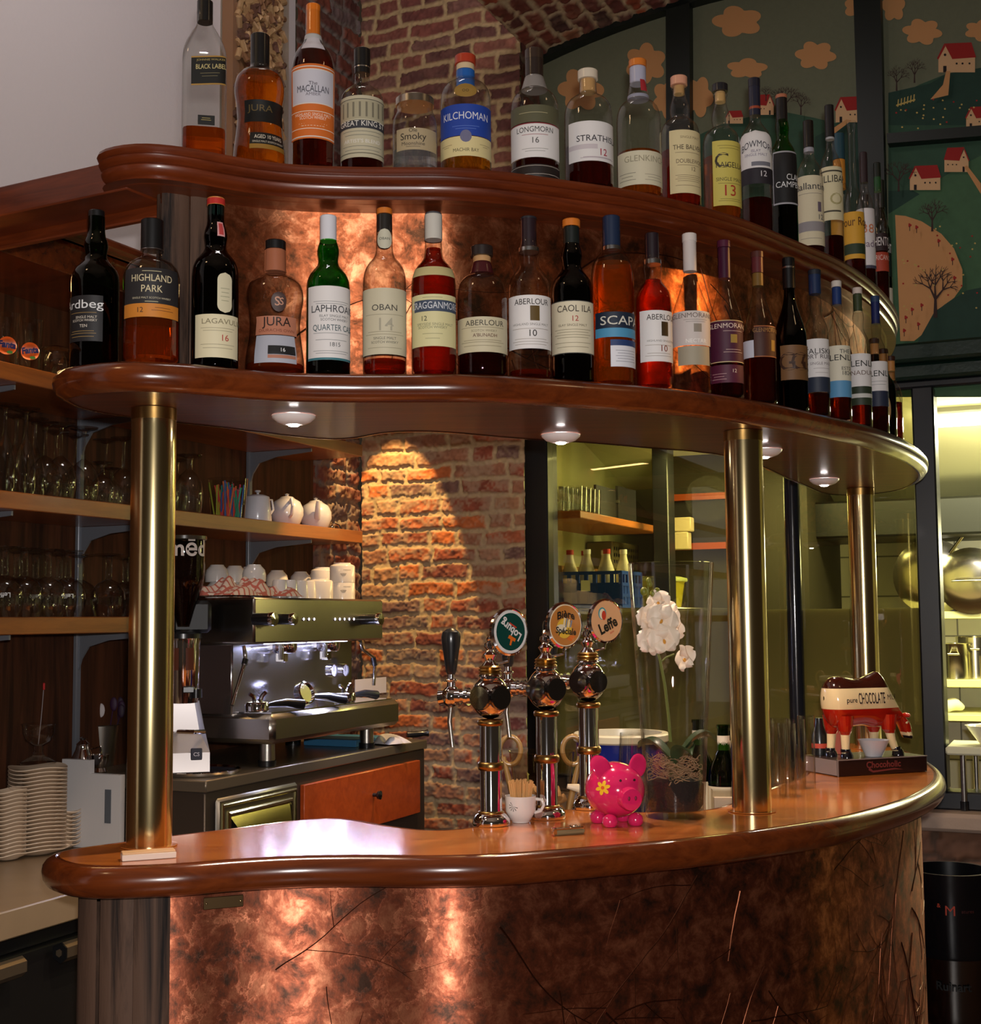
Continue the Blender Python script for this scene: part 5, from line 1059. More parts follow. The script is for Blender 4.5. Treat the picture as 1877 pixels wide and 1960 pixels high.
# ------------------------------------------------------------------ things on the counter
ZC = 1.0995
def on(x, y, z=ZC): p = atz(x, y, z); return Vector((p.x, p.y, z))
MEDM = {'green': flat(16, 66, 58, .25, .5), 'white': flat(226, 224, 220, .25, .5), 'amber': flat(196, 128, 60, .25, .5), 'tan': flat(222, 170, 124, .25, .5), 'red': flat(196, 60, 40, .3, .3),
        'ink': flat(30, 26, 24, .3, .3), 'cream': flat(236, 222, 190, .3, .3), 'orange': flat(222, 110, 30, .3, .3), 'grey': flat(130, 140, 160, .3, .3), 'teal': flat(60, 150, 160, .3, .3), 'yellow': flat(236, 190, 60, .3, .3)}
def tap(px, py, ytop, label, med, tapang):
    base = on(px, py); base.y += .035; s = 1.0
    ang = facecam(base)
    root = empty('beer_tap', base, label, 'beer tap', ang, 'chrome beer taps on the counter')
    zh = (CAM.z+ray(px, ytop).z*(base.y/ray(px, ytop).y))-base.z   # height of the sphere centre
    mb = MB(); mb.lathe([(0, 0), (.036, 0), (.0375, .004), (.036, .012), (.030, .020), (.0235, .024), (.0215, .030), (.0215, zh-.048)], seg=36, cap=False); mb.build('column', CHROME, root)
    for i, z in enumerate((.024, zh*.46, zh-.05)):
        mb = MB(); t_ = (.004, .0085, .006)[i]; mb.lathe([(.0215, z-t_)]+[(.0215+.0045*math.sin(math.pi*k/8), z-t_*math.cos(math.pi*k/8)) for k in range(9)]+[(.0215, z+t_)], seg=36, cap=False); mb.build('bronze_ring', AGEDB, root)
    mb = MB(); mb.ell((0, 0, zh), .038, .038, .043, seg=36, rings=20); mb.lathe([(.018, zh+.038), (.024, zh+.041), (.0205, zh+.046)], seg=28, cap=False)
    mb.lathe([(.0195, zh+.060), (.012, zh+.068), (.009, zh+.072), (.012, zh+.078), (.015, zh+.083), (.009, zh+.088), (.007, zh+.093), (.012, zh+.099), (.011, zh+.105), (.005, zh+.109), (.007, zh+.113), (.005, zh+.118), (0, zh+.120)], seg=24, cap=False)
    hd = mb.build('head', CHROME, root)
    mb = MB(); mb.lathe([(.020, zh+.044), (.0235, zh+.047), (.020, zh+.050), (.0235, zh+.053), (.020, zh+.056), (.0222, zh+.059), (.018, zh+.062)], seg=28, cap=False); mb.build('bronze_ring', AGEDB, root)
    for sg, nm in ((-.62, 'round_boss'), (.62, 'round_boss')):
        d = Vector((math.sin(sg), -math.cos(sg), 0)); c = Vector((0, 0, zh))+d*.030
        mb = MB(); mb.lathe([(.0245, -.004), (.0245, .006), (.0225, .0085), (0, .0088)], c, 28, 0, axis=d, cap=False); mb.build(nm, pm('smoky_chrome', (.30, .30, .32), .10, 1), hd)
    # arm, valve and handle on the bartender's side
    d = Vector((math.cos(tapang), math.sin(tapang), 0)); e = Vector((0, 0, zh))+d*.078
    mb = MB(); 
    for i, (a, b, r) in enumerate(((.036, .046, .014), (.046, .052, .018), (.052, .062, .013), (.062, .072, .016))): mb.cyl(Vector((0, 0, zh))+d*a, Vector((0, 0, zh))+d*b, r, seg=20)
    mb.ell(e+d*.006, .020, .020, .022, seg=20, rings=12)
    mb.cyl(e+d*.006+Vector((0, 0, .016)), e+d*.006+Vector((0, 0, .046)), .009, .007, seg=16); mb.ell(e+d*.006+Vector((0, 0, .032)), .012, .012, .005, seg=16, rings=8)
    mb.cyl(e+d*.004, e+d*.03+Vector((0, 0, -.004)), .013, .016, seg=20); 
    vb = mb.build('valve', CHROME, root)
    mb = MB(); mb.tube([e+d*.006+Vector((0, 0, -.015)), e+d*.010+Vector((0, 0, -.05)), e+d*.004+Vector((0, 0, -.10))], [.0055, .005, .0045], seg=12); mb.build('spout', STEEL, vb)
    hz = e+d*.006+Vector((0, 0, .044)); mb = MB(); mb.lathe([(.008, 0), (.011, .006), (.014, .03), (.0185, .062), (.0195, .074), (.017, .084), (.009, .090), (0, .092)], hz, 24, cap=False); mb.build('handle', BLK, root)
    # round badge on a bracket
    c = Vector((.038, -.012, zh+.128)); mb = MB(); mb.tube([(0, 0, zh+.065), (.018, -.004, zh+.066), (.036, -.006, zh+.070), (.038, -.006, zh+.082)], .0028, seg=8); mb.build('bracket', CHROME, root)
    mb = MB(); q = 36; nd = Vector((.64, -.77, 0)).normalized()
    mb.lathe([(0, -.008), (.043, -.008), (.0475, -.003), (.0475, .003), (.044, .0065), (.0425, .005)], c, 44, 0, axis=nd, cap=False); rim = mb.build('badge', CHROME, root)
    ex = Vector((.77, .64, 0)).normalized(); ez = nd.cross(ex)*-1; 
    if ez.z < 0: ez = -ez
    def fp(x, y, h=.0055): return c+ex*x+ez*y+nd*h
    m2 = MB(); ms = []
    def idx(k):
        if MEDM[k] not in ms: ms.append(MEDM[k])
        return ms.index(MEDM[k])
    def disc(r, k, h, cx_=0, cy_=0, ry=None, rot=0): m2.poly([fp(cx_+r*math.cos(a)*math.cos(rot)-(ry or r)*math.sin(a)*math.sin(rot), cy_+r*math.cos(a)*math.sin(rot)+(ry or r)*math.sin(a)*math.cos(rot), h) for a in [2*math.pi*i/40 for i in range(40)]], idx(k))
    if med == 0:
        disc(.0425, 'white', .0052); disc(.0370, 'green', .0056); m2.text('Loburg', lambda x, y: fp(x, y, .0062), .023, idx('white'), x=.001, y=.004, rot=math.pi-.75+.15, bold=.03, fit=.058)
        m2.poly([fp(*p, .006) for p in ((-.008, -.012), (.010, -.020), (.013, -.014), (-.004, -.006))], idx('orange')); m2.poly([fp(*p, .0061) for p in ((-.001, -.014), (.004, -.017), (.0, -.027), (-.004, -.026))], idx('orange')); m2.poly([fp(*p, .0061) for p in ((-.004, .016), (.014, .006), (.015, .009), (-.003, .019))], idx('red'))
    elif med == 1:
        disc(.0425, 'cream', .0050); disc(.0405, 'amber', .0053); disc(.020, 'yellow', .0056, -.004, -.006); disc(.014, 'cream', .0058, -.012, -.006, .008)
        for k in range(4): m2.poly([fp(-.008+k*.006, -.004, .0059), fp(-.004+k*.006, -.004, .0059), fp(-.003+k*.006+.003, .016-k*.002, .0059), fp(-.007+k*.006+.003, .016-k*.002, .0059)], idx('grey' if k % 2 else 'cream'))
        m2.text('Bière', lambda x, y: fp(x, y-9*x*x, .0064), .021, idx('ink'), x=0, y=.022, bold=.03, fit=.046); m2.text('Spéciale', lambda x, y: fp(x, y, .0064), .018, idx('ink'), y=-.012, rot=-.10, bold=.03, fit=.054)
        m2.poly([fp(*p, .006) for p in ((.002, -.028), (.012, -.020), (.026, -.022), (.014, -.033))], idx('orange'))
    else:
        disc(.0425, 'tan', .0053); disc(.011, 'teal', .0056, -.012, .016, .013); disc(.008, 'cream', .0058, -.012, .015, .011); disc(.006, 'red', .006, -.008, .012, .010)
        m2.text('Leffe', lambda x, y: fp(x, y, .0062), .032, idx('ink'), x=.003, y=-.010, rot=.42, bold=.035, fit=.052, shear=0); m2.text('BIERE', lambda x, y: fp(x, y, .0062), .005, idx('red'), x=.014, y=-.024, rot=.42)
    m2.build('badge_face', ms, rim)
    return root
tap(940, 1584, 1334, 'chrome beer tap with green round badge, leftmost of the three taps', 0, 2.75)
tap(1049, 1571, 1318, 'chrome beer tap with amber round badge, middle of the three taps', 1, 2.75)
tap(1131, 1552, 1304, 'chrome beer tap with tan round badge, rightmost of the three taps', 2, 2.75)
# toothpick cup
p = on(997, 1577); p.y += .025; ang = facecam(p)
root = empty('espresso_cup', p, 'white cup with dark print between the left and middle beer taps', 'cup', ang)
mb = MB(); mb.lathe([(0, 0), (.017, 0), (.018, .003), (.021, .006), (.030, .022), (.031, .052), (.0292, .052), (.028, .022), (.018, .008), (0, .008)], seg=36, cap=False); mb.build('body', WCER, root)
mb = MB(); mb.tube([(.029, 0, .045), (.042, -.004, .044), (.046, -.006, .034), (.040, -.004, .022), (.028, 0, .018)], .0032, seg=10); mb.build('handle', WCER, root)
mb = MB(); 
def cf(x, y, R_=.0308): th = x/R_-math.pi/2-.5; return (R_*math.cos(th), R_*math.sin(th), .034+y)
for k in range(7):
    a = 2.2+k*.62; mb.poly([cf(0, 0), cf(.010*math.cos(a), .010*math.sin(a)), cf(.010*math.cos(a+.16), .010*math.sin(a+.16))])
mb.build('printed_emblem', flat(50, 44, 44), root)
r_ = random.Random(3); m2 = MB()
for k in range(100):
    a, q = r_.uniform(0, 6.28), .024*math.sqrt(r_.random()); x, y = q*math.cos(a), q*math.sin(a)
    m2.cyl((x*.7, y*.7, .012), (x*1.12, y*1.12, .080+r_.uniform(-.003, .003)), .0012, .0011, 0, 5)
tp = m2.build('toothpicks', pm('toothpick_wood', srgb(214, 160, 96), .6), None, p+Vector((0, 0, 0))); tag(tp, 'bundle of wooden toothpicks in the white cup', 'toothpicks', kind='stuff')
# corkscrew
p = on(1090, 1597); root = empty('corkscrew', p+Vector((0, 0, 0)), 'small folded corkscrew lying in front of the pink piggy bank', 'corkscrew', .35)
mb = MB(); mb.box(-.032, .030, -.006, .006, .0, .010, 0, .003); mb.build('handle', pm('corkscrew_handle', srgb(140, 124, 90), .35, .3), root)
mb = MB(); mb.box(-.034, .026, -.008, -.003, .010, .014, 0, .001); mb.box(-.036, -.028, -.008, .004, .002, .014, 0, .001); mb.tube([(.0+.003*k, .004+.003*math.cos(k*1.6), .013+.003*math.sin(k*1.6)) for k in range(9)], .0012, seg=6); mb.build('lever', CHROME, root)
# coaster stack
p = on(284, 1643); root = empty('coaster_pad', p, 'small pale layered pad lying at the foot of the left brass column', 'pad', facecam(p)+.12)
mb = MB(); mb.box(-.045, .045, -.014, .016, 0, .010, 0, .001); mb.build('body', pm('pale_pad', srgb(226, 206, 190), .6), root)
mb = MB(); mb.box(-.044, .044, -.010, .017, .010, .013, 0, .0008); mb.build('top_layer', pm('pad_layer', srgb(222, 176, 130), .6), root)
# piggy bank
PINK = pm('pink_glazed_ceramic', srgb(214, 36, 96), .12, coat=.8)
p = on(1186, 1585); p.y += .05; ang = facecam(p)+.42
root = empty('piggy_bank', p, 'glossy pink piggy bank with yellow flower on its flank', 'piggy bank', ang)
def pig():
    mb = MB(); mb.ell((0, .010, .066), .0575, .066, .054, seg=40, rings=24)
    return mb
pig().build('body', PINK, root)
mb = MB(); mb.lathe([(.022, -.012), (.0225, .006), (.0205, .012), (.012, .014), (0, .013)], (0, -.058, .056), 28, 0, axis=(0, -1, -.05), cap=False); sn = mb.build('snout', PINK, root)
mb = MB()
for s in (-1, 1): mb.ell((s*.007, -.072, .058), .0026, .0016, .0045, seg=12, rings=8)
mb.build('nostrils', flat(120, 10, 50), sn)
for s in (-1, 1):
    mb = MB(); q = Matrix.Rotation(s*.55, 3, 'Y') @ Matrix.Rotation(-.25, 3, 'X')
    mb.ell((0, 0, .018), .019, .0075, .026, seg=24, rings=14); 
    mb.v = [tuple(q @ Vector((x, y + (.0065*math.cos(x/.019*1.3)*(1 if y < 0 else .6)), z))) for x, y, z in mb.v]
    mb.shift((s*.030, -.020, .098)); mb.build('ear', PINK, root)
    mb = MB(); mb.ell((s*.0145, -.0505, .090), .0026, .0022, .0026, seg=12, rings=8); mb.build('eye', flat(40, 10, 20, .2, .5), root)
for sx, sy in ((-1, -1), (1, -1), (-1, 1), (1, 1)):
    mb = MB(); mb.ell((sx*.027, .004+sy*.030, .010), .0155, .0155, .0145, seg=20, rings=12); mb.v = [(x, y, max(z, 0)) for x, y, z in mb.v]; mb.build('foot', PINK, root)
mb = MB()
def onpig(u, v, h=.0006):   # on the left flank
    th, ph = -2.45+u/.055, .18+v/.055; n_ = Vector((math.cos(ph)*math.cos(th), math.cos(ph)*math.sin(th), math.sin(ph)))
    return Vector((0, .010, .066))+Vector((n_.x*(.0575+h), n_.y*(.066+h), n_.z*(.054+h)))
for k in range(6):
    a = k*math.pi/3+.3; cx_, cy_ = .0085*math.cos(a), .0085*math.sin(a)
    mb.poly([onpig(cx_+.0062*math.cos(t)*math.cos(a)-.0036*math.sin(t)*math.sin(a), cy_+.0062*math.cos(t)*math.sin(a)+.0036*math.sin(t)*math.cos(a)) for t in [i*2*math.pi/14 for i in range(14)]], 0)
mb.poly([onpig(.0035*math.cos(t), .0035*math.sin(t), .001) for t in [i*2*math.pi/12 for i in range(12)]], 1)
mb.build('painted_flower', [flat(240, 190, 40, .3, .5), flat(214, 90, 40, .3, .5)], root)
# glass vase
vb = on(1300, 1570); vb.y += .055; ang = facecam(vb)
zt_ = CAM.z+ray(1290, 1078).z*((vb.y)/ray(1290, 1078).y)-vb.z; print('vase', vb, zt_)
rb, rt_ = .060, .088
root = empty('glass_vase', vb, 'tall flared clear glass vase holding an orchid on the counter', 'vase', ang)
VG = thin_glass('vase_glass', (.985, .985, .98), .55, ior=1.5)
mb = MB(); mb.lathe([(0, 0), (rb, 0), (rb+.001, .003)]+[(rb+(rt_-rb)*(k/20)**1.1, .003+(zt_-.003)*k/20) for k in range(1, 21)]+[(rt_-.003, zt_+.0005)]+[(rb-.003+(rt_-rb)*(k/20)**1.1, .014+(zt_-.014)*k/20) for k in range(19, -1, -1)]+[(0, .014)], seg=56, cap=False); mb.build('body', VG, root)
ob = empty('orchid', vb+Vector((0, 0, .015)), 'white artificial orchid with moss and dark root ball inside the vase', 'orchid', ang)
mb = MB(); mb.lathe([(0, 0), (.050, 0), (.054, .01), (.056, .050), (.05, .058), (0, .060)], seg=30, cap=False)
mb.v = [(x+.002*math.sin(z*300+x*200), y+.002*math.sin(z*260+y*220), z) for x, y, z in mb.v]; mb.build('root_ball', pm('dark_soil', srgb(34, 22, 18), .9, bump=.8, bscale=180), ob)
mo = MB(); r_ = random.Random(12)
for k in range(110):
    a = r_.uniform(0, 6.28); q = r_.uniform(.01, .052); z = r_.uniform(.055, .105); pts = []; h = r_.uniform(0, 6.28); dz = r_.uniform(-.1, .3)
    x, y = q*math.cos(a), q*math.sin(a)
    for i in range(9):
        pts.append((x, y, z)); h += r_.uniform(-.5, .9); x += .008*math.cos(h); y += .008*math.sin(h); z += .004*math.sin(i*1.1+k)+dz*.003
        d = math.hypot(x, y)
        if d > .056: x *= .056/d; y *= .056/d
    mo.tube(pts, .0009, seg=5)
m_ = mo.build('moss', pm('dry_moss', srgb(158, 124, 92), .9), ob); m_['kind'] = 'stuff'
LEAF = pm('orchid_leaf', srgb(60, 78, 48), .35, coat=.3, vary=.3, vscale=20)
for k, (a, L, w_, up_) in enumerate(((2.9, .075, .030, .06), (.1, .085, .030, .075), (-.9, .055, .026, .05))):
    mb = MB()
    def lf(u, v, a=a, L=L, w_=w_, up_=up_):
        s = v; wd = w_*math.sin(math.pi*min(.97, s*.93+.05))**.7; x = s*L; z = up_*math.sin(s*2.0)-.02*s; y = (u-.5)*2*wd
        return Vector((x*math.cos(a)-y*math.sin(a), x*math.sin(a)+y*math.cos(a), .085+z+.012*(2*u-1)**2))
    mb.grid(lf, 8, 16); mb.build('leaf', LEAF, ob)
STEM = pm('orchid_stem', srgb(110, 118, 52), .5)
def lp_(x, y, d=0):   # a point in the vase axis plane from the photo
    q = atY(x, y, vb.y+d); l = q-ob.location; ca, sa = math.cos(-ang), math.sin(-ang); return Vector((l.x*ca-l.y*sa, l.x*sa+l.y*ca, l.z))
sp = [(1283, 1420), (1279, 1370), (1272, 1310), (1263, 1265), (1256, 1240), (1246, 1200), (1240, 1165), (1240, 1120)]
mb = MB(); mb.tube([lp_(*q) for q in sp], [.0034, .0032, .003, .003, .0026, .0022, .0018, .0012], seg=8); st = mb.build('stem', STEM, ob)
mb = MB(); mb.tube([lp_(1266, 1266), lp_(1275, 1258), lp_(1290, 1252)], .0018, seg=8); mb.build('side_stem', STEM, ob)
for k, (x, y, s) in enumerate(((1241, 1111, .7), (1232, 1132, 1), (1249, 1136, .8), (1257, 1133, 1), (1243, 1118, .7))):
    mb = MB(); mb.ell((0, 0, 0), .0075*s, .007*s, .009*s, seg=16, rings=10); mb.shift(lp_(x, y, -.008)); mb.build('bud', pm('orchid_bud', srgb(120, 124, 40), .4, vary=.2), ob)
PET = pm('orchid_petal', srgb(250, 232, 212), .5, spec=.3); LIP = pm('orchid_lip', srgb(226, 160, 60), .5)
def flower(x, y, d, sc, rot, tilt):
    c = lp_(x, y, d); Mx = Matrix.Translation(c) @ Matrix.Rotation(tilt, 4, 'Z') @ Matrix.Rotation(rot, 4, 'Y') @ Matrix.Scale(sc, 4); mb = MB()
    for k, (a, L, w_) in enumerate(((.25, .038, .025), (math.pi-.25, .038, .025), (math.pi/2, .036, .016), (-.95, .034, .015), (math.pi+.95, .034, .015))):
        def pf(u, v, a=a, L=L, w_=w_):
            wd = w_*math.sin(math.pi*(v*.9+.06))**.8; x_ = v*L; y_ = (2*u-1)*wd; z_ = -.010*math.sin(v*2.4)+.006*(2*u-1)**2+.003*math.sin(v*9+a)
            return Mx @ Vector((x_*math.cos(a)-y_*math.sin(a), z_-.002*k, x_*math.sin(a)+y_*math.cos(a)))
        mb.grid(pf, 8, 9, 0)
    n0 = len(mb.v); mb.ell((0, -.009, -.005), .004, .007, .006, 1, 12, 8); mb.v[n0:] = [tuple(Mx @ Vector(q)) for q in mb.v[n0:]]
    mb.build('flower', [PET, LIP], ob)
for q in ((1236, 1184, -.02, .80, .1, .7), (1266, 1186, -.045, .92, .5, .1), (1262, 1152, -.01, .72, -.3, -.5), (1242, 1228, -.03, .86, .3, .5), (1270, 1224, -.05, .90, -.2, 0), (1297, 1203, -.01, .72, .6, -1.0), (1315, 1260, -.01, .80, -.4, -.9), (1288, 1172, .01, .66, .9, -.9)): flower(*q)
# cow figurine on its box
cw = [on(1604, 1487), on(1775, 1477), on(1551, 1479)]
ex = (cw[1]-cw[0]); Lx = ex.length; ang = math.atan2(ex.y, ex.x); zt_ = CAM.z+ray(1604, 1455).z*(cw[0].y/ray(1604, 1455).y)-ZC; print('box', Lx, zt_)
Ly = .15
root = empty('cow_figurine', cw[0], 'red and cream glazed cow figurine on dark box at right end of the bar', 'figurine', ang)
mb = MB(); mb.box(0, Lx, 0, Ly, 0, zt_, 0, .002); mb.build('box_base', pm('dark_brown_box', srgb(34, 14, 12), .35, coat=.3), root)
mb = MB(); mb.box(-.001, .0, .004, Ly-.004, .002, zt_-.002); mb.box(-.0015, .001, -.0015, .001, 0, zt_); mb.box(0, Lx, -.0012, .001, zt_-.002, zt_+.0005); mb.build('box_edge', [flat(130, 116, 110)], root)
def bf(x, z, h=.0012): return (x, -h, z)
mb = MB(); mb.text('Chocoholic', lambda x, y: bf(x, y), .022, 0, x=Lx*.50, y=zt_*.60, fit=.105, bold=.03)
mb.poly([bf(*q) for q in ((Lx*.33, zt_*.30), (Lx*.38, zt_*.14), (Lx*.5, zt_*.20), (Lx*.62, zt_*.26), (Lx*.72, zt_*.24), (Lx*.62, zt_*.36), (Lx*.5, zt_*.30), (Lx*.38, zt_*.26), (Lx*.335, zt_*.5))], 0)
mb.build('box_lettering', flat(112, 44, 40), root)
# cow: lofted trunk, neck and head looking down to the right
CM = [pm('cow_brown_glaze', srgb(52, 18, 10), .12, coat=.8), pm('cow_cream_glaze', srgb(240, 214, 164), .15, coat=.7), pm('cow_red_glaze', srgb(170, 28, 12), .14, coat=.8), flat(20, 16, 22, .15, .6)]
k_ = Lx/.235
def loft(secs, cols, seg=44):
    S_ = []
    for i in range(len(secs)-1):
        a, b, c, d = secs[max(i-1, 0)], secs[i], secs[i+1], secs[min(i+2, len(secs)-1)]
        for k in range(5):
            t = k/5; S_.append(tuple(.5*(2*b[j]+(c[j]-a[j])*t+(2*a[j]-5*b[j]+4*c[j]-d[j])*t*t+(3*b[j]-a[j]-3*c[j]+d[j])*t**3) for j in range(6)))
    secs = S_+[secs[-1]]
    mb = MB(); V = []
    for (x, y, z, ry, rz, tl) in secs:
        for k in range(seg):
            a = 2*math.pi*k/seg; dy, dz = ry*math.cos(a), rz*math.sin(a); dx = -math.sin(tl)*dz; V.append(Vector((x+dx, y+dy, z+math.cos(tl)*dz)))
    n = len(secs)
    for i in range(n-1):
        for k in range(seg):
            f = (i*seg+k, i*seg+(k+1) % seg, (i+1)*seg+(k+1) % seg, (i+1)*seg+k); c = sum((V[j] for j in f), Vector())/4
            s_ = len(mb.v); mb.v += [tuple(V[j]) for j in f]; mb.f.append((s_, s_+1, s_+2, s_+3)); mb.m.append(cols(c)); mb.sm.append(True)
    for e in (0, n-1):
        s_ = len(mb.v); mb.v += [tuple(V[e*seg+k]) for k in range(seg)]; mb.f.append(tuple(range(s_, s_+seg))); mb.m.append(cols(sum((V[e*seg+k] for k in range(seg)), Vector())/seg)); mb.sm.append(True)
    return mb
zb_ = zt_+.062*k_
def colr(c):
    z = (c.z-zt_)/k_; 
    return 0 if z > .151 else (1 if z > .106 else 2)
X = lambda v: v*k_
body = [(.006, 0, .130, .002, .004, 0), (.008, 0, .129, .014, .026, 0), (.015, 0, .125, .027, .042, 0), (.028, 0, .121, .036, .055, 0), (.050, 0, .120, .040, .057, 0), (.080, 0, .119, .040, .053, 0), (.105, 0, .120, .040, .053, 0), (.130, 0, .122, .040, .060, 0),
        (.152, 0, .124, .037, .062, .1), (.172, 0, .118, .031, .050, .35), (.188, 0, .104, .024, .036, .6), (.202, 0, .086, .018, .024, .8)]
GZ, _t, _o = nt('cow_glaze'); _b = _t.nodes.new('ShaderNodeBsdfPrincipled'); _c = _t.nodes.new('ShaderNodeTexCoord'); _s = _t.nodes.new('ShaderNodeSeparateXYZ'); _t.links.new(_c.outputs['Object'], _s.inputs[0])
_r = _t.nodes.new('ShaderNodeMapRange'); _r.inputs[1].default_value = zt_; _r.inputs[2].default_value = zt_+.2*k_; _t.links.new(_s.outputs[2], _r.inputs[0]); _q = _t.nodes.new('ShaderNodeValToRGB'); _q.color_ramp.interpolation = 'CONSTANT'; _e = _q.color_ramp.elements
_e[0].color = sh(srgb(170, 28, 12)); _e[1].position = .755; _e[1].color = sh(srgb(52, 18, 10)); _n = _e.new(.53); _n.color = sh(srgb(240, 214, 164)); _t.links.new(_r.outputs[0], _q.inputs[0]); _t.links.new(_q.outputs[0], _b.inputs[0])
_b.inputs['Roughness'].default_value = .13; _b.inputs['Coat Weight'].default_value = .7; _t.links.new(_b.outputs[0], _o.inputs[0])
bd = loft([(X(a), Ly*.42+X(b), zt_+X(c), X(d), X(e), f) for a, b, c, d, e, f in body], colr)
ob_ = bd.build('cow_body', [GZ], root)
try:
    import bmesh
    bm_ = bmesh.new(); bm_.from_mesh(ob_.data); bmesh.ops.remove_doubles(bm_, verts=bm_.verts, dist=1e-5); bm_.to_mesh(ob_.data); bm_.free()
except Exception as e: print(e)
hd_ = loft([(X(a), Ly*.42, zt_+X(c), X(d), X(e), f) for a, c, d, e, f in ((.194, .098, .014, .018, .9), (.203, .086, .019, .020, 1.0), (.211, .074, .020, .020, 1.1), (.217, .062, .017, .017, 1.2), (.221, .050, .015, .014, 1.3), (.224, .041, .015, .012, 1.35), (.226, .034, .012, .009, 1.4))], lambda c: 3 if (c.z-zt_)/k_ < .041 else (1 if (c.z-zt_)/k_ < .049 else 2))
h2 = hd_.build('cow_head', CM, root)
for s in (-1, 1):
    mb = MB(); mb.ell((X(.205), Ly*.42+s*X(.024), zt_+X(.088)), X(.007), X(.014), X(.006), seg=14, rings=9); mb.build('ear', CM[2], h2)
    mb = MB(); mb.ell((X(.212), Ly*.42+s*X(.0165), zt_+X(.072)), X(.004), X(.004), X(.0045), seg=12, rings=8); mb.build('eye', CM[1], h2)
for (x, y, lx, nm) in ((.045, -.020, .0, 0), (.038, .020, -.006, 1), (.160, -.020, .022, 2), (.148, .018, .0, 3)):
    prof = [(0, .092, .020), (0, .070, .017), (.0, .058, .0145), (.15, .050, .0105), (.35, .034, .0095), (.65, .018, .0085), (.85, .010, .009)]
    V = [(X(x+lx*a), Ly*.42+X(y), zt_+X(z), X(r), X(r), 0) for a, z, r in prof]
    # vertical loft: build with lathe-like rings
    mb = MB(); seg = 18; P = []
    for (a, b, c, r, _, _2) in V:
        for k in range(seg): t = 2*math.pi*k/seg; P.append((a+r*math.cos(t), b+r*math.sin(t), c))
    for i in range(len(V)-1):
        for k in range(seg):
            f = [P[i*seg+k], P[i*seg+(k+1) % seg], P[(i+1)*seg+(k+1) % seg], P[(i+1)*seg+k]]; s_ = len(mb.v); mb.v += f; mb.f.append((s_, s_+1, s_+2, s_+3)); zz = (sum(q[2] for q in f)/4-zt_)/k_
            mb.m.append(2 if zz > .052 else 1); mb.sm.append(True)
    mb.lathe([(X(.0105), zt_+X(.012)), (X(.011), zt_+X(.016)), (X(.0105), zt_+X(.019))], (X(x+lx*.85), Ly*.42+X(y), 0), 16, 3, cap=False)
    mb.lathe([(X(.014), zt_), (X(.0135), zt_+X(.006)), (X(.0095), zt_+X(.014)), (0, zt_+X(.015))], (X(x+lx*.95+.003), Ly*.42+X(y), 0), 16, 3, cap=False, sx=1)
    mb.build('leg', CM, root)
mb = MB()
def cs(x, z):
    x /= k_; z = (z-zt_)/k_
    for i in range(len(body)-1):
        a, b = body[i], body[i+1]
        if x <= b[0]: break
    t = (x-a[0])/(b[0]-a[0]); ry, rz, zc = (a[j]+(b[j]-a[j])*t for j in (3, 4, 2))
    return Ly*.42-X(ry*math.sqrt(max(.05, 1-((z-zc)/rz)**2)))-.0013
mb.text('CHOCOLATE', lambda x, y: (x, cs(x, y), y), X(.034), 0, x=X(.104), y=zt_+X(.128), fit=X(.070), bold=.01)
mb.text('pure', lambda x, y: (x, cs(x, y), y), X(.016), 0, x=X(.052), y=zt_+X(.126), fit=X(.026))
mb.text('MILK', lambda x, y: (x, cs(x, y)-.001, y), X(.017), 0, x=X(.160), y=zt_+X(.130), fit=X(.030))
mb.build('lettering', flat(40, 20, 20), root)
# white bowl in front of the cow
bp_ = root.matrix_basis @ Vector((Lx*.50, .038, zt_)); p = Vector((bp_.x, bp_.y, ZC+zt_+.0005))
rt2 = empty('small_bowl', p, 'small white ceramic bowl under the belly of the cow figurine', 'bowl')
mb = MB(); mb.lathe([(0, 0), (.021, 0), (.022, .002), (.039, .040), (.0405, .042), (.038, .042), (.021, .005), (0, .005)], seg=40, cap=False); mb.build('body', GREYC, rt2)
# little bottle and pink card behind the cow
M_ = root.matrix_basis
q = M_ @ Vector((Lx*.13, Ly*.86, 0)); p = Vector((q.x, q.y, ZC+zt_+.0005)); r2 = empty('small_bottle', p, 'small black bottle standing behind the cow figurine on its box', 'bottle')
mb = MB(); mb.lathe([(0, 0), (.020, 0), (.021, .05), (.012, .075), (.010, .095), (0, .096)], seg=20, cap=False); mb.build('body', BLK, r2); mb = MB(); mb.lathe([(.0213, .018), (.0213, .030)], seg=20, cap=False); mb.build('band', flat(190, 70, 50), r2)
q = M_ @ Vector((Lx*.36, Ly*.80, 0)); p = Vector((q.x, q.y, ZC+zt_+.0005)); r2 = empty('pink_card', p, 'pink and orange folded card leaning behind the cow figurine', 'card', ang)
mb = MB(); mb.slab([(-.03, 0), (.012, 0), (.012, .075), (.0, .078), (-.03, .03)], .012, lambda x, z, d: (x, d+.1*z, z)); mb.build('sheet', pm('pink_card_paper', srgb(226, 120, 100), .6), r2)
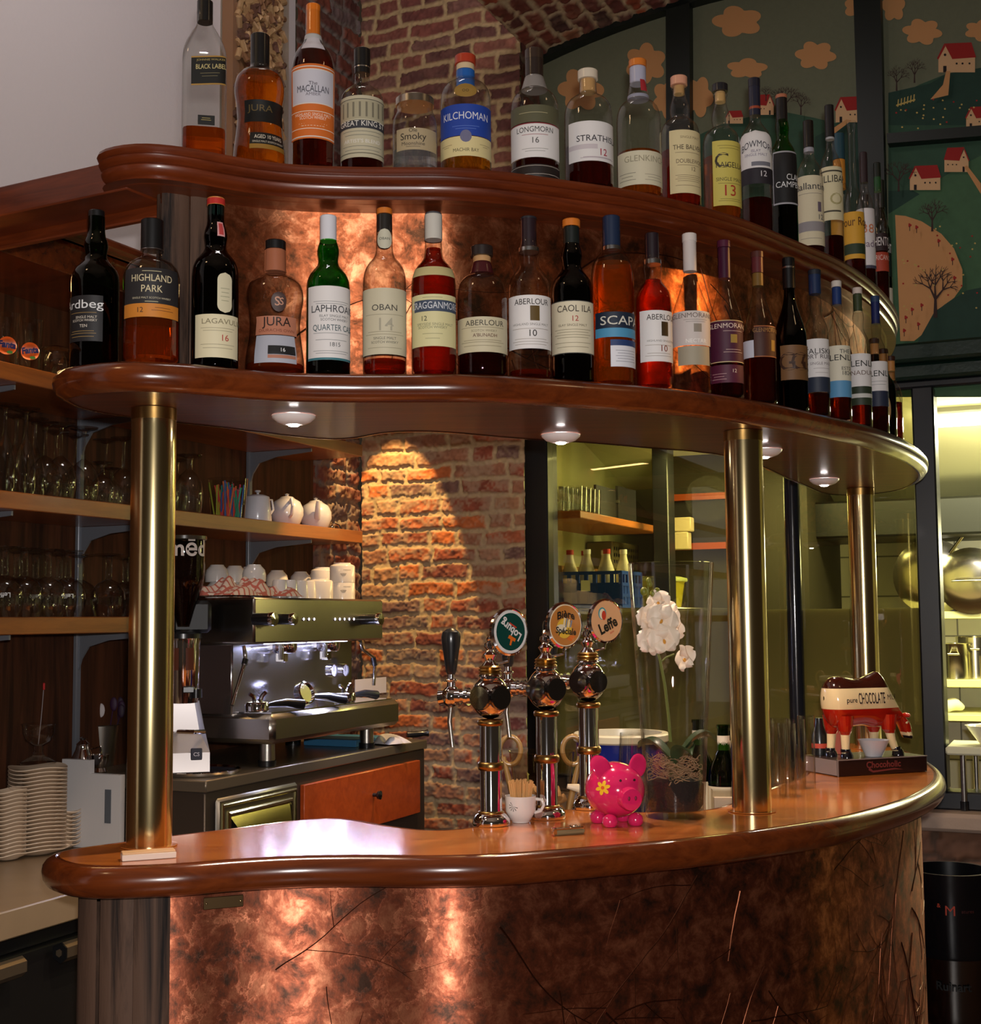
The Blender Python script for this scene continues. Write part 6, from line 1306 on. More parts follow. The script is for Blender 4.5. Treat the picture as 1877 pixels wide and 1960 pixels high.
# ------------------------------------------------------------------ back service worktop with the things behind the taps
ZS = 1.02
mb = MB(); sv = [(.06, 2.93), (.42, 2.90), (.66, 3.30), (.78, 3.62), (.70, 3.72), (.42, 3.45), (.10, 3.30)]
mb.prism(sv, ZS-.03, ZS, 0)
o = mb.build('service_worktop', pm('service_top', srgb(120, 92, 60), .3, coat=.3), None, (0, 0, 0)); tag(o, 'lower service worktop behind the beer taps', 'worktop')
mb = MB(); mb.prism([(x*.96+.015, y*.98+.06) for x, y in sv], 0, ZS-.031); o = mb.build('service_cabinet', pm('service_dark', srgb(30, 22, 18), .5), None, (0, 0, 0)); tag(o, 'dark cabinet under the service worktop', 'cabinet')
def sv_(x, y, z=ZS): p = atz(x, y, z); return Vector((p.x, p.y, z+.0005))
# clear plastic wine cooler full of corks
p = atY(1037, 1500, 3.10); p.z = ZS+.0005; root = empty('wine_cooler_bucket', p, 'clear plastic bucket with amber ear handles full of corks behind the taps', 'bucket', facecam(p))
hb = .175
mb = MB(); mb.lathe([(0, 0), (.050, 0), (.055, .01), (.075, hb), (.078, hb+.002)], seg=40, cap=False, sx=1.0, sy=.8); mb.build('body', thin_glass('amber_acrylic', (.80, .72, .58), .35, ior=1.5), root)
for s in (-1, 1):
    mb = MB(); mb.tube([(s*(.058+.006*k), -.005, .035+.026*k) for k in range(6)], [.008, .008, .007, .007, .006, .006], seg=10)
    mb.tube([(s*(.072+.024*math.cos(t)), -.005, hb+.004+.032*math.sin(t)) for t in [k*math.pi/12 for k in range(24)]], .006, seg=10, closed=True); mb.build('handle', pm('amber_plastic', srgb(150, 116, 70), .25, coat=.4), root)
CORK = pm('cork', srgb(190, 150, 110), .8, vary=.25, vscale=60)
m2 = MB(); r_ = random.Random(6)
for k in range(46):
    a, q, z = r_.uniform(0, 6.28), .042*math.sqrt(r_.random()), .012+.075*r_.random(); d = Vector((r_.uniform(-1, 1), r_.uniform(-1, 1), r_.uniform(-.6, .6))).normalized()
    c = Vector((q*math.cos(a), q*.75*math.sin(a), z)); m2.cyl(c-d*.016, c+d*.016, .0095, seg=10)
o = m2.build('wine_corks', CORK, None, p+Vector((0, 0, .004)), facecam(p)); tag(o, 'wine corks heaped inside the clear bucket', 'corks', kind='stuff')
# blue beer tin with white rim
p = atY(1190, 1500, 3.30); p.z = ZS+.0005; root = empty('ice_bucket', p, 'blue bucket with white rim and horned emblem behind the right tap', 'bucket', facecam(p))
hb = CAM.z+ray(1190, 1402).z*3.30/ray(1190, 1402).y-ZS
mb = MB(); mb.lathe([(0, 0), (.095, 0), (.100, .01), (.112, hb-.02)], seg=44, cap=False); mb.build('body', pm('blue_tin', srgb(10, 30, 110), .25, coat=.4), root)
mb = MB(); mb.lathe([(.112, hb-.022), (.117, hb-.018), (.118, hb-.004), (.114, hb), (.100, hb), (.098, hb-.03)], seg=44, cap=False); mb.build('rim', flat(214, 204, 176, .3), root)
mb = MB(); f_ = lambda x, z: (.112*math.sin(x/.11), -.112*math.cos(x/.11)-.0, z)
for s in (-1, 1): mb.poly([f_(-.035+s*.022, .10), f_(-.035+s*.034, .128), f_(-.035+s*.028, .130), f_(-.035+s*.016, .108), f_(-.035+s*.008, .098), f_(-.035+s*.004, .088), f_(-.035+s*.014, .088)])
mb.build('emblem', flat(226, 226, 226, .4), root)
# T glass
def glassware(name, p, prof, label, cat, mat=TUMB, rot=0, group=None, seg=28, part='bowl'):
    root = empty(name, p, label, cat, rot, group); mb = MB(); mb.lathe(prof, seg=seg, cap=False); mb.build(part, mat, root); return root
p = atY(1211, 1500, 3.08); p.z = ZS+.0005; hb = CAM.z+ray(1211, 1403).z*3.08/ray(1211, 1403).y-ZS
rt3 = glassware('beer_glass', p, [(0, 0), (.026, 0), (.026, .006), (.022, .02), (.027, .07), (.032, hb*.7), (.028, hb), (.0265, hb), (.030, hb*.7), (.020, .03), (0, .02)], 'empty beer glass printed with a letter T behind the piggy bank', 'glass', rot=facecam(p))
mb = MB(); mb.text('T', lambda x, y: (x, -.0335, hb*.60+y), .030, 0, bold=.03); mb.build('printed_letter', flat(226, 220, 226), rt3)
# two green wine bottles and one more behind the vase
for i, (x, yt, Yd, sc) in enumerate(((1386, 1388, 3.08, 1.0), (1338, 1378, 3.16, 1.0), (1402, 1400, 3.22, .9))):
    p = atY(x, 1500, Yd); p.z = ZS+.0005; H = CAM.z+ray(x, yt).z*Yd/ray(x, yt).y-ZS
    root = empty('wine_bottle', p, ['open dark green wine bottle left of the middle brass column', 'green wine bottle seen through the glass vase', 'green wine bottle half hidden behind the middle brass column'][i], 'bottle', facecam(p))
    mb = MB(); mb.lathe([(0, 0), (.036, 0), (.0375, .006), (.0375, H*.52), (.034, H*.58), (.022, H*.68), (.0145, H*.76), (.0135, H*.97), (.0155, H*.975), (.0155, H)], seg=30, cap=False); mb.build('body', DKGREEN, root)
    mb = MB(); mb.lathe([(.0142, H*.76), (.0142, H*.90)], seg=24, cap=False); mb.build('neck_label', flat(226, 214, 190), root)
    mb = MB(); mb.lathe([(.0379, H*.06), (.0379, H*.42)], seg=30, cap=False); mb.build('label', flat(222, 208, 176), root)
    mb = MB(); mb.lathe([(0, .008), (.0355, .008), (.0355, H*.40), (0, H*.40)], seg=24, cap=False); mb.build('wine', LQ['wine'], root)
p = sv_(1392, 1560); p = atY(1385, 1500, 2.94); p.z = ZS+.0005; root = empty('menu_holder', p, 'clear acrylic menu holder in front of the green wine bottle', 'holder', facecam(p)+.1)
mb = MB(); mb.box(-.026, .026, -.014, -.012, 0, .105); mb.box(-.026, .026, .012, .014, 0, .105); mb.box(-.026, .026, -.012, .012, 0, .003); mb.box(-.027, -.026, -.014, .014, 0, .107); mb.box(.026, .027, -.014, .014, 0, .107); mb.build('frame', thin_glass('acrylic', (.93, .92, .9), .7), root)
mb = MB(); mb.box(-.022, .022, -.010, .008, .003, .090); mb.build('cards', flat(206, 190, 170), root)
p = atY(1105, 1520, 2.86); p.z = ZC+.0005; p = on(1116, 1540); root = empty('chrome_pourer', p, 'small chrome stand with pale spout between the middle and right taps', 'pourer', facecam(p))
mb = MB(); mb.lathe([(0, 0), (.020, 0), (.021, .005), (.012, .016), (.014, .022), (0, .03)], seg=24, cap=False); mb.build('base', CHROME, root)
mb = MB(); mb.tube([(.006, 0, .026), (-.012, -.003, .036), (-.034, -.006, .040)], [.007, .009, .005], seg=10); mb.build('spout', flat(226, 206, 176, .4), root)
# straight tall glasses
for i, (x, yt, yb) in enumerate(((1488, 1385, 1512), (1507, 1392, 1535), (1526, 1384, 1532), (1545, 1380, 1527), (1493, 1380, 1500))):
    p = on(x, min(yb, 1500+0*i)); Yd = (3.04, 3.05, 3.17, 3.28, 3.20)[i]; p = atY(x, 1490, Yd); z_ = ZS if i in (0, 4) else ZS
    p.z = ZS+.0005; H = CAM.z+ray(x, yt).z*Yd/ray(x, yt).y-ZS
    if i == 0:
        g0 = glassware('highball_glass', p, [(0, .012), (.017, .012), (.0185, 0), (.0195, .002), (.0205, H), (.0192, H), (.0180, .014)], 'tall straight glass nearest the middle brass column', 'glass', group='tall straight glasses by the middle column')
    else:
        g = dup(g0, p, label=['', 'tall straight glass nearest us in the row by the middle column', 'tall straight glass, middle of the front three', 'tall straight glass, rightmost beside the cow box', 'tall straight glass farthest back, beside the middle column'][i])
# mesh spoon / wire whisk over the wine bottles
p = atY(1392, 1345, 3.30); p.z = ZS+.0005; root = empty('wire_whisk', p, 'wire loop handle standing behind the green wine bottle', 'whisk', facecam(p))
mb = MB(); mb.lathe([(0, 0), (.022, 0), (.024, .09), (.022, .09), (0, .01)], seg=20, cap=False); mb.build('beaker', STEEL, root)
mb = MB(); mb.tube([(0, 0, .02), (.0, 0, .14), (.012, 0, .165), (.034, 0, .178), (.038, 0, .168), (.022, 0, .150), (.004, 0, .146)], .0014, seg=6); mb.build('wire_loop', CHROME, root)
# wine cooler with stand at the right edge
p = rm(onA(1818, 1700, -.35)[0], -.35, 0); yd = p.y; zt2 = CAM.z+ray(1818, 1662).z*yd/ray(1818, 1662).y; zm = CAM.z+ray(1818, 1822).z*yd/ray(1818, 1822).y; zb2 = CAM.z+ray(1818, 1952).z*yd/ray(1818, 1952).y
rr_ = 72/F*yd; root = empty('champagne_bucket', (p.x, p.y, 0), 'black and steel champagne bucket on a stand at the right edge', 'bucket', facecam(p)); print('bucket', p, zt2, zm, zb2, rr_)
mb = MB(); mb.lathe([(rr_*.88, zb2+.01), (rr_*.92, zb2+.03), (rr_*.99, zm), (rr_*1.0, zm+.004)], seg=44, cap=False); mb.lathe([(0, zb2), (rr_*.8, zb2), (rr_*.88, zb2+.01)], seg=44, cap=False)
mb.build('steel_body', pm('dark_steel', (.22, .21, .20), .22, 1), root)
mb = MB(); mb.lathe([(rr_*1.0, zm), (rr_*1.03, zm+.01), (rr_*1.06, zt2-.03), (rr_*1.08, zt2), (rr_*.98, zt2), (rr_*.9, zm+.1)], seg=44, cap=False); mb.build('black_sleeve', pm('black_sleeve', (.004, .0045, .006), .25, coat=.4), root)
ff = lambda x, y, z: (rr_*1.055*math.sin(x/rr_), -rr_*1.055*math.cos(x/rr_), z+y)
mb = MB(); zz = (zm+zt2)/2+.02
mb.text('M', lambda x, y: ff(x, y, zz), .040, 0, x=-.002, bold=.06); mb.text('atures', lambda x, y: ff(x, y, zz), .014, 1, x=.045, bold=0); mb.text('&', lambda x, y: ff(x, y, zz), .016, 0, x=-.032, y=.014)
mb.build('red_lettering', [flat(190, 60, 30), flat(80, 24, 20)], root)
mb = MB(); mb.text('Ruinart', lambda x, y: (rr_*1.0*math.sin(x/rr_), -rr_*1.0*math.cos(x/rr_), zb2+(zm-zb2)*.62+y), .034, 0, bold=.02, fit=.10); mb.build('lettering', flat(20, 20, 20), root)
mb = MB(); mb.cyl((0, 0, .02), (0, 0, zb2), .012, seg=16); mb.lathe([(0, 0), (.14, 0), (.14, .008), (.02, .02)], seg=30, cap=False); mb.build('stand', BLK, root)
# ------------------------------------------------------------------ left wall: shelving unit
A0 = -4.4
SB = .286
zL = onB(0, 1181, SB)[1]; zM = onB(300, 972, SB)[1]; zU = onB(60, 704, SB)[1]; aE = onB(694, 1018, SB)[0]; print('shelves', zL, zM, zU, aE)
aP = onB(600, 1000, 0.0)[0]
def rmo(b, a, z=0): return rm(b, a, z)
unit = empty('wall_shelf_unit', rm(0, -3.0, 0), 'dark wooden back bar unit with open shelves', 'shelf unit', PHI)
def ub(name, b0, b1, a0, a1, z0, z1, m, par=None, bev=.003):
    mb = MB(); mb.box(b0, b1, a0+3.0, a1+3.0, z0, z1, 0, bev); return mb.build(name, m, par or unit)
zc1 = onB(80, 405, SB+.06)[1]; zc0 = onB(60, 497, SB+.02)[1]; aC = onB(172, 436, SB+.06)[0]; print('cornice', zc0, zc1, aC)
ub('back_panel', -.022, 0, A0, aP, .8, zc1, BACKW)
ub('header', 0, SB+.01, A0, aE-.0, zc0, zc0+.10, MAHOG)
ub('cornice', -.02, SB+.03, A0, aE, zc0+.10, zc1-.03, CORNW); ub('cornice', -.02, SB+.06, A0, aE, zc1-.03, zc1, CORNW, bev=.008)
sh_ = []
for nm, z, lab in (('shelf_board', zL, 'lower shelf'), ('shelf_board', zM, 'middle shelf'), ('shelf_board', zU, 'upper shelf')):
    a1 = aE if z != zL else onB(237, 1187, SB)[0]+.12
    o = ub(nm, .004, SB, A0, a1, z-.042, z, LSHELF, bev=.002); o['label'] = lab+' board'
GR = pm('grey_bracket_paint', srgb(120, 124, 132), .4, .3)
for i, px in enumerate((154, 478)):
    a = onB(px, 980, .012)[0]
    ub('upright_rail', .001, .016, a-.010, a+.010, 1.1, zc0, GR)
    for z in (zL-.042, zM-.042, zU-.042):
        if i == 1 and z < zL: continue
        mb = MB(); P = [(.014, z-.001), (SB-.03, z-.001), (SB-.03, z-.012), (.12, z-.022), (.05, z-.040), (.025, z-.075), (.014, z-.11)]
        mb.slab(P, .006, lambda b, zz, d: (b, a+3.0-.003+d, zz)); mb.build('bracket', GR, unit)
a2 = onB(20, 980, .012)[0]
for z in (zL-.042, zM-.042, zU-.042):
    mb = MB(); P = [(.014, z-.001), (SB-.03, z-.001), (SB-.03, z-.012), (.12, z-.022), (.05, z-.040), (.025, z-.075), (.014, z-.11)]; mb.slab(P, .006, lambda b, zz, d: (b, a2-.25+3.0+d, zz)); mb.build('bracket', GR, unit)
lamp('shelf_lamp', 'AREA', rm(.15, -2.2, zc0-.015), 1.6, (1, .62, .25), .5, rm(.15, -2.2, 0), sy=.06)
# cork display column on the plaster wall
b_ = .0; a0c = onB(433, 60, .0)[0]; a1c = onB(528, 60, .0)[0]
root = empty('cork_display', rm(-.02, (a0c+a1c)/2, 2.40), 'tall clear case filled with wine corks on the white wall', 'display case', PHI)
wc = (a1c-a0c)/2; mb = MB(); mb.box(-.005, .075, -wc, wc, 0, 1.9); mb.build('case', thin_glass('case_glass', (.9, .88, .82), .8), root)
mb = MB(); r_ = random.Random(2)
CK = [pm('cork_a', srgb(196, 160, 120), .8), pm('cork_b', srgb(150, 110, 80), .8), pm('cork_c', srgb(110, 76, 66), .8)]
for k in range(1150):
    z = r_.uniform(.02, 1.88); y = r_.uniform(-wc+.02, wc-.02); x = .050+.016*r_.random(); d = Vector((r_.uniform(-.25, .25), r_.uniform(-1, 1), r_.uniform(-1, 1))).normalized()
    c = Vector((x, y, z)); mb.cyl(c-d*.019, c+d*.019, .011, mi=r_.choice((0, 0, 0, 1, 1, 2)), seg=8)
mb.box(.0, .045, -wc+.004, wc-.004, .004, 1.896, 1)
o = mb.build('wine_corks', CK, None, root.location, PHI); tag(o, 'wine corks packed inside the tall clear case', 'corks', kind='stuff')
# ------------------------------------------------------------------ stemware
GLS = thin_glass('stemware_glass', (.94, .945, .95), .32, ior=1.75)
def stem_down(kind):
    if kind == 'wine':   P = [(.034, 0), (.040, .03), (.041, .055), (.034, .085), (.018, .105), (.0055, .115), (.004, .13), (.0038, .175), (.006, .188), (.018, .1945), (.035, .198), (.036, .199), (.012, .1985), (0, .198)]
    if kind == 'flute':  P = [(.024, 0), (.027, .03), (.026, .08), (.018, .12), (.008, .145), (.0045, .16), (.004, .205), (.007, .213), (.020, .218), (.033, .221), (.034, .222), (0, .221)]
    if kind == 'chalice':P = [(.036, 0), (.043, .02), (.046, .045), (.043, .068), (.033, .085), (.018, .095), (.0085, .099), (.0095, .105), (.0085, .110), (.0085, .150), (.011, .156), (.009, .160), (.020, .164), (.036, .166), (.037, .168), (0, .168)]
    if kind == 'small':  P = [(.028, 0), (.033, .025), (.031, .05), (.018, .07), (.006, .078), (.005, .10), (.010, .108), (.028, .113), (0, .113)]
    if kind == 'beer':   P = [(.034, 0), (.038, .02), (.041, .06), (.038, .095), (.026, .118), (.014, .128), (.009, .135), (.010, .16), (.012, .168), (.036, .176), (.037, .178), (0, .177)]
    return P
PR = {}
def stem(kind, name, px, py, b, z, label, group, rot=0, mark=None):
    "glass on shelf height z; the pixel column fixes where along the wall it stands"
    a = onB(px, py, b)[0]; loc = rm(b, a, z+.0008)
    if kind not in PR:
        root = empty(name, loc, label, 'glass', rot, group); P = stem_down(kind); cut = next(i for i, q in enumerate(P) if q[0] < .0105 and q[1] > .05)
        mb = MB(); mb.lathe(P[:cut+1], seg=30, cap=False); mb.build('bowl', GLS, root); mb = MB(); mb.lathe(P[cut:], seg=26, cap=False); mb.build('stem', GLS, root); PR[kind] = root; return root
    return dup(PR[kind], loc, rot, label, group)
G1 = 'upside-down glasses on the middle shelf'; G2 = 'upside-down beer chalices on the lower shelf'
mid = [('flute', 8, .20, 'flute glass at the left frame edge, front row'), ('flute', 48, .20, 'flute glass right of the leftmost one, front row'), ('flute', 30, .10, 'flute glass in the back row near the left edge'), ('flute', 66, .10, 'flute glass in the back row, second from left'),
       ('wine', 86, .18, 'wine glass just right of the flutes'), ('wine', 106, .10, 'wine glass in the back row behind the first wine glasses'), ('wine', 116, .21, 'wine glass with the highest foot, mid left'), ('wine', 143, .10, 'wine glass in front of the grey upright rail'),
       ('wine', 160, .21, 'wine glass just right of the grey upright rail'), ('small', 196, .22, 'short liqueur glass between wine glasses'), ('wine', 202, .10, 'wine glass behind the short liqueur glass'), ('small', 213, .15, 'short liqueur glass nearest the left brass column'), ('wine', 236, .17, 'wine glass partly hidden by the left brass column'),
       ('beer', 362, .20, 'stemmed beer glass right of the left brass column'), ('beer', 336, .10, 'stemmed beer glass peeking out from behind the left brass column')]
for k, x, b, l in mid: stem(k, {'flute': 'champagne_flute', 'wine': 'wine_glass', 'small': 'liqueur_glass', 'beer': 'beer_goblet'}[k], x, 900, b, zM, 'upside-down '+l+' on the middle shelf', G1)
low = [(9, .23), (32, .12), (47, .23), (68, .12), (92, .23), (113, .12), (130, .23), (154, .12), (208, .20), (240, .10)]
lt = ['first from the left', 'second from the left', 'third from the left, set back', 'fourth from the left', 'fifth from the left', 'sixth from the left, set back', 'seventh from the left', 'eighth from the left, before the rail', 'alone near the brass column', 'mostly behind the brass column']
for (x, b), l in zip(low, lt):
    g = stem('chalice', 'beer_chalice', x, 1100, b, zL, 'upside-down stemmed beer chalice on the lower shelf, '+l, G2, rot=0)
# printed word on three of the chalices
for o in [o for o in bpy.data.objects if o.name.startswith('beer_chalice') and o.type == 'EMPTY'][0:8:3]:
    mb = MB(); a = facecam(o.location); f_ = lambda x, y: (.0467*math.sin(x/.046), -.0467*math.cos(x/.046), .052+y)
    mb.text('Leffe', f_, .016, 0, rot=math.pi, bold=.01, fit=.028); w_ = mb.build('printed_word', flat(206, 206, 206), o); w_.rotation_euler = (0, 0, a-o.rotation_euler.z)
# tumblers on the upper shelf
for i, (x, b, H, l) in enumerate(((14, .22, .135, 'printed soda tumbler at the left frame edge on the upper shelf'), (58, .22, .135, 'printed soda tumbler, second from the left on the upper shelf'), (40, .12, .13, 'plain tumbler behind the printed soda tumblers'))):
    a = onB(x, 650, b)[0]; p = rm(b, a, zU+.0008)
    root = empty('soda_tumbler', p, l, 'glass', facecam(p), 'tumblers on the upper shelf')
    mb = MB(); mb.lathe([(0, .008), (.022, .008), (.0235, 0), (.0245, .003), (.031, H), (.0295, H), (.0235, .012)], seg=30, cap=False); mb.build('body', TUMB, root)
    if i < 2:
        f_ = lambda x_, y_, h=0: ((.0300+h)*math.sin(x_/.029), -(.0300+h)*math.cos(x_/.029), .052+y_); mb = MB()
        mb.poly([f_(.023*math.cos(t), .022*math.sin(t)) for t in [k*2*math.pi/24 for k in range(24)]], 0)
        mb.text('Fanta', lambda x_, y_: f_(x_, y_, .0006), .022, 1, bold=.05, fit=.040, y=.002, rot=.15 if i else -.1)
        mb.poly([f_(.006+.007*math.cos(t), -.016+.004*math.sin(t), .0006) for t in [k*2*math.pi/12 for k in range(12)]], 2)
        mb.build('printed_logo', [flat(226, 100, 24, .4), flat(30, 36, 90, .4), flat(60, 120, 40, .4)], root)
for i, (x, b, l) in enumerate(((106, .22, 'small lidded glass jar at the right end of the upper shelf'), (120, .12, 'small glass jar behind the lidded one on the upper shelf'))):
    a = onB(x, 690, b)[0]; p = rm(b, a, zU+.0008)
    root = empty('spice_jar', p, l, 'jar', 0, 'jars on the upper shelf')
    mb = MB(); mb.lathe([(0, .004), (.026, .004), (.028, 0), (.030, .004), (.030, .055), (.024, .066), (.024, .072)], seg=28, cap=False); mb.build('body', TUMB, root)
    mb = MB(); mb.lathe([(.031, .072), (.033, .074), (.033, .080), (.02, .086), (0, .087)], seg=28, cap=False); mb.build('lid', TUMB, root)
# straws in a clear tub
a = onB(436, 960, .17)[0]; p = rm(.17, a, zM+.0008); root = empty('clear_tub', p, 'clear plastic tub of coloured straws on the middle shelf', 'tub')
mb = MB(); mb.lathe([(0, .002), (.052, .002), (.053, 0), (.062, .13), (.060, .13)], seg=32, cap=False); mb.build('body', thin_glass('clear_plastic', (.85, .84, .84), .6, ior=1.4), root)
r_ = random.Random(9); cols = [flat(214, 50, 90), flat(40, 150, 120), flat(230, 120, 60), flat(60, 110, 180), flat(180, 190, 60), flat(226, 70, 60)]
mb = MB()
for k in range(60):
    t, q = r_.uniform(0, 6.28), .045*math.sqrt(r_.random()); u, v = r_.uniform(-.02, .02), r_.uniform(-.02, .02); x, y = q*math.cos(t), q*math.sin(t)
    mb.cyl((x*.9, y*.9, .006), (x*1.0+u, y*1.0+v, .105+r_.uniform(-.02, .02)), .0026, mi=r_.randrange(6), seg=6)
o = mb.build('drinking_straws', cols, None, p); tag(o, 'coloured drinking straws standing in the clear tub', 'straws', kind='stuff')
# teapots
def onM(px, b): a = onB(px, 985, b)[0]; return rm(b, a, zM+.0008)
p = onM(493, .17); ang = facecam(p); root = empty('milk_pot', p, 'straight white lidded pot, left of the three white pots on the middle shelf', 'pot', ang)
mb = MB(); mb.lathe([(0, 0), (.044, 0), (.046, .004), (.038, .085), (.036, .088), (.020, .094), (0, .096)], seg=36, cap=False); mb.build('body', GREYC, root)
mb = MB(); mb.lathe([(.004, .094), (.004, .100), (.010, .104), (.009, .108), (0, .109)], seg=18, cap=False); mb.build('lid_knob', GREYC, root)
mb = MB(); mb.tube([(.030, .025, .080), (.045, .045, .082), (.050, .050, .050), (.034, .030, .024)], .004, seg=8); mb.build('handle', GREYC, root)
for i, (x, hd, l) in enumerate(((549, 1, 'round white teapot with its handle toward us, middle of the three white pots'), (604, -1, 'round white teapot with its spout toward us, right of the three white pots'))):
    p = onM(x, .17); ang = facecam(p)+.1; root = empty('teapot', p, l, 'teapot', ang, 'round white teapots')
    mb = MB(); mb.lathe([(0, 0), (.034, 0), (.044, .012), (.055, .040), (.054, .062), (.044, .084), (.026, .095), (.022, .097)], seg=40, cap=False); mb.build('body', GREYC, root)
    mb = MB(); mb.lathe([(.026, .095), (.020, .101), (.006, .104), (.005, .107), (.008, .110), (0, .113)], seg=30, cap=False); mb.build('lid', GREYC, root)
    s = -1 if hd > 0 else 1
    mb = MB(); mb.tube([(.006, s*.045, .082), (.008, s*.072, .088), (.010, s*.082, .064), (.008, s*.070, .038), (.004, s*.052, .030)], .0055, seg=10); mb.build('handle', GREYC, root)
    mb = MB(); mb.tube([(0, -s*.048, .040), (0, -s*.066, .058), (0, -s*.072, .080), (0, -s*.080, .096)], [.012, .010, .008, .006], seg=12); mb.build('spout', GREYC, root)
p = onM(641, .19); root = empty('sugar_tongs', p, 'small shiny metal clip at the end of the middle shelf', 'tongs', facecam(p))
mb = MB(); mb.tube([(-.016, 0, .003), (-.012, 0, .020), (0, 0, .028), (.014, 0, .022), (.022, 0, .003)], .0035, seg=8); mb.ell((-.010, 0, .012), .009, .009, .012, seg=14, rings=9); mb.build('clip', CHROME, root)
# ------------------------------------------------------------------ raised steel unit with drawers
ZR = 1.076
af, bf_ = onB(818, 1420, .49)[0], .485; ar = lb(atz(392, 1495, ZR))[1]; ar = onB(392, 1495, bf_)[0]; ZR = onB(392, 1495, bf_)[1]; print('unit', ar, af, ZR)
root = empty('machine_cabinet', rm(0, ar, 0), 'steel bar cabinet with a grey top carrying the coffee machine', 'cabinet', PHI); L_ = af-ar
CABM = pm('cabinet_brown_steel', srgb(104, 88, 70), .38, .7, bump=.03); 
mb = MB(); mb.box(0, bf_-.004, .006, L_-.006, .0, ZR-.03, 0, .003); mb.build('body', pm('cabinet_dark_steel', srgb(84, 74, 66), .38, .6), root)
mb = MB(); mb.box(-.0, bf_+.004, 0, L_, ZR-.030, ZR, 0, .003); mb.build('top', pm('cabinet_top', srgb(120, 108, 92), .28, .5), root)
def fr(px, py): a, z = onB(px, py, bf_); return a-ar, z
a1_, z1q = fr(576, 1500); a2_, z2q = fr(798, 1450); zbq = fr(798, 1555)[1]
o = MB(); o.box(bf_-.004, bf_+.012, a1_, a2_, zbq-.0, (z1q+z2q)/2-.006, 0, .002); dr = o.build('drawer', DRAWW, root); dr['label'] = 'orange-brown wooden drawer front'
zk = fr(708, 1521); o = MB(); o.lathe([(0, 0), (.006, 0), (.006, .012), (.013, .018), (.014, .026), (0, .032)], (bf_+.012, zk[0], zk[1]), 24, 0, axis=(1, 0, 0), cap=False); o.build('knob', pm('black_knob', (.01, .01, .01), .15, coat=.5), dr)
a1_, zt1 = fr(410, 1528); a2_, zt2_ = fr(565, 1498)
o = MB(); zt1 = (zt1+zt2_)/2; o.box(bf_-.004, bf_+.012, a1_, a2_, .80, zt1, 0, .008); kd = o.build('knock_box_drawer', DSTEEL, root); kd['label'] = 'steel knock box drawer with rounded frame'
GOLDST = pm('yellow_steel', (.62, .55, .26), .2, 1)
o = MB(); q = .035
o.tube([(bf_+.013, a1_+.02, .80), (bf_+.013, a1_+.02, zt1-.02), (bf_+.013, a2_-.02, zt1-.02), (bf_+.013, a2_-.02, .80)], .006, seg=8)
o.tube([(bf_+.013, a1_+q+.01, .80), (bf_+.013, a1_+q+.01, zt1-q-.01), (bf_+.013, a2_-q-.01, zt1-q-.01), (bf_+.013, a2_-q-.01, .80)], .009, seg=8)
o.add([(bf_+.013, a1_+.05, zt1-.05), (bf_+.013, a2_-.05, zt1-.05), (bf_+.034, a2_-.07, zt1-.10), (bf_+.034, a1_+.08, zt1-.10), (bf_+.04, a2_-.06, .80), (bf_+.04, a1_+.07, .80)], [(0, 1, 2, 3), (3, 2, 4, 5)], 0, False); o.build('scoop_front', GOLDST, kd)
# lower worktop nearer to us with fridge
ZW = .905; aw0, aw1 = -4.4, ar-.004; bw = .52
root = empty('bar_fridge', rm(0, aw0, 0), 'black under-counter fridge drawers at the lower left', 'fridge', PHI)
mb = MB(); mb.box(0, bw-.06, 0, aw1-aw0, 0, ZW-.115, 0, .004); mb.build('body', pm('fridge_black', (.012, .011, .010), .35), root)
hz = onB(60, 1835, bw-.05)[1]
HM = pm('fridge_handle_metal', srgb(150, 132, 108), .3, .8)
for px0, px1 in ((-120, 45), (121, 190)):
    a0_ = onB(px0, 1840, bw-.02)[0]-aw0; a1_ = onB(px1, 1835, bw-.02)[0]-aw0
    mb = MB(); P = [(-.018, -.012), (-.018, .012), (.004, .022), (.018, .012), (.018, -.010), (.004, -.022)]
    mb.slab([(p_[0], p_[1]) for p_ in P], a1_-a0_, lambda x, z, d: (bw-.028+x, a0_+d, hz+z), 0); hh = mb.build('handle', HM, root)
    mb = MB(); mb.slab([(p_[0]*1.05, p_[1]*1.05) for p_ in P], .004, lambda x, z, d: (bw-.028+x, a0_-.004+d, hz+z), 0); mb.slab([(p_[0]*.4, p_[1]*.4) for p_ in P], .002, lambda x, z, d: (bw-.028+x, a0_-.0065+d, hz+z), 1); mb.build('end_cap', [BLK, HM], hh)
mb = MB(); mb.box(0, bw, 0, aw1-aw0, 0, .06, 0, .003)
o = mb.build('worktop', pm('stone_worktop', srgb(146, 124, 98), .35, vary=.12, vscale=12), None, rm(0, aw0, ZW-.06), PHI); tag(o, 'grey-brown worktop carrying the plate stacks', 'worktop')
mb = MB(); mb.box(0, bw-.08, 0, aw1-aw0, 0, .050); o = mb.build('counter_riser', pm('black_riser', (.008, .008, .008), .4), None, rm(0, aw0, ZW-.113), PHI); tag(o, 'black band between the worktop and the fridge', 'panel')
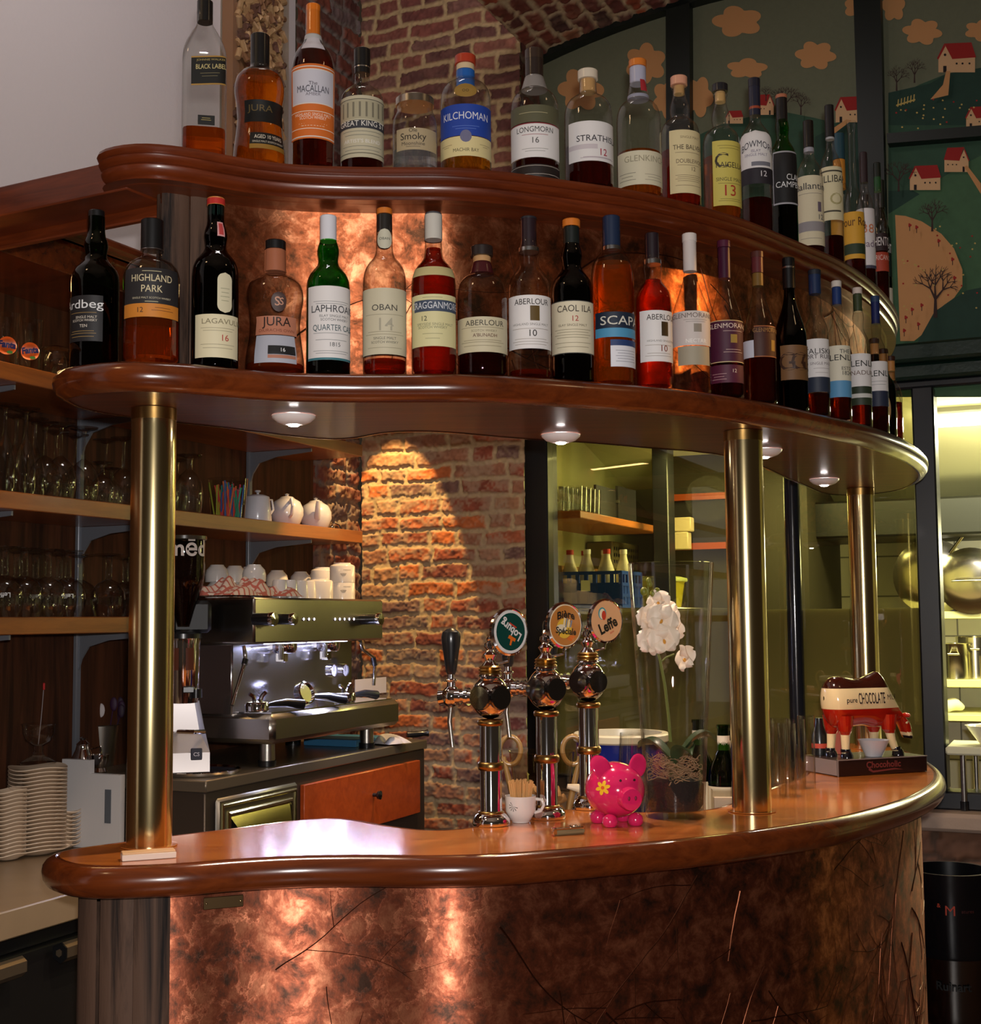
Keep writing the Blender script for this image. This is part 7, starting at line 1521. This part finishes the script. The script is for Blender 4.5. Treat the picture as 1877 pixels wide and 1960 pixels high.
# white cutting board leaning against the cabinet
cbz = ZW+.001; bb0 = .0; q0 = lb(atz(232, 1610, ZW)); 
a_ = ar-.03; b0_, _ = onA(128, 1560, a_); b1_, _ = onA(240, 1560, a_); zt_ = onA(150, 1452, a_)[1]; zt3 = onA(200, 1480, a_)[1]
root = empty('cutting_board', rm(b0_, a_, cbz), 'white plastic board with slot handle standing behind the left brass column', 'board', PHI)
W_ = b1_-b0_; mb = MB(); H1, H2 = zt_-cbz, zt3-cbz
P = [(0, 0), (W_, 0), (W_, H2), (W_*.48, H2), (W_*.48, H1), (0, H1)]; mb.slab(P, .018, lambda x, z, d: (x, -.004-d+.0, z)); mb.build('sheet', flat(206, 204, 204, .45), root)
mb = MB(); xs_ = W_*.80; P = [(xs_-.010, H2*.35), (xs_+.010, H2*.35), (xs_+.010, H2*.80), (xs_-.010, H2*.80)]; mb.slab(P, .0015, lambda x, z, d: (x, -.0225-d, z)); mb.build('slot', flat(90, 96, 104, .5), root)
# plates: four stacks of wavy saucers
PL = pm('saucer_porcelain', srgb(228, 206, 180), .2, coat=.4)
def wavy(rad_):
    mb = MB(); seg = 48; prof = [(0, .004), (.3, .003), (.55, .003), (.62, .006), (.85, .011), (1.0, .016), (1.0, .0185), (.84, .0135), (.6, .009), (.5, .006), (0, .0065)]
    V = []
    for r, z in prof:
        for k in range(seg):
            t = 2*math.pi*k/seg; wv = .0035*math.sin(3*t)*max(0, r-.5)*2; V.append((rad_*r*math.cos(t), rad_*r*math.sin(t), z+wv))
    mb.add(V, [(i*seg+k, i*seg+(k+1) % seg, (i+1)*seg+(k+1) % seg, (i+1)*seg+k) for i in range(len(prof)-1) for k in range(seg)]); return mb
pk = None
def stack(px, pyb, n, dz, rad_, desc, group):
    global pk
    p = atz(px, pyb, ZW) if pyb else rm(.085, onB(px, 1500, .085)[0])-Vector((0, rad_*.9, 0))
    for k in range(n):
        L = 'wavy white saucer, %s of the %s' % ('bottom' if k == 0 else 'topmost' if k == n-1 else 'number %d from bottom' % (k+1), desc)
        loc = Vector((p.x, p.y+rad_*.9, ZW+.0005+k*dz))
        if pk is None: pk = wavy(.075).build('saucer', PL, None, loc, 0); tag(pk, L, 'saucer', group)
        else: dup(pk, loc, (k*.35 % 6.28)*.0+px*.3, L, group, scale=(rad_/.075, rad_/.075, 1))
stack(70, 1636, 13, .0098, .048, 'stack in the middle of the worktop', 'saucers in the middle stack')
stack(3, 1652, 17, .0098, .046, 'stack cut by the left frame edge', 'saucers in the left edge stack')
stack(72, 0, 22, .0098, .074, 'tall rear stack under the dessert glass', 'saucers in the tall rear stack')
stack(119, 0, 9, .0105, .050, 'short rear stack beside the white board', 'saucers in the short rear stack')
ps = rm(.085, onB(72, 1500, .085)[0]); zt5 = ZW+22*.0098+.016
p = Vector((ps.x, ps.y, zt5)); root = empty('dessert_glass', p, 'clear footed dessert glass on top of the tall saucer stack', 'glass')
mb = MB(); mb.lathe([(.044, 0), (.046, .003), (.030, .014), (.016, .020), (.012, .030), (.013, .040), (.012, .046)], seg=36, cap=False); mb.build('foot', TUMB, root)
mb = MB(); mb.lathe([(0, .046), (.014, .047), (.032, .060), (.040, .080), (.041, .098), (.044, .102), (.046, .103)], seg=36, cap=False); mb.build('bowl', TUMB, root)
mb = MB(); mb.tube([(0, 0, .05), (.008, -.005, .12), (.014, -.008, .195)], .0011, seg=6); mb.build('stick', flat(150, 140, 140), None, p); o = bpy.data.objects['stick']; o.name = 'cocktail_stick'; tag(o, 'thin stick with red tip standing in the dessert glass', 'stick')
mb = MB(); mb.lathe([(0, .190), (.003, .192), (.003, .208), (0, .210)], (.0145, -.008, 0), 10, cap=False); mb.build('red_tip', flat(190, 30, 30), o)
# metal things behind the board on the cabinet top
def onR(px, py, b): a = onB(px, py, b)[0]; return rm(b, a, ZR+.0008)
p = rm(.042, ar+.045, ZR+.0008); root = empty('milk_jug', p, 'small steel milk jug with handle behind the white board', 'jug', facecam(p))
mb = MB(); mb.lathe([(0, 0), (.034, 0), (.036, .006), (.030, .04), (.020, .062), (.017, .075), (.018, .078), (.008, .088), (.010, .094), (0, .098)], seg=32, cap=False); mb.build('body', CHROME, root)
mb = MB(); mb.tube([(.022, 0, .065), (.046, 0, .070), (.050, 0, .045), (.034, 0, .012)], .0035, seg=8); mb.build('handle', CHROME, root)
p = rm(onA(190, 1468, ar+.20)[0], ar+.20, ZR+.0008); root = empty('utensil_bucket', p, 'steel bucket of dark spoons behind the white board', 'bucket', facecam(p))
mb = MB(); mb.lathe([(0, 0), (.040, 0), (.042, .01), (.054, .115), (.057, .118), (.052, .118), (.040, .01), (0, .008)], seg=36, cap=False); mb.build('body', STEEL, root)
r_ = random.Random(4); pcol = [flat(50, 16, 50), flat(40, 14, 40), flat(66, 30, 66), flat(200, 190, 190)]
for k in range(11):
    t = k*.62; u = Vector((.036*math.cos(t)*.7, .03*math.sin(t)*.6, .012)); v = Vector((.062*math.cos(t), .045*math.sin(t), .165+.012*math.sin(k*2.3)))
    mb = MB(); mb.tube([tuple(u), tuple((u+v)/2), tuple(v)], .002, seg=6); d = (v-u).normalized(); mb.ell(tuple(v), .011, .004, .020, seg=12, rings=8)
    o = mb.build('bar_spoon', pcol[3] if k in (3, 8) else pcol[k % 3], None, p+Vector((0, 0, .001))); tag(o, 'long spoon standing in the steel bucket', 'spoon', 'spoons in the steel bucket')
p = rm(onA(190, 1474, ar+.05)[0], ar+.05, ZR+.0008); root = empty('jigger_cup', p, 'small steel cup in front of the spoon bucket', 'cup')
mb = MB(); mb.lathe([(0, 0), (.020, 0), (.022, .004), (.017, .014), (.024, .030), (.025, .050), (.0235, .050), (.021, .03), (0, .018)], seg=28, cap=False); mb.build('body', CHROME, root)
# ------------------------------------------------------------------ espresso machine
bM = .455                                       # machine front
am0, zmt = onB(487, 1144, bM); am1, _ = onB(733, 1147, bM); zmb = (onB(487, 1232, bM)[1]+onB(733, 1225, bM)[1])/2; zmt = (zmt+onB(733, 1147, bM)[1])/2
bT = .50
at0, zt0 = onB(523, 1365, bT); at1, _q = onB(766, 1336, bT); ztb = (onB(523, 1426, bT)[1]+onB(766, 1387, bT)[1])/2; zt0 = (zt0+_q)/2
print('machine', am0, am1, zmt, zmb, at0, at1, zt0, ztb, ZR)
root = empty('espresso_machine', rm(0, am0, ZR+.001), 'two-group steel espresso machine on the bar cabinet', 'coffee machine', PHI); Z0 = ZR+.001
L = am1-am0; mb = MB(); mb.box(.10, bM, 0, L, zmb-Z0, zmt-Z0, 0, .006); mb.build('head_housing', pm('machine_steel', (.45, .42, .36), .24, 1, bump=.02, bscale=200), root)
mb = MB(); mb.box(.12, .36, .03, L-.04, zt0-Z0-.01, zmb-Z0, 0, .004); mb.build('back_body', pm('machine_bright_steel', (.66, .64, .66), .16, 1), root)
c0, c1 = at0-am0, at1-am0
mb = MB(); mb.box(.10, bT, c0, c1, ztb-Z0, zt0-Z0-.004, 0, .014); tr = mb.build('drip_tray', pm('machine_tray_steel', (.48, .44, .38), .26, 1, bump=.02, bscale=200), root)
mb = MB(); mb.box(.13, bT-.02, c0+.02, c1-.02, zt0-Z0-.003, zt0-Z0); mb.build('grille', CHROME, tr)
for b, a in ((.16, c0+.08), (bT-.06, c0+.06), (.16, c1-.12), (bT-.06, c1-.12)):
    mb = MB(); mb.lathe([(0, 0), (.026, 0), (.026, .016)], (b, a, 0), 24, cap=False, mi=1); mb.lathe([(.023, .016), (.022, ztb-Z0)], (b, a, 0), 24, cap=False); mb.build('foot', [STEEL, BLK], root)
def fM(px, py, b=bM): a, z = onB(px, py, b); return a-am0, z-Z0
for i, (px, py, r) in enumerate(((521, 1185, .019), (560, 1185, .017), (725, 1185, .019))):
    a, z = fM(px, py, bM+.06); mb = MB(); mb.cyl((bM, a, z), (bM+.055, a, z), r*.9, mi=0, seg=28); mb.lathe([(r, 0), (r*1.05, .010), (r*.98, .014), (0, .015)], (bM+.055, a, z), 28, 1, axis=(1, 0, 0), cap=False)
    mb.build('steam_knob', [BLK, CHROME], root)
EM = emis('machine_led', (.8, .85, 1), 5)
for px in (580, 590, 600, 640, 649, 658, 667, 676):
    a, z = fM(px, 1185); mb = MB(); mb.lathe([(.0065, 0), (.0065, .002), (.005, .003)], (bM, a, z), 16, 0, axis=(1, 0, 0), cap=False); mb.lathe([(.004, .0015), (0, .003)], (bM, a, z), 12, 1, axis=(1, 0, 0), cap=False); mb.build('button', [CHROME, EM], root)
for px in (545, 628):
    a, _z = fM(px, 1240, .40); z = zmb-Z0
    mb = MB(); mb.lathe([(.037, 0), (.037, -.018), (.033, -.030), (.030, -.032), (0, -.032)], (.40, a, z), 32, cap=False); mb.box(.36, .40, a-.02, a+.02, z-.02, z); mb.build('brew_group', CHROME, root)
    mb = MB(); mb.cyl((.41, a-.035, z-.002), (.41, a-.035, z-.05), .008, seg=14); mb.box(.38, .41, a-.02, a+.004, z-.058, z-.03, 0, .002); mb.build('water_nozzle', CHROME, root)
    mb = MB(); mb.box(.34, .44, a-.05, a+.05, z-.002, z-.0005); lt_ = mb.build('work_light', emis('work_light_glow', (.62, .66, 1), 24), root)
    w_ = rm(.40, am0+a, zmb-.012); lamp('machine_light', 'AREA', w_, 4.0, (.62, .66, 1), .10, w_-Vector((0, 0, 1)))
w_ = rm(.435, (am0+am1)/2, zmb-.006); lamp('machine_light', 'AREA', w_, 6, (.62, .66, 1), .03, w_-Vector((0, 0, 1)), sy=.03).data.size = .5
for px in (634, 656):
    a, z = fM(px, 1283, .36); mb = MB(); mb.lathe([(.021, 0), (.021, .010), (.019, .012)], (.36, a, z), 28, 0, axis=(1, 0, 0), cap=False); mb.lathe([(.019, .008), (0, .009)], (.36, a, z), 24, 1, axis=(1, 0, 0), cap=False)
    mb.box(.3695, .3700, a-.001, a+.001, z-.003, z+.013, 2); mb.build('pressure_gauge', [CHROME, flat(190, 188, 200), BLK], root)
for q in (((467, 1236), (470, 1262), (462, 1290), (444, 1350)), ((690, 1232), (694, 1243), (714, 1258), (717, 1275), (715, 1312))):
    pts = []
    for (px, py) in q:
        a, z = fM(px, py, bM-.02); pts.append((bM-.02, a, z))
    mb = MB(); mb.tube(pts, .0055, seg=10); wn = mb.build('steam_wand', CHROME, root); mb = MB(); i = 1 if q[0][0] < 500 else 2; d = Vector(pts[i+1])-Vector(pts[i])
    mb.cyl(Vector(pts[i]), Vector(pts[i])+d*(.35 if i == 1 else .9), .0085, seg=12); mb.build('grip_sleeve', BLK, wn)
# portafilters lying on the tray
ztr = zt0+.0008
def porta(px, py, ang, lab, up_=False):
    b = .43; a = onB(px, py, b)[0]; p = rm(b, a, ztr); r2 = empty('portafilter', p, lab, 'portafilter', ang, 'portafilters on the drip tray'); r2.rotation_euler = (0, 0, ang)
    if not up_:
        mb = MB(); mb.lathe([(0, 0), (.030, 0), (.034, .004), (.035, .022), (.032, .028), (.020, .030), (0, .032)], seg=32, cap=False); mb.tube([(-.008, 0, .03), (-.012, 0, .045), (-.024, 0, .052)], .006, seg=8); mb.tube([(.008, 0, .03), (.016, 0, .045), (.026, 0, .055)], .006, seg=8)
        mb.build('basket', CHROME, r2); mb = MB(); mb.tube([(.034, 0, .018), (.055, 0, .020), (.09, 0, .022), (.145, 0, .014)], [.006, .009, .012, .0145], seg=14); mb.build('handle', BLK, r2)
    else:
        mb = MB(); mb.lathe([(.034, .0), (.036, .003), (.035, .022), (.030, .024), (.030, .002)], (0, 0, .036), 32, axis=(.35, -1, .35), cap=False); mb.lathe([(0, .018), (.030, .018)], (0, 0, .036), 32, axis=(.35, -1, .35), cap=False)
        mb.build('basket', CHROME, r2); mb = MB(); mb.tube([(.034, .0, .030), (.055, 0, .028), (.09, 0, .026), (.15, 0, .015)], [.006, .010, .013, .016], seg=14); mb.build('handle', BLK, r2)
da = math.atan2(Uv.y, Uv.x)
porta(492, 1345, da-.55, 'portafilter lying upside down, leftmost on the drip tray'); porta(577, 1335, da-.50, 'portafilter tipped open toward us in the middle of the drip tray', True); porta(660, 1320, da-.25, 'portafilter with black handle at the right end of the drip tray')
# paper behind
p = rm(.30, onB(715, 1310, .30)[0]-.03, ztr); o = MB().box(-.001, .001, -.10, .12, 0, .055, 0).build('paper_note', flat(206, 200, 206), None, p, PHI); tag(o, 'white paper note standing at the right of the drip tray', 'note')
# blue box under the machine, cloth and black grip on the cabinet
p = rm(.30, onB(660, 1410, .30)[0], ZR+.0008); o = MB().box(-.10, .10, -.10, .10, 0, .022, 0, .002).build('blue_box', flat(50, 110, 150), None, p, PHI); tag(o, 'flat blue box under the coffee machine', 'box')
mb = MB(); mb.grid(lambda u, v: ((u-.5)*.13, (v-.5)*.10, .004+.030*abs(math.sin(u*7+2*math.sin(v*5)))*math.sin(math.pi*min(1, max(0, u)))**.4*math.sin(math.pi*v)**.5), 36, 28)
p = rm(.44, onB(742, 1400, .44)[0], ZR+.0008); 
TOW2 = pm('grey_check_cloth', srgb(196, 190, 186), .9, vary=.25, vscale=40); o = mb.build('dish_cloth', TOW2, None, p, PHI-.4); tag(o, 'crumpled white and grey cloth at the right end of the cabinet top', 'cloth')
mb = MB(); mb.tube([(-.03, 0, .012), (.0, 0, .012), (.03, 0, .014), (.045, 0, .016)], [.010, .012, .009, .013], seg=14); o = mb.build('tamper', BLK, None, rm(.43, onB(795, 1410, .43)[0], ZR+.002), .3); tag(o, 'dark tamper handle lying at the end of the cabinet top', 'tamper')
# round tray with black rim, under the grinder
p = rm(.36, onB(392, 1478, .36)[0]-.03, ZR+.0008); root = empty('round_tray', p, 'dark round tray with steel rim left of the coffee machine', 'tray')
mb = MB(); mb.lathe([(0, .002), (.095, .002), (.105, .006)], seg=48, cap=False); mb.build('surface', pm('tray_black', (.02, .02, .03), .15, coat=.4), root); mb = MB(); mb.lathe([(.105, .006), (.112, .012), (.115, .010), (.108, 0), (.095, 0)], seg=48, cap=False); mb.build('rim', CHROME, root)
# ------------------------------------------------------------------ grinder
bG = .33; ag = onB(350, 1300, bG)[0]; p = rm(bG, ag, ZR+.0008); yd = p.y
def gz(y): return CAM.z+ray(350, y).z*yd/ray(350, y).y-p.z
zt = .0; root = empty('coffee_grinder', rm(bG, ag, ZR+.014), 'coffee grinder with dark bean hopper behind the left brass column', 'coffee grinder', facecam(p)); s_ = -.013
def gz2(y): return gz(y)-.013
z = gz2
W = pm('grinder_white', srgb(214, 206, 204), .3, .3, coat=.2)
# white base, sloped
mb = MB(); H = z(1345); w0, w1, w2 = .072, .060, .045
mb.add([(-w0, -.09, 0), (w0, -.09, 0), (w0, .09, 0), (-w0, .09, 0), (-w0, -.08, .05), (w0, -.08, .05), (w0, .09, .05), (-w0, .09, .05), (-w1, .0, z(1400)), (w1*.75, .0, z(1400)), (w1, .09, z(1400)), (-w1, .09, z(1400)), (-w2, .0, H), (w2*.7, .0, H), (w2, .09, H), (-w2, .09, H)],
 [(3, 2, 1, 0)]+[(4*i+a, 4*i+(a+1) % 4, 4*i+4+(a+1) % 4, 4*i+4+a) for i in range(3) for a in range(4)]+[(12, 13, 14, 15)], 0, False); mb.build('base', W, root)
mb = MB(); mb.box(.022, .052, -.085, -.078, .030, .062, 0, .002); mb.text('CS', lambda x, y: (x, -.0865, y), .014, 1, x=.037, y=.046); mb.build('maker_badge', [flat(44, 44, 60), flat(214, 210, 220)], root)
mb = MB(); mb.tube([(-.02, -.02, z(1405)), (-.01, -.10, z(1395)), (.03, -.12, z(1395)), (.055, -.10, z(1396)), (.06, -.03, z(1400))], .006, seg=8); mb.build('fork', CHROME, root)
mb = MB(); mb.lathe([(.040, z(1345)), (.044, z(1330)), (.046, z(1235)), (.048, z(1222))], seg=40, cap=True, mi=0); mb.lathe([(.0495, z(1222)), (.0495, z(1213)), (.03, z(1210))], seg=40, cap=False, mi=1)
mb.build('doser', [CHROME, BLK], root)
for k in (-1, 0): mb = MB(); f_ = lambda u, v, k=k: (.0472*math.sin(.15+k*.9+u*.5), -.0472*math.cos(.15+k*.9+u*.5), z(1282)+(z(1240)-z(1282))*v); mb.grid(f_, 8, 2); mb.build('doser_window', flat(96, 50, 34, .3, .3), root)
mb = MB(); mb.cyl((.035, -.035, z(1335)), (.035, -.035, z(1318)), .016, seg=20); mb.box(.0, .03, -.05, -.035, z(1325), z(1313), 0, .002); mb.build('dosing_lever', BLK, root)
mb = MB(); mb.box(-.03, .075, .0, .11, z(1212), z(1150), 0, .01); mb.build('motor_cover', pm('grinder_black', (.006, .006, .007), .5), root)
HOP = thin_glass('hopper_smoke', (.30, .20, .15), .35, ior=1.5)
ch = Vector((-.004, 0, 0)); mb = MB(); mb.lathe([(.016, z(1200)), (.020, z(1190)), (.030, z(1165)), (.050, z(1125)), (.056, z(1100)), (.0575, z(1035))], seg=44, cap=False); hp = mb.build('hopper', HOP, root)
mb = MB(); mb.lathe([(0, z(1198)), (.015, z(1196)), (.028, z(1165)), (.047, z(1125)), (.053, z(1095)), (.053, z(1062)), (0, z(1058))], seg=36, cap=False); mb.build('coffee_beans', pm('coffee_beans', srgb(60, 28, 18), .5, bump=1, bscale=160, vary=.5, vscale=120), hp)
mb = MB(); mb.lathe([(.0575, z(1035)), (.062, z(1033)), (.062, z(1027)), (.03, z(1024)), (0, z(1024))], seg=44, cap=False); mb.build('hopper_lid', pm('hopper_lid', (.04, .03, .02), .25, coat=.4), hp)
mb = MB(); f_ = lambda x, y: (.0590*math.sin(x/.058), -.0590*math.cos(x/.058), z(1052)+y); mb.text('mēd', f_, .062, 0, x=.012, bold=.02); mb.build('lettering', flat(206, 196, 190), hp)
# ------------------------------------------------------------------ cups on the machine, towel
ZM = zmt+.001
def cupmesh(kind):
    if kind == 'cup': return [(.036, 0), (.036, .022), (.033, .036), (.022, .048), (.020, .052), (.017, .052), (.017, .050), (.0, .049)]
    if kind == 'mug': return [(.041, 0), (.041, .052), (.038, .056), (.028, .060), (.027, .064), (.024, .064), (.0, .062)]
    return [(.024, 0), (.024, .004), (.021, .050), (.018, .054), (0, .054)]
CP = {}
def cup(kind, px, b, lvl, label, group, handle=2.6, logo=False, h0=0):
    a = onB(px, 1140, b)[0]; loc = rm(b, a, ZM+h0)
    nm = {'cup': 'coffee_cup', 'mug': 'cappuccino_cup', 'thin': 'espresso_beaker'}[kind]; kk = (kind, logo)
    if kk not in CP:
        r2 = empty(nm, loc, label, 'cup', handle, group); mb = MB(); mb.lathe(cupmesh(kind), seg=32, cap=False); mb.build('body', WCER, r2); CP[kk] = r2
        if kind != 'thin': r_0 = cupmesh(kind)[0][0]; mb = MB(); mb.tube([(r_0-.002, 0, .010), (r_0+.016, 0, .012), (r_0+.018, 0, .030), (r_0-.004, 0, .038)], .0035, seg=8); mb.build('handle', WCER, r2)
        if logo:
            mb = MB(); f_ = lambda x, y: (.0415*math.sin(x/.041+R(10)-2.2), -.0415*math.cos(x/.041+R(10)-2.2), .030+y)
            for k in range(6): t = 3.4+k*.5; mb.poly([f_(0, 0), f_(.010*math.cos(t), .010*math.sin(t)), f_(.010*math.cos(t+.2), .010*math.sin(t+.2))])
            mb.text('AMBASSADOR', f_, .004, 0, x=.013, y=.010, bold=.03); mb.build('printed_emblem', flat(60, 54, 50), r2)
        return r2
    return dup(CP[kk], loc, handle, label, group)
GC = 'upturned cups on the coffee machine'
LOGO_ANG = facecam(rm(.38, onB(657, 1140, .38)[0]))+2.2-.1
cup('mug', 655, .39, 0, 'upturned white cup with emblem, bottom of the pair at the machine\'s right end', GC, LOGO_ANG, True)
cup('mug', 655, .39, 1, 'upturned white cup with emblem, top of the pair at the machine\'s right end', GC, LOGO_ANG, True, h0=.0535)
row = [('mug', 612, .40, 'larger upturned white cup left of the emblem pair', 0, 0), ('mug', 618, .26, 'upturned white cup behind the emblem pair', 0, .045), ('thin', 535, .40, 'slim upturned white cup just right of the towel', 0, 0), ('thin', 555, .41, 'slim upturned white cup, second right of the towel', 0, 0), ('thin', 575, .41, 'slim upturned white cup, third right of the towel', 0, 0), ('thin', 590, .41, 'slim upturned white cup, fourth right of the towel', 0, 0),
       ('cup', 415, .17, 'upturned white cup at the far left on the machine', 0, .052), ('cup', 449, .17, 'upturned white cup, second from the left on the machine', 0, .052), ('cup', 486, .27, 'upturned white cup standing above the towel', 0, .052), ('cup', 478, .17, 'upturned white cup, third from the left in the back row', 0, .052), ('cup', 530, .17, 'upturned white cup in the middle of the back row', 0, .045), ('cup', 575, .17, 'upturned white cup right of the middle in the back row', 0, .045), ('cup', 606, .17, 'upturned white cup at the right of the back row', 0, .045)]
for k, px, b, l, _, h0 in row:
    if h0: cup(k, px, b, 0, l.replace('upturned white cup', 'lower upturned white cup'), GC, 2.2)
    cup(k, px, b, 1 if h0 else 0, l, GC, 2.2, h0=h0)
r_ = random.Random(5)
def tw_(u, v):
    x = (v-.5)*.36; y = (u-.5)*.17; e = (math.sin(math.pi*v)*math.sin(math.pi*u))**.35
    z = .004+e*(.032+.016*math.sin(9*u+5*math.sin(4*v+1))+.012*math.sin(17*v+6*u)+.006*math.sin(31*u+13*v))
    return (y+.010*math.sin(8*v), x+.012*math.sin(9*u), max(.002, z))
mb = MB(); mb.grid(tw_, 70, 110)
TW, _t, _o = nt('red_check_towel'); _b = _t.nodes.new('ShaderNodeBsdfPrincipled'); _c = _t.nodes.new('ShaderNodeTexCoord')
_mm = []
for rot in (0, R(90)):
    mp = _t.nodes.new('ShaderNodeMapping'); mp.inputs['Rotation'].default_value = (0, 0, rot); _t.links.new(_c.outputs['Object'], mp.inputs[0]); wv = _t.nodes.new('ShaderNodeTexWave'); wv.inputs['Scale'].default_value = 14; wv.inputs['Distortion'].default_value = .6; _t.links.new(mp.outputs[0], wv.inputs[0])
    th = _t.nodes.new('ShaderNodeMath'); th.operation = 'GREATER_THAN'; th.inputs[1].default_value = .80; _t.links.new(wv.outputs['Fac'], th.inputs[0]); _mm.append(th)
ad = _t.nodes.new('ShaderNodeMath'); ad.operation = 'MAXIMUM'; _t.links.new(_mm[0].outputs[0], ad.inputs[0]); _t.links.new(_mm[1].outputs[0], ad.inputs[1])
mx = _t.nodes.new('ShaderNodeMix'); mx.data_type = 'RGBA'; mx.inputs[6].default_value = sh(srgb(232, 206, 186)); mx.inputs[7].default_value = sh(srgb(204, 110, 92)); _t.links.new(ad.outputs[0], mx.inputs[0]); _t.links.new(mx.outputs[2], _b.inputs[0]); _b.inputs['Roughness'].default_value = .9; _t.links.new(_b.outputs[0], _o.inputs[0])
at_ = onB(445, 1130, .34)[0]; o = mb.build('kitchen_towel', TW, None, rm(.36, at_+.02, ZM), PHI); tag(o, 'crumpled red-checked towel on top of the coffee machine', 'towel')
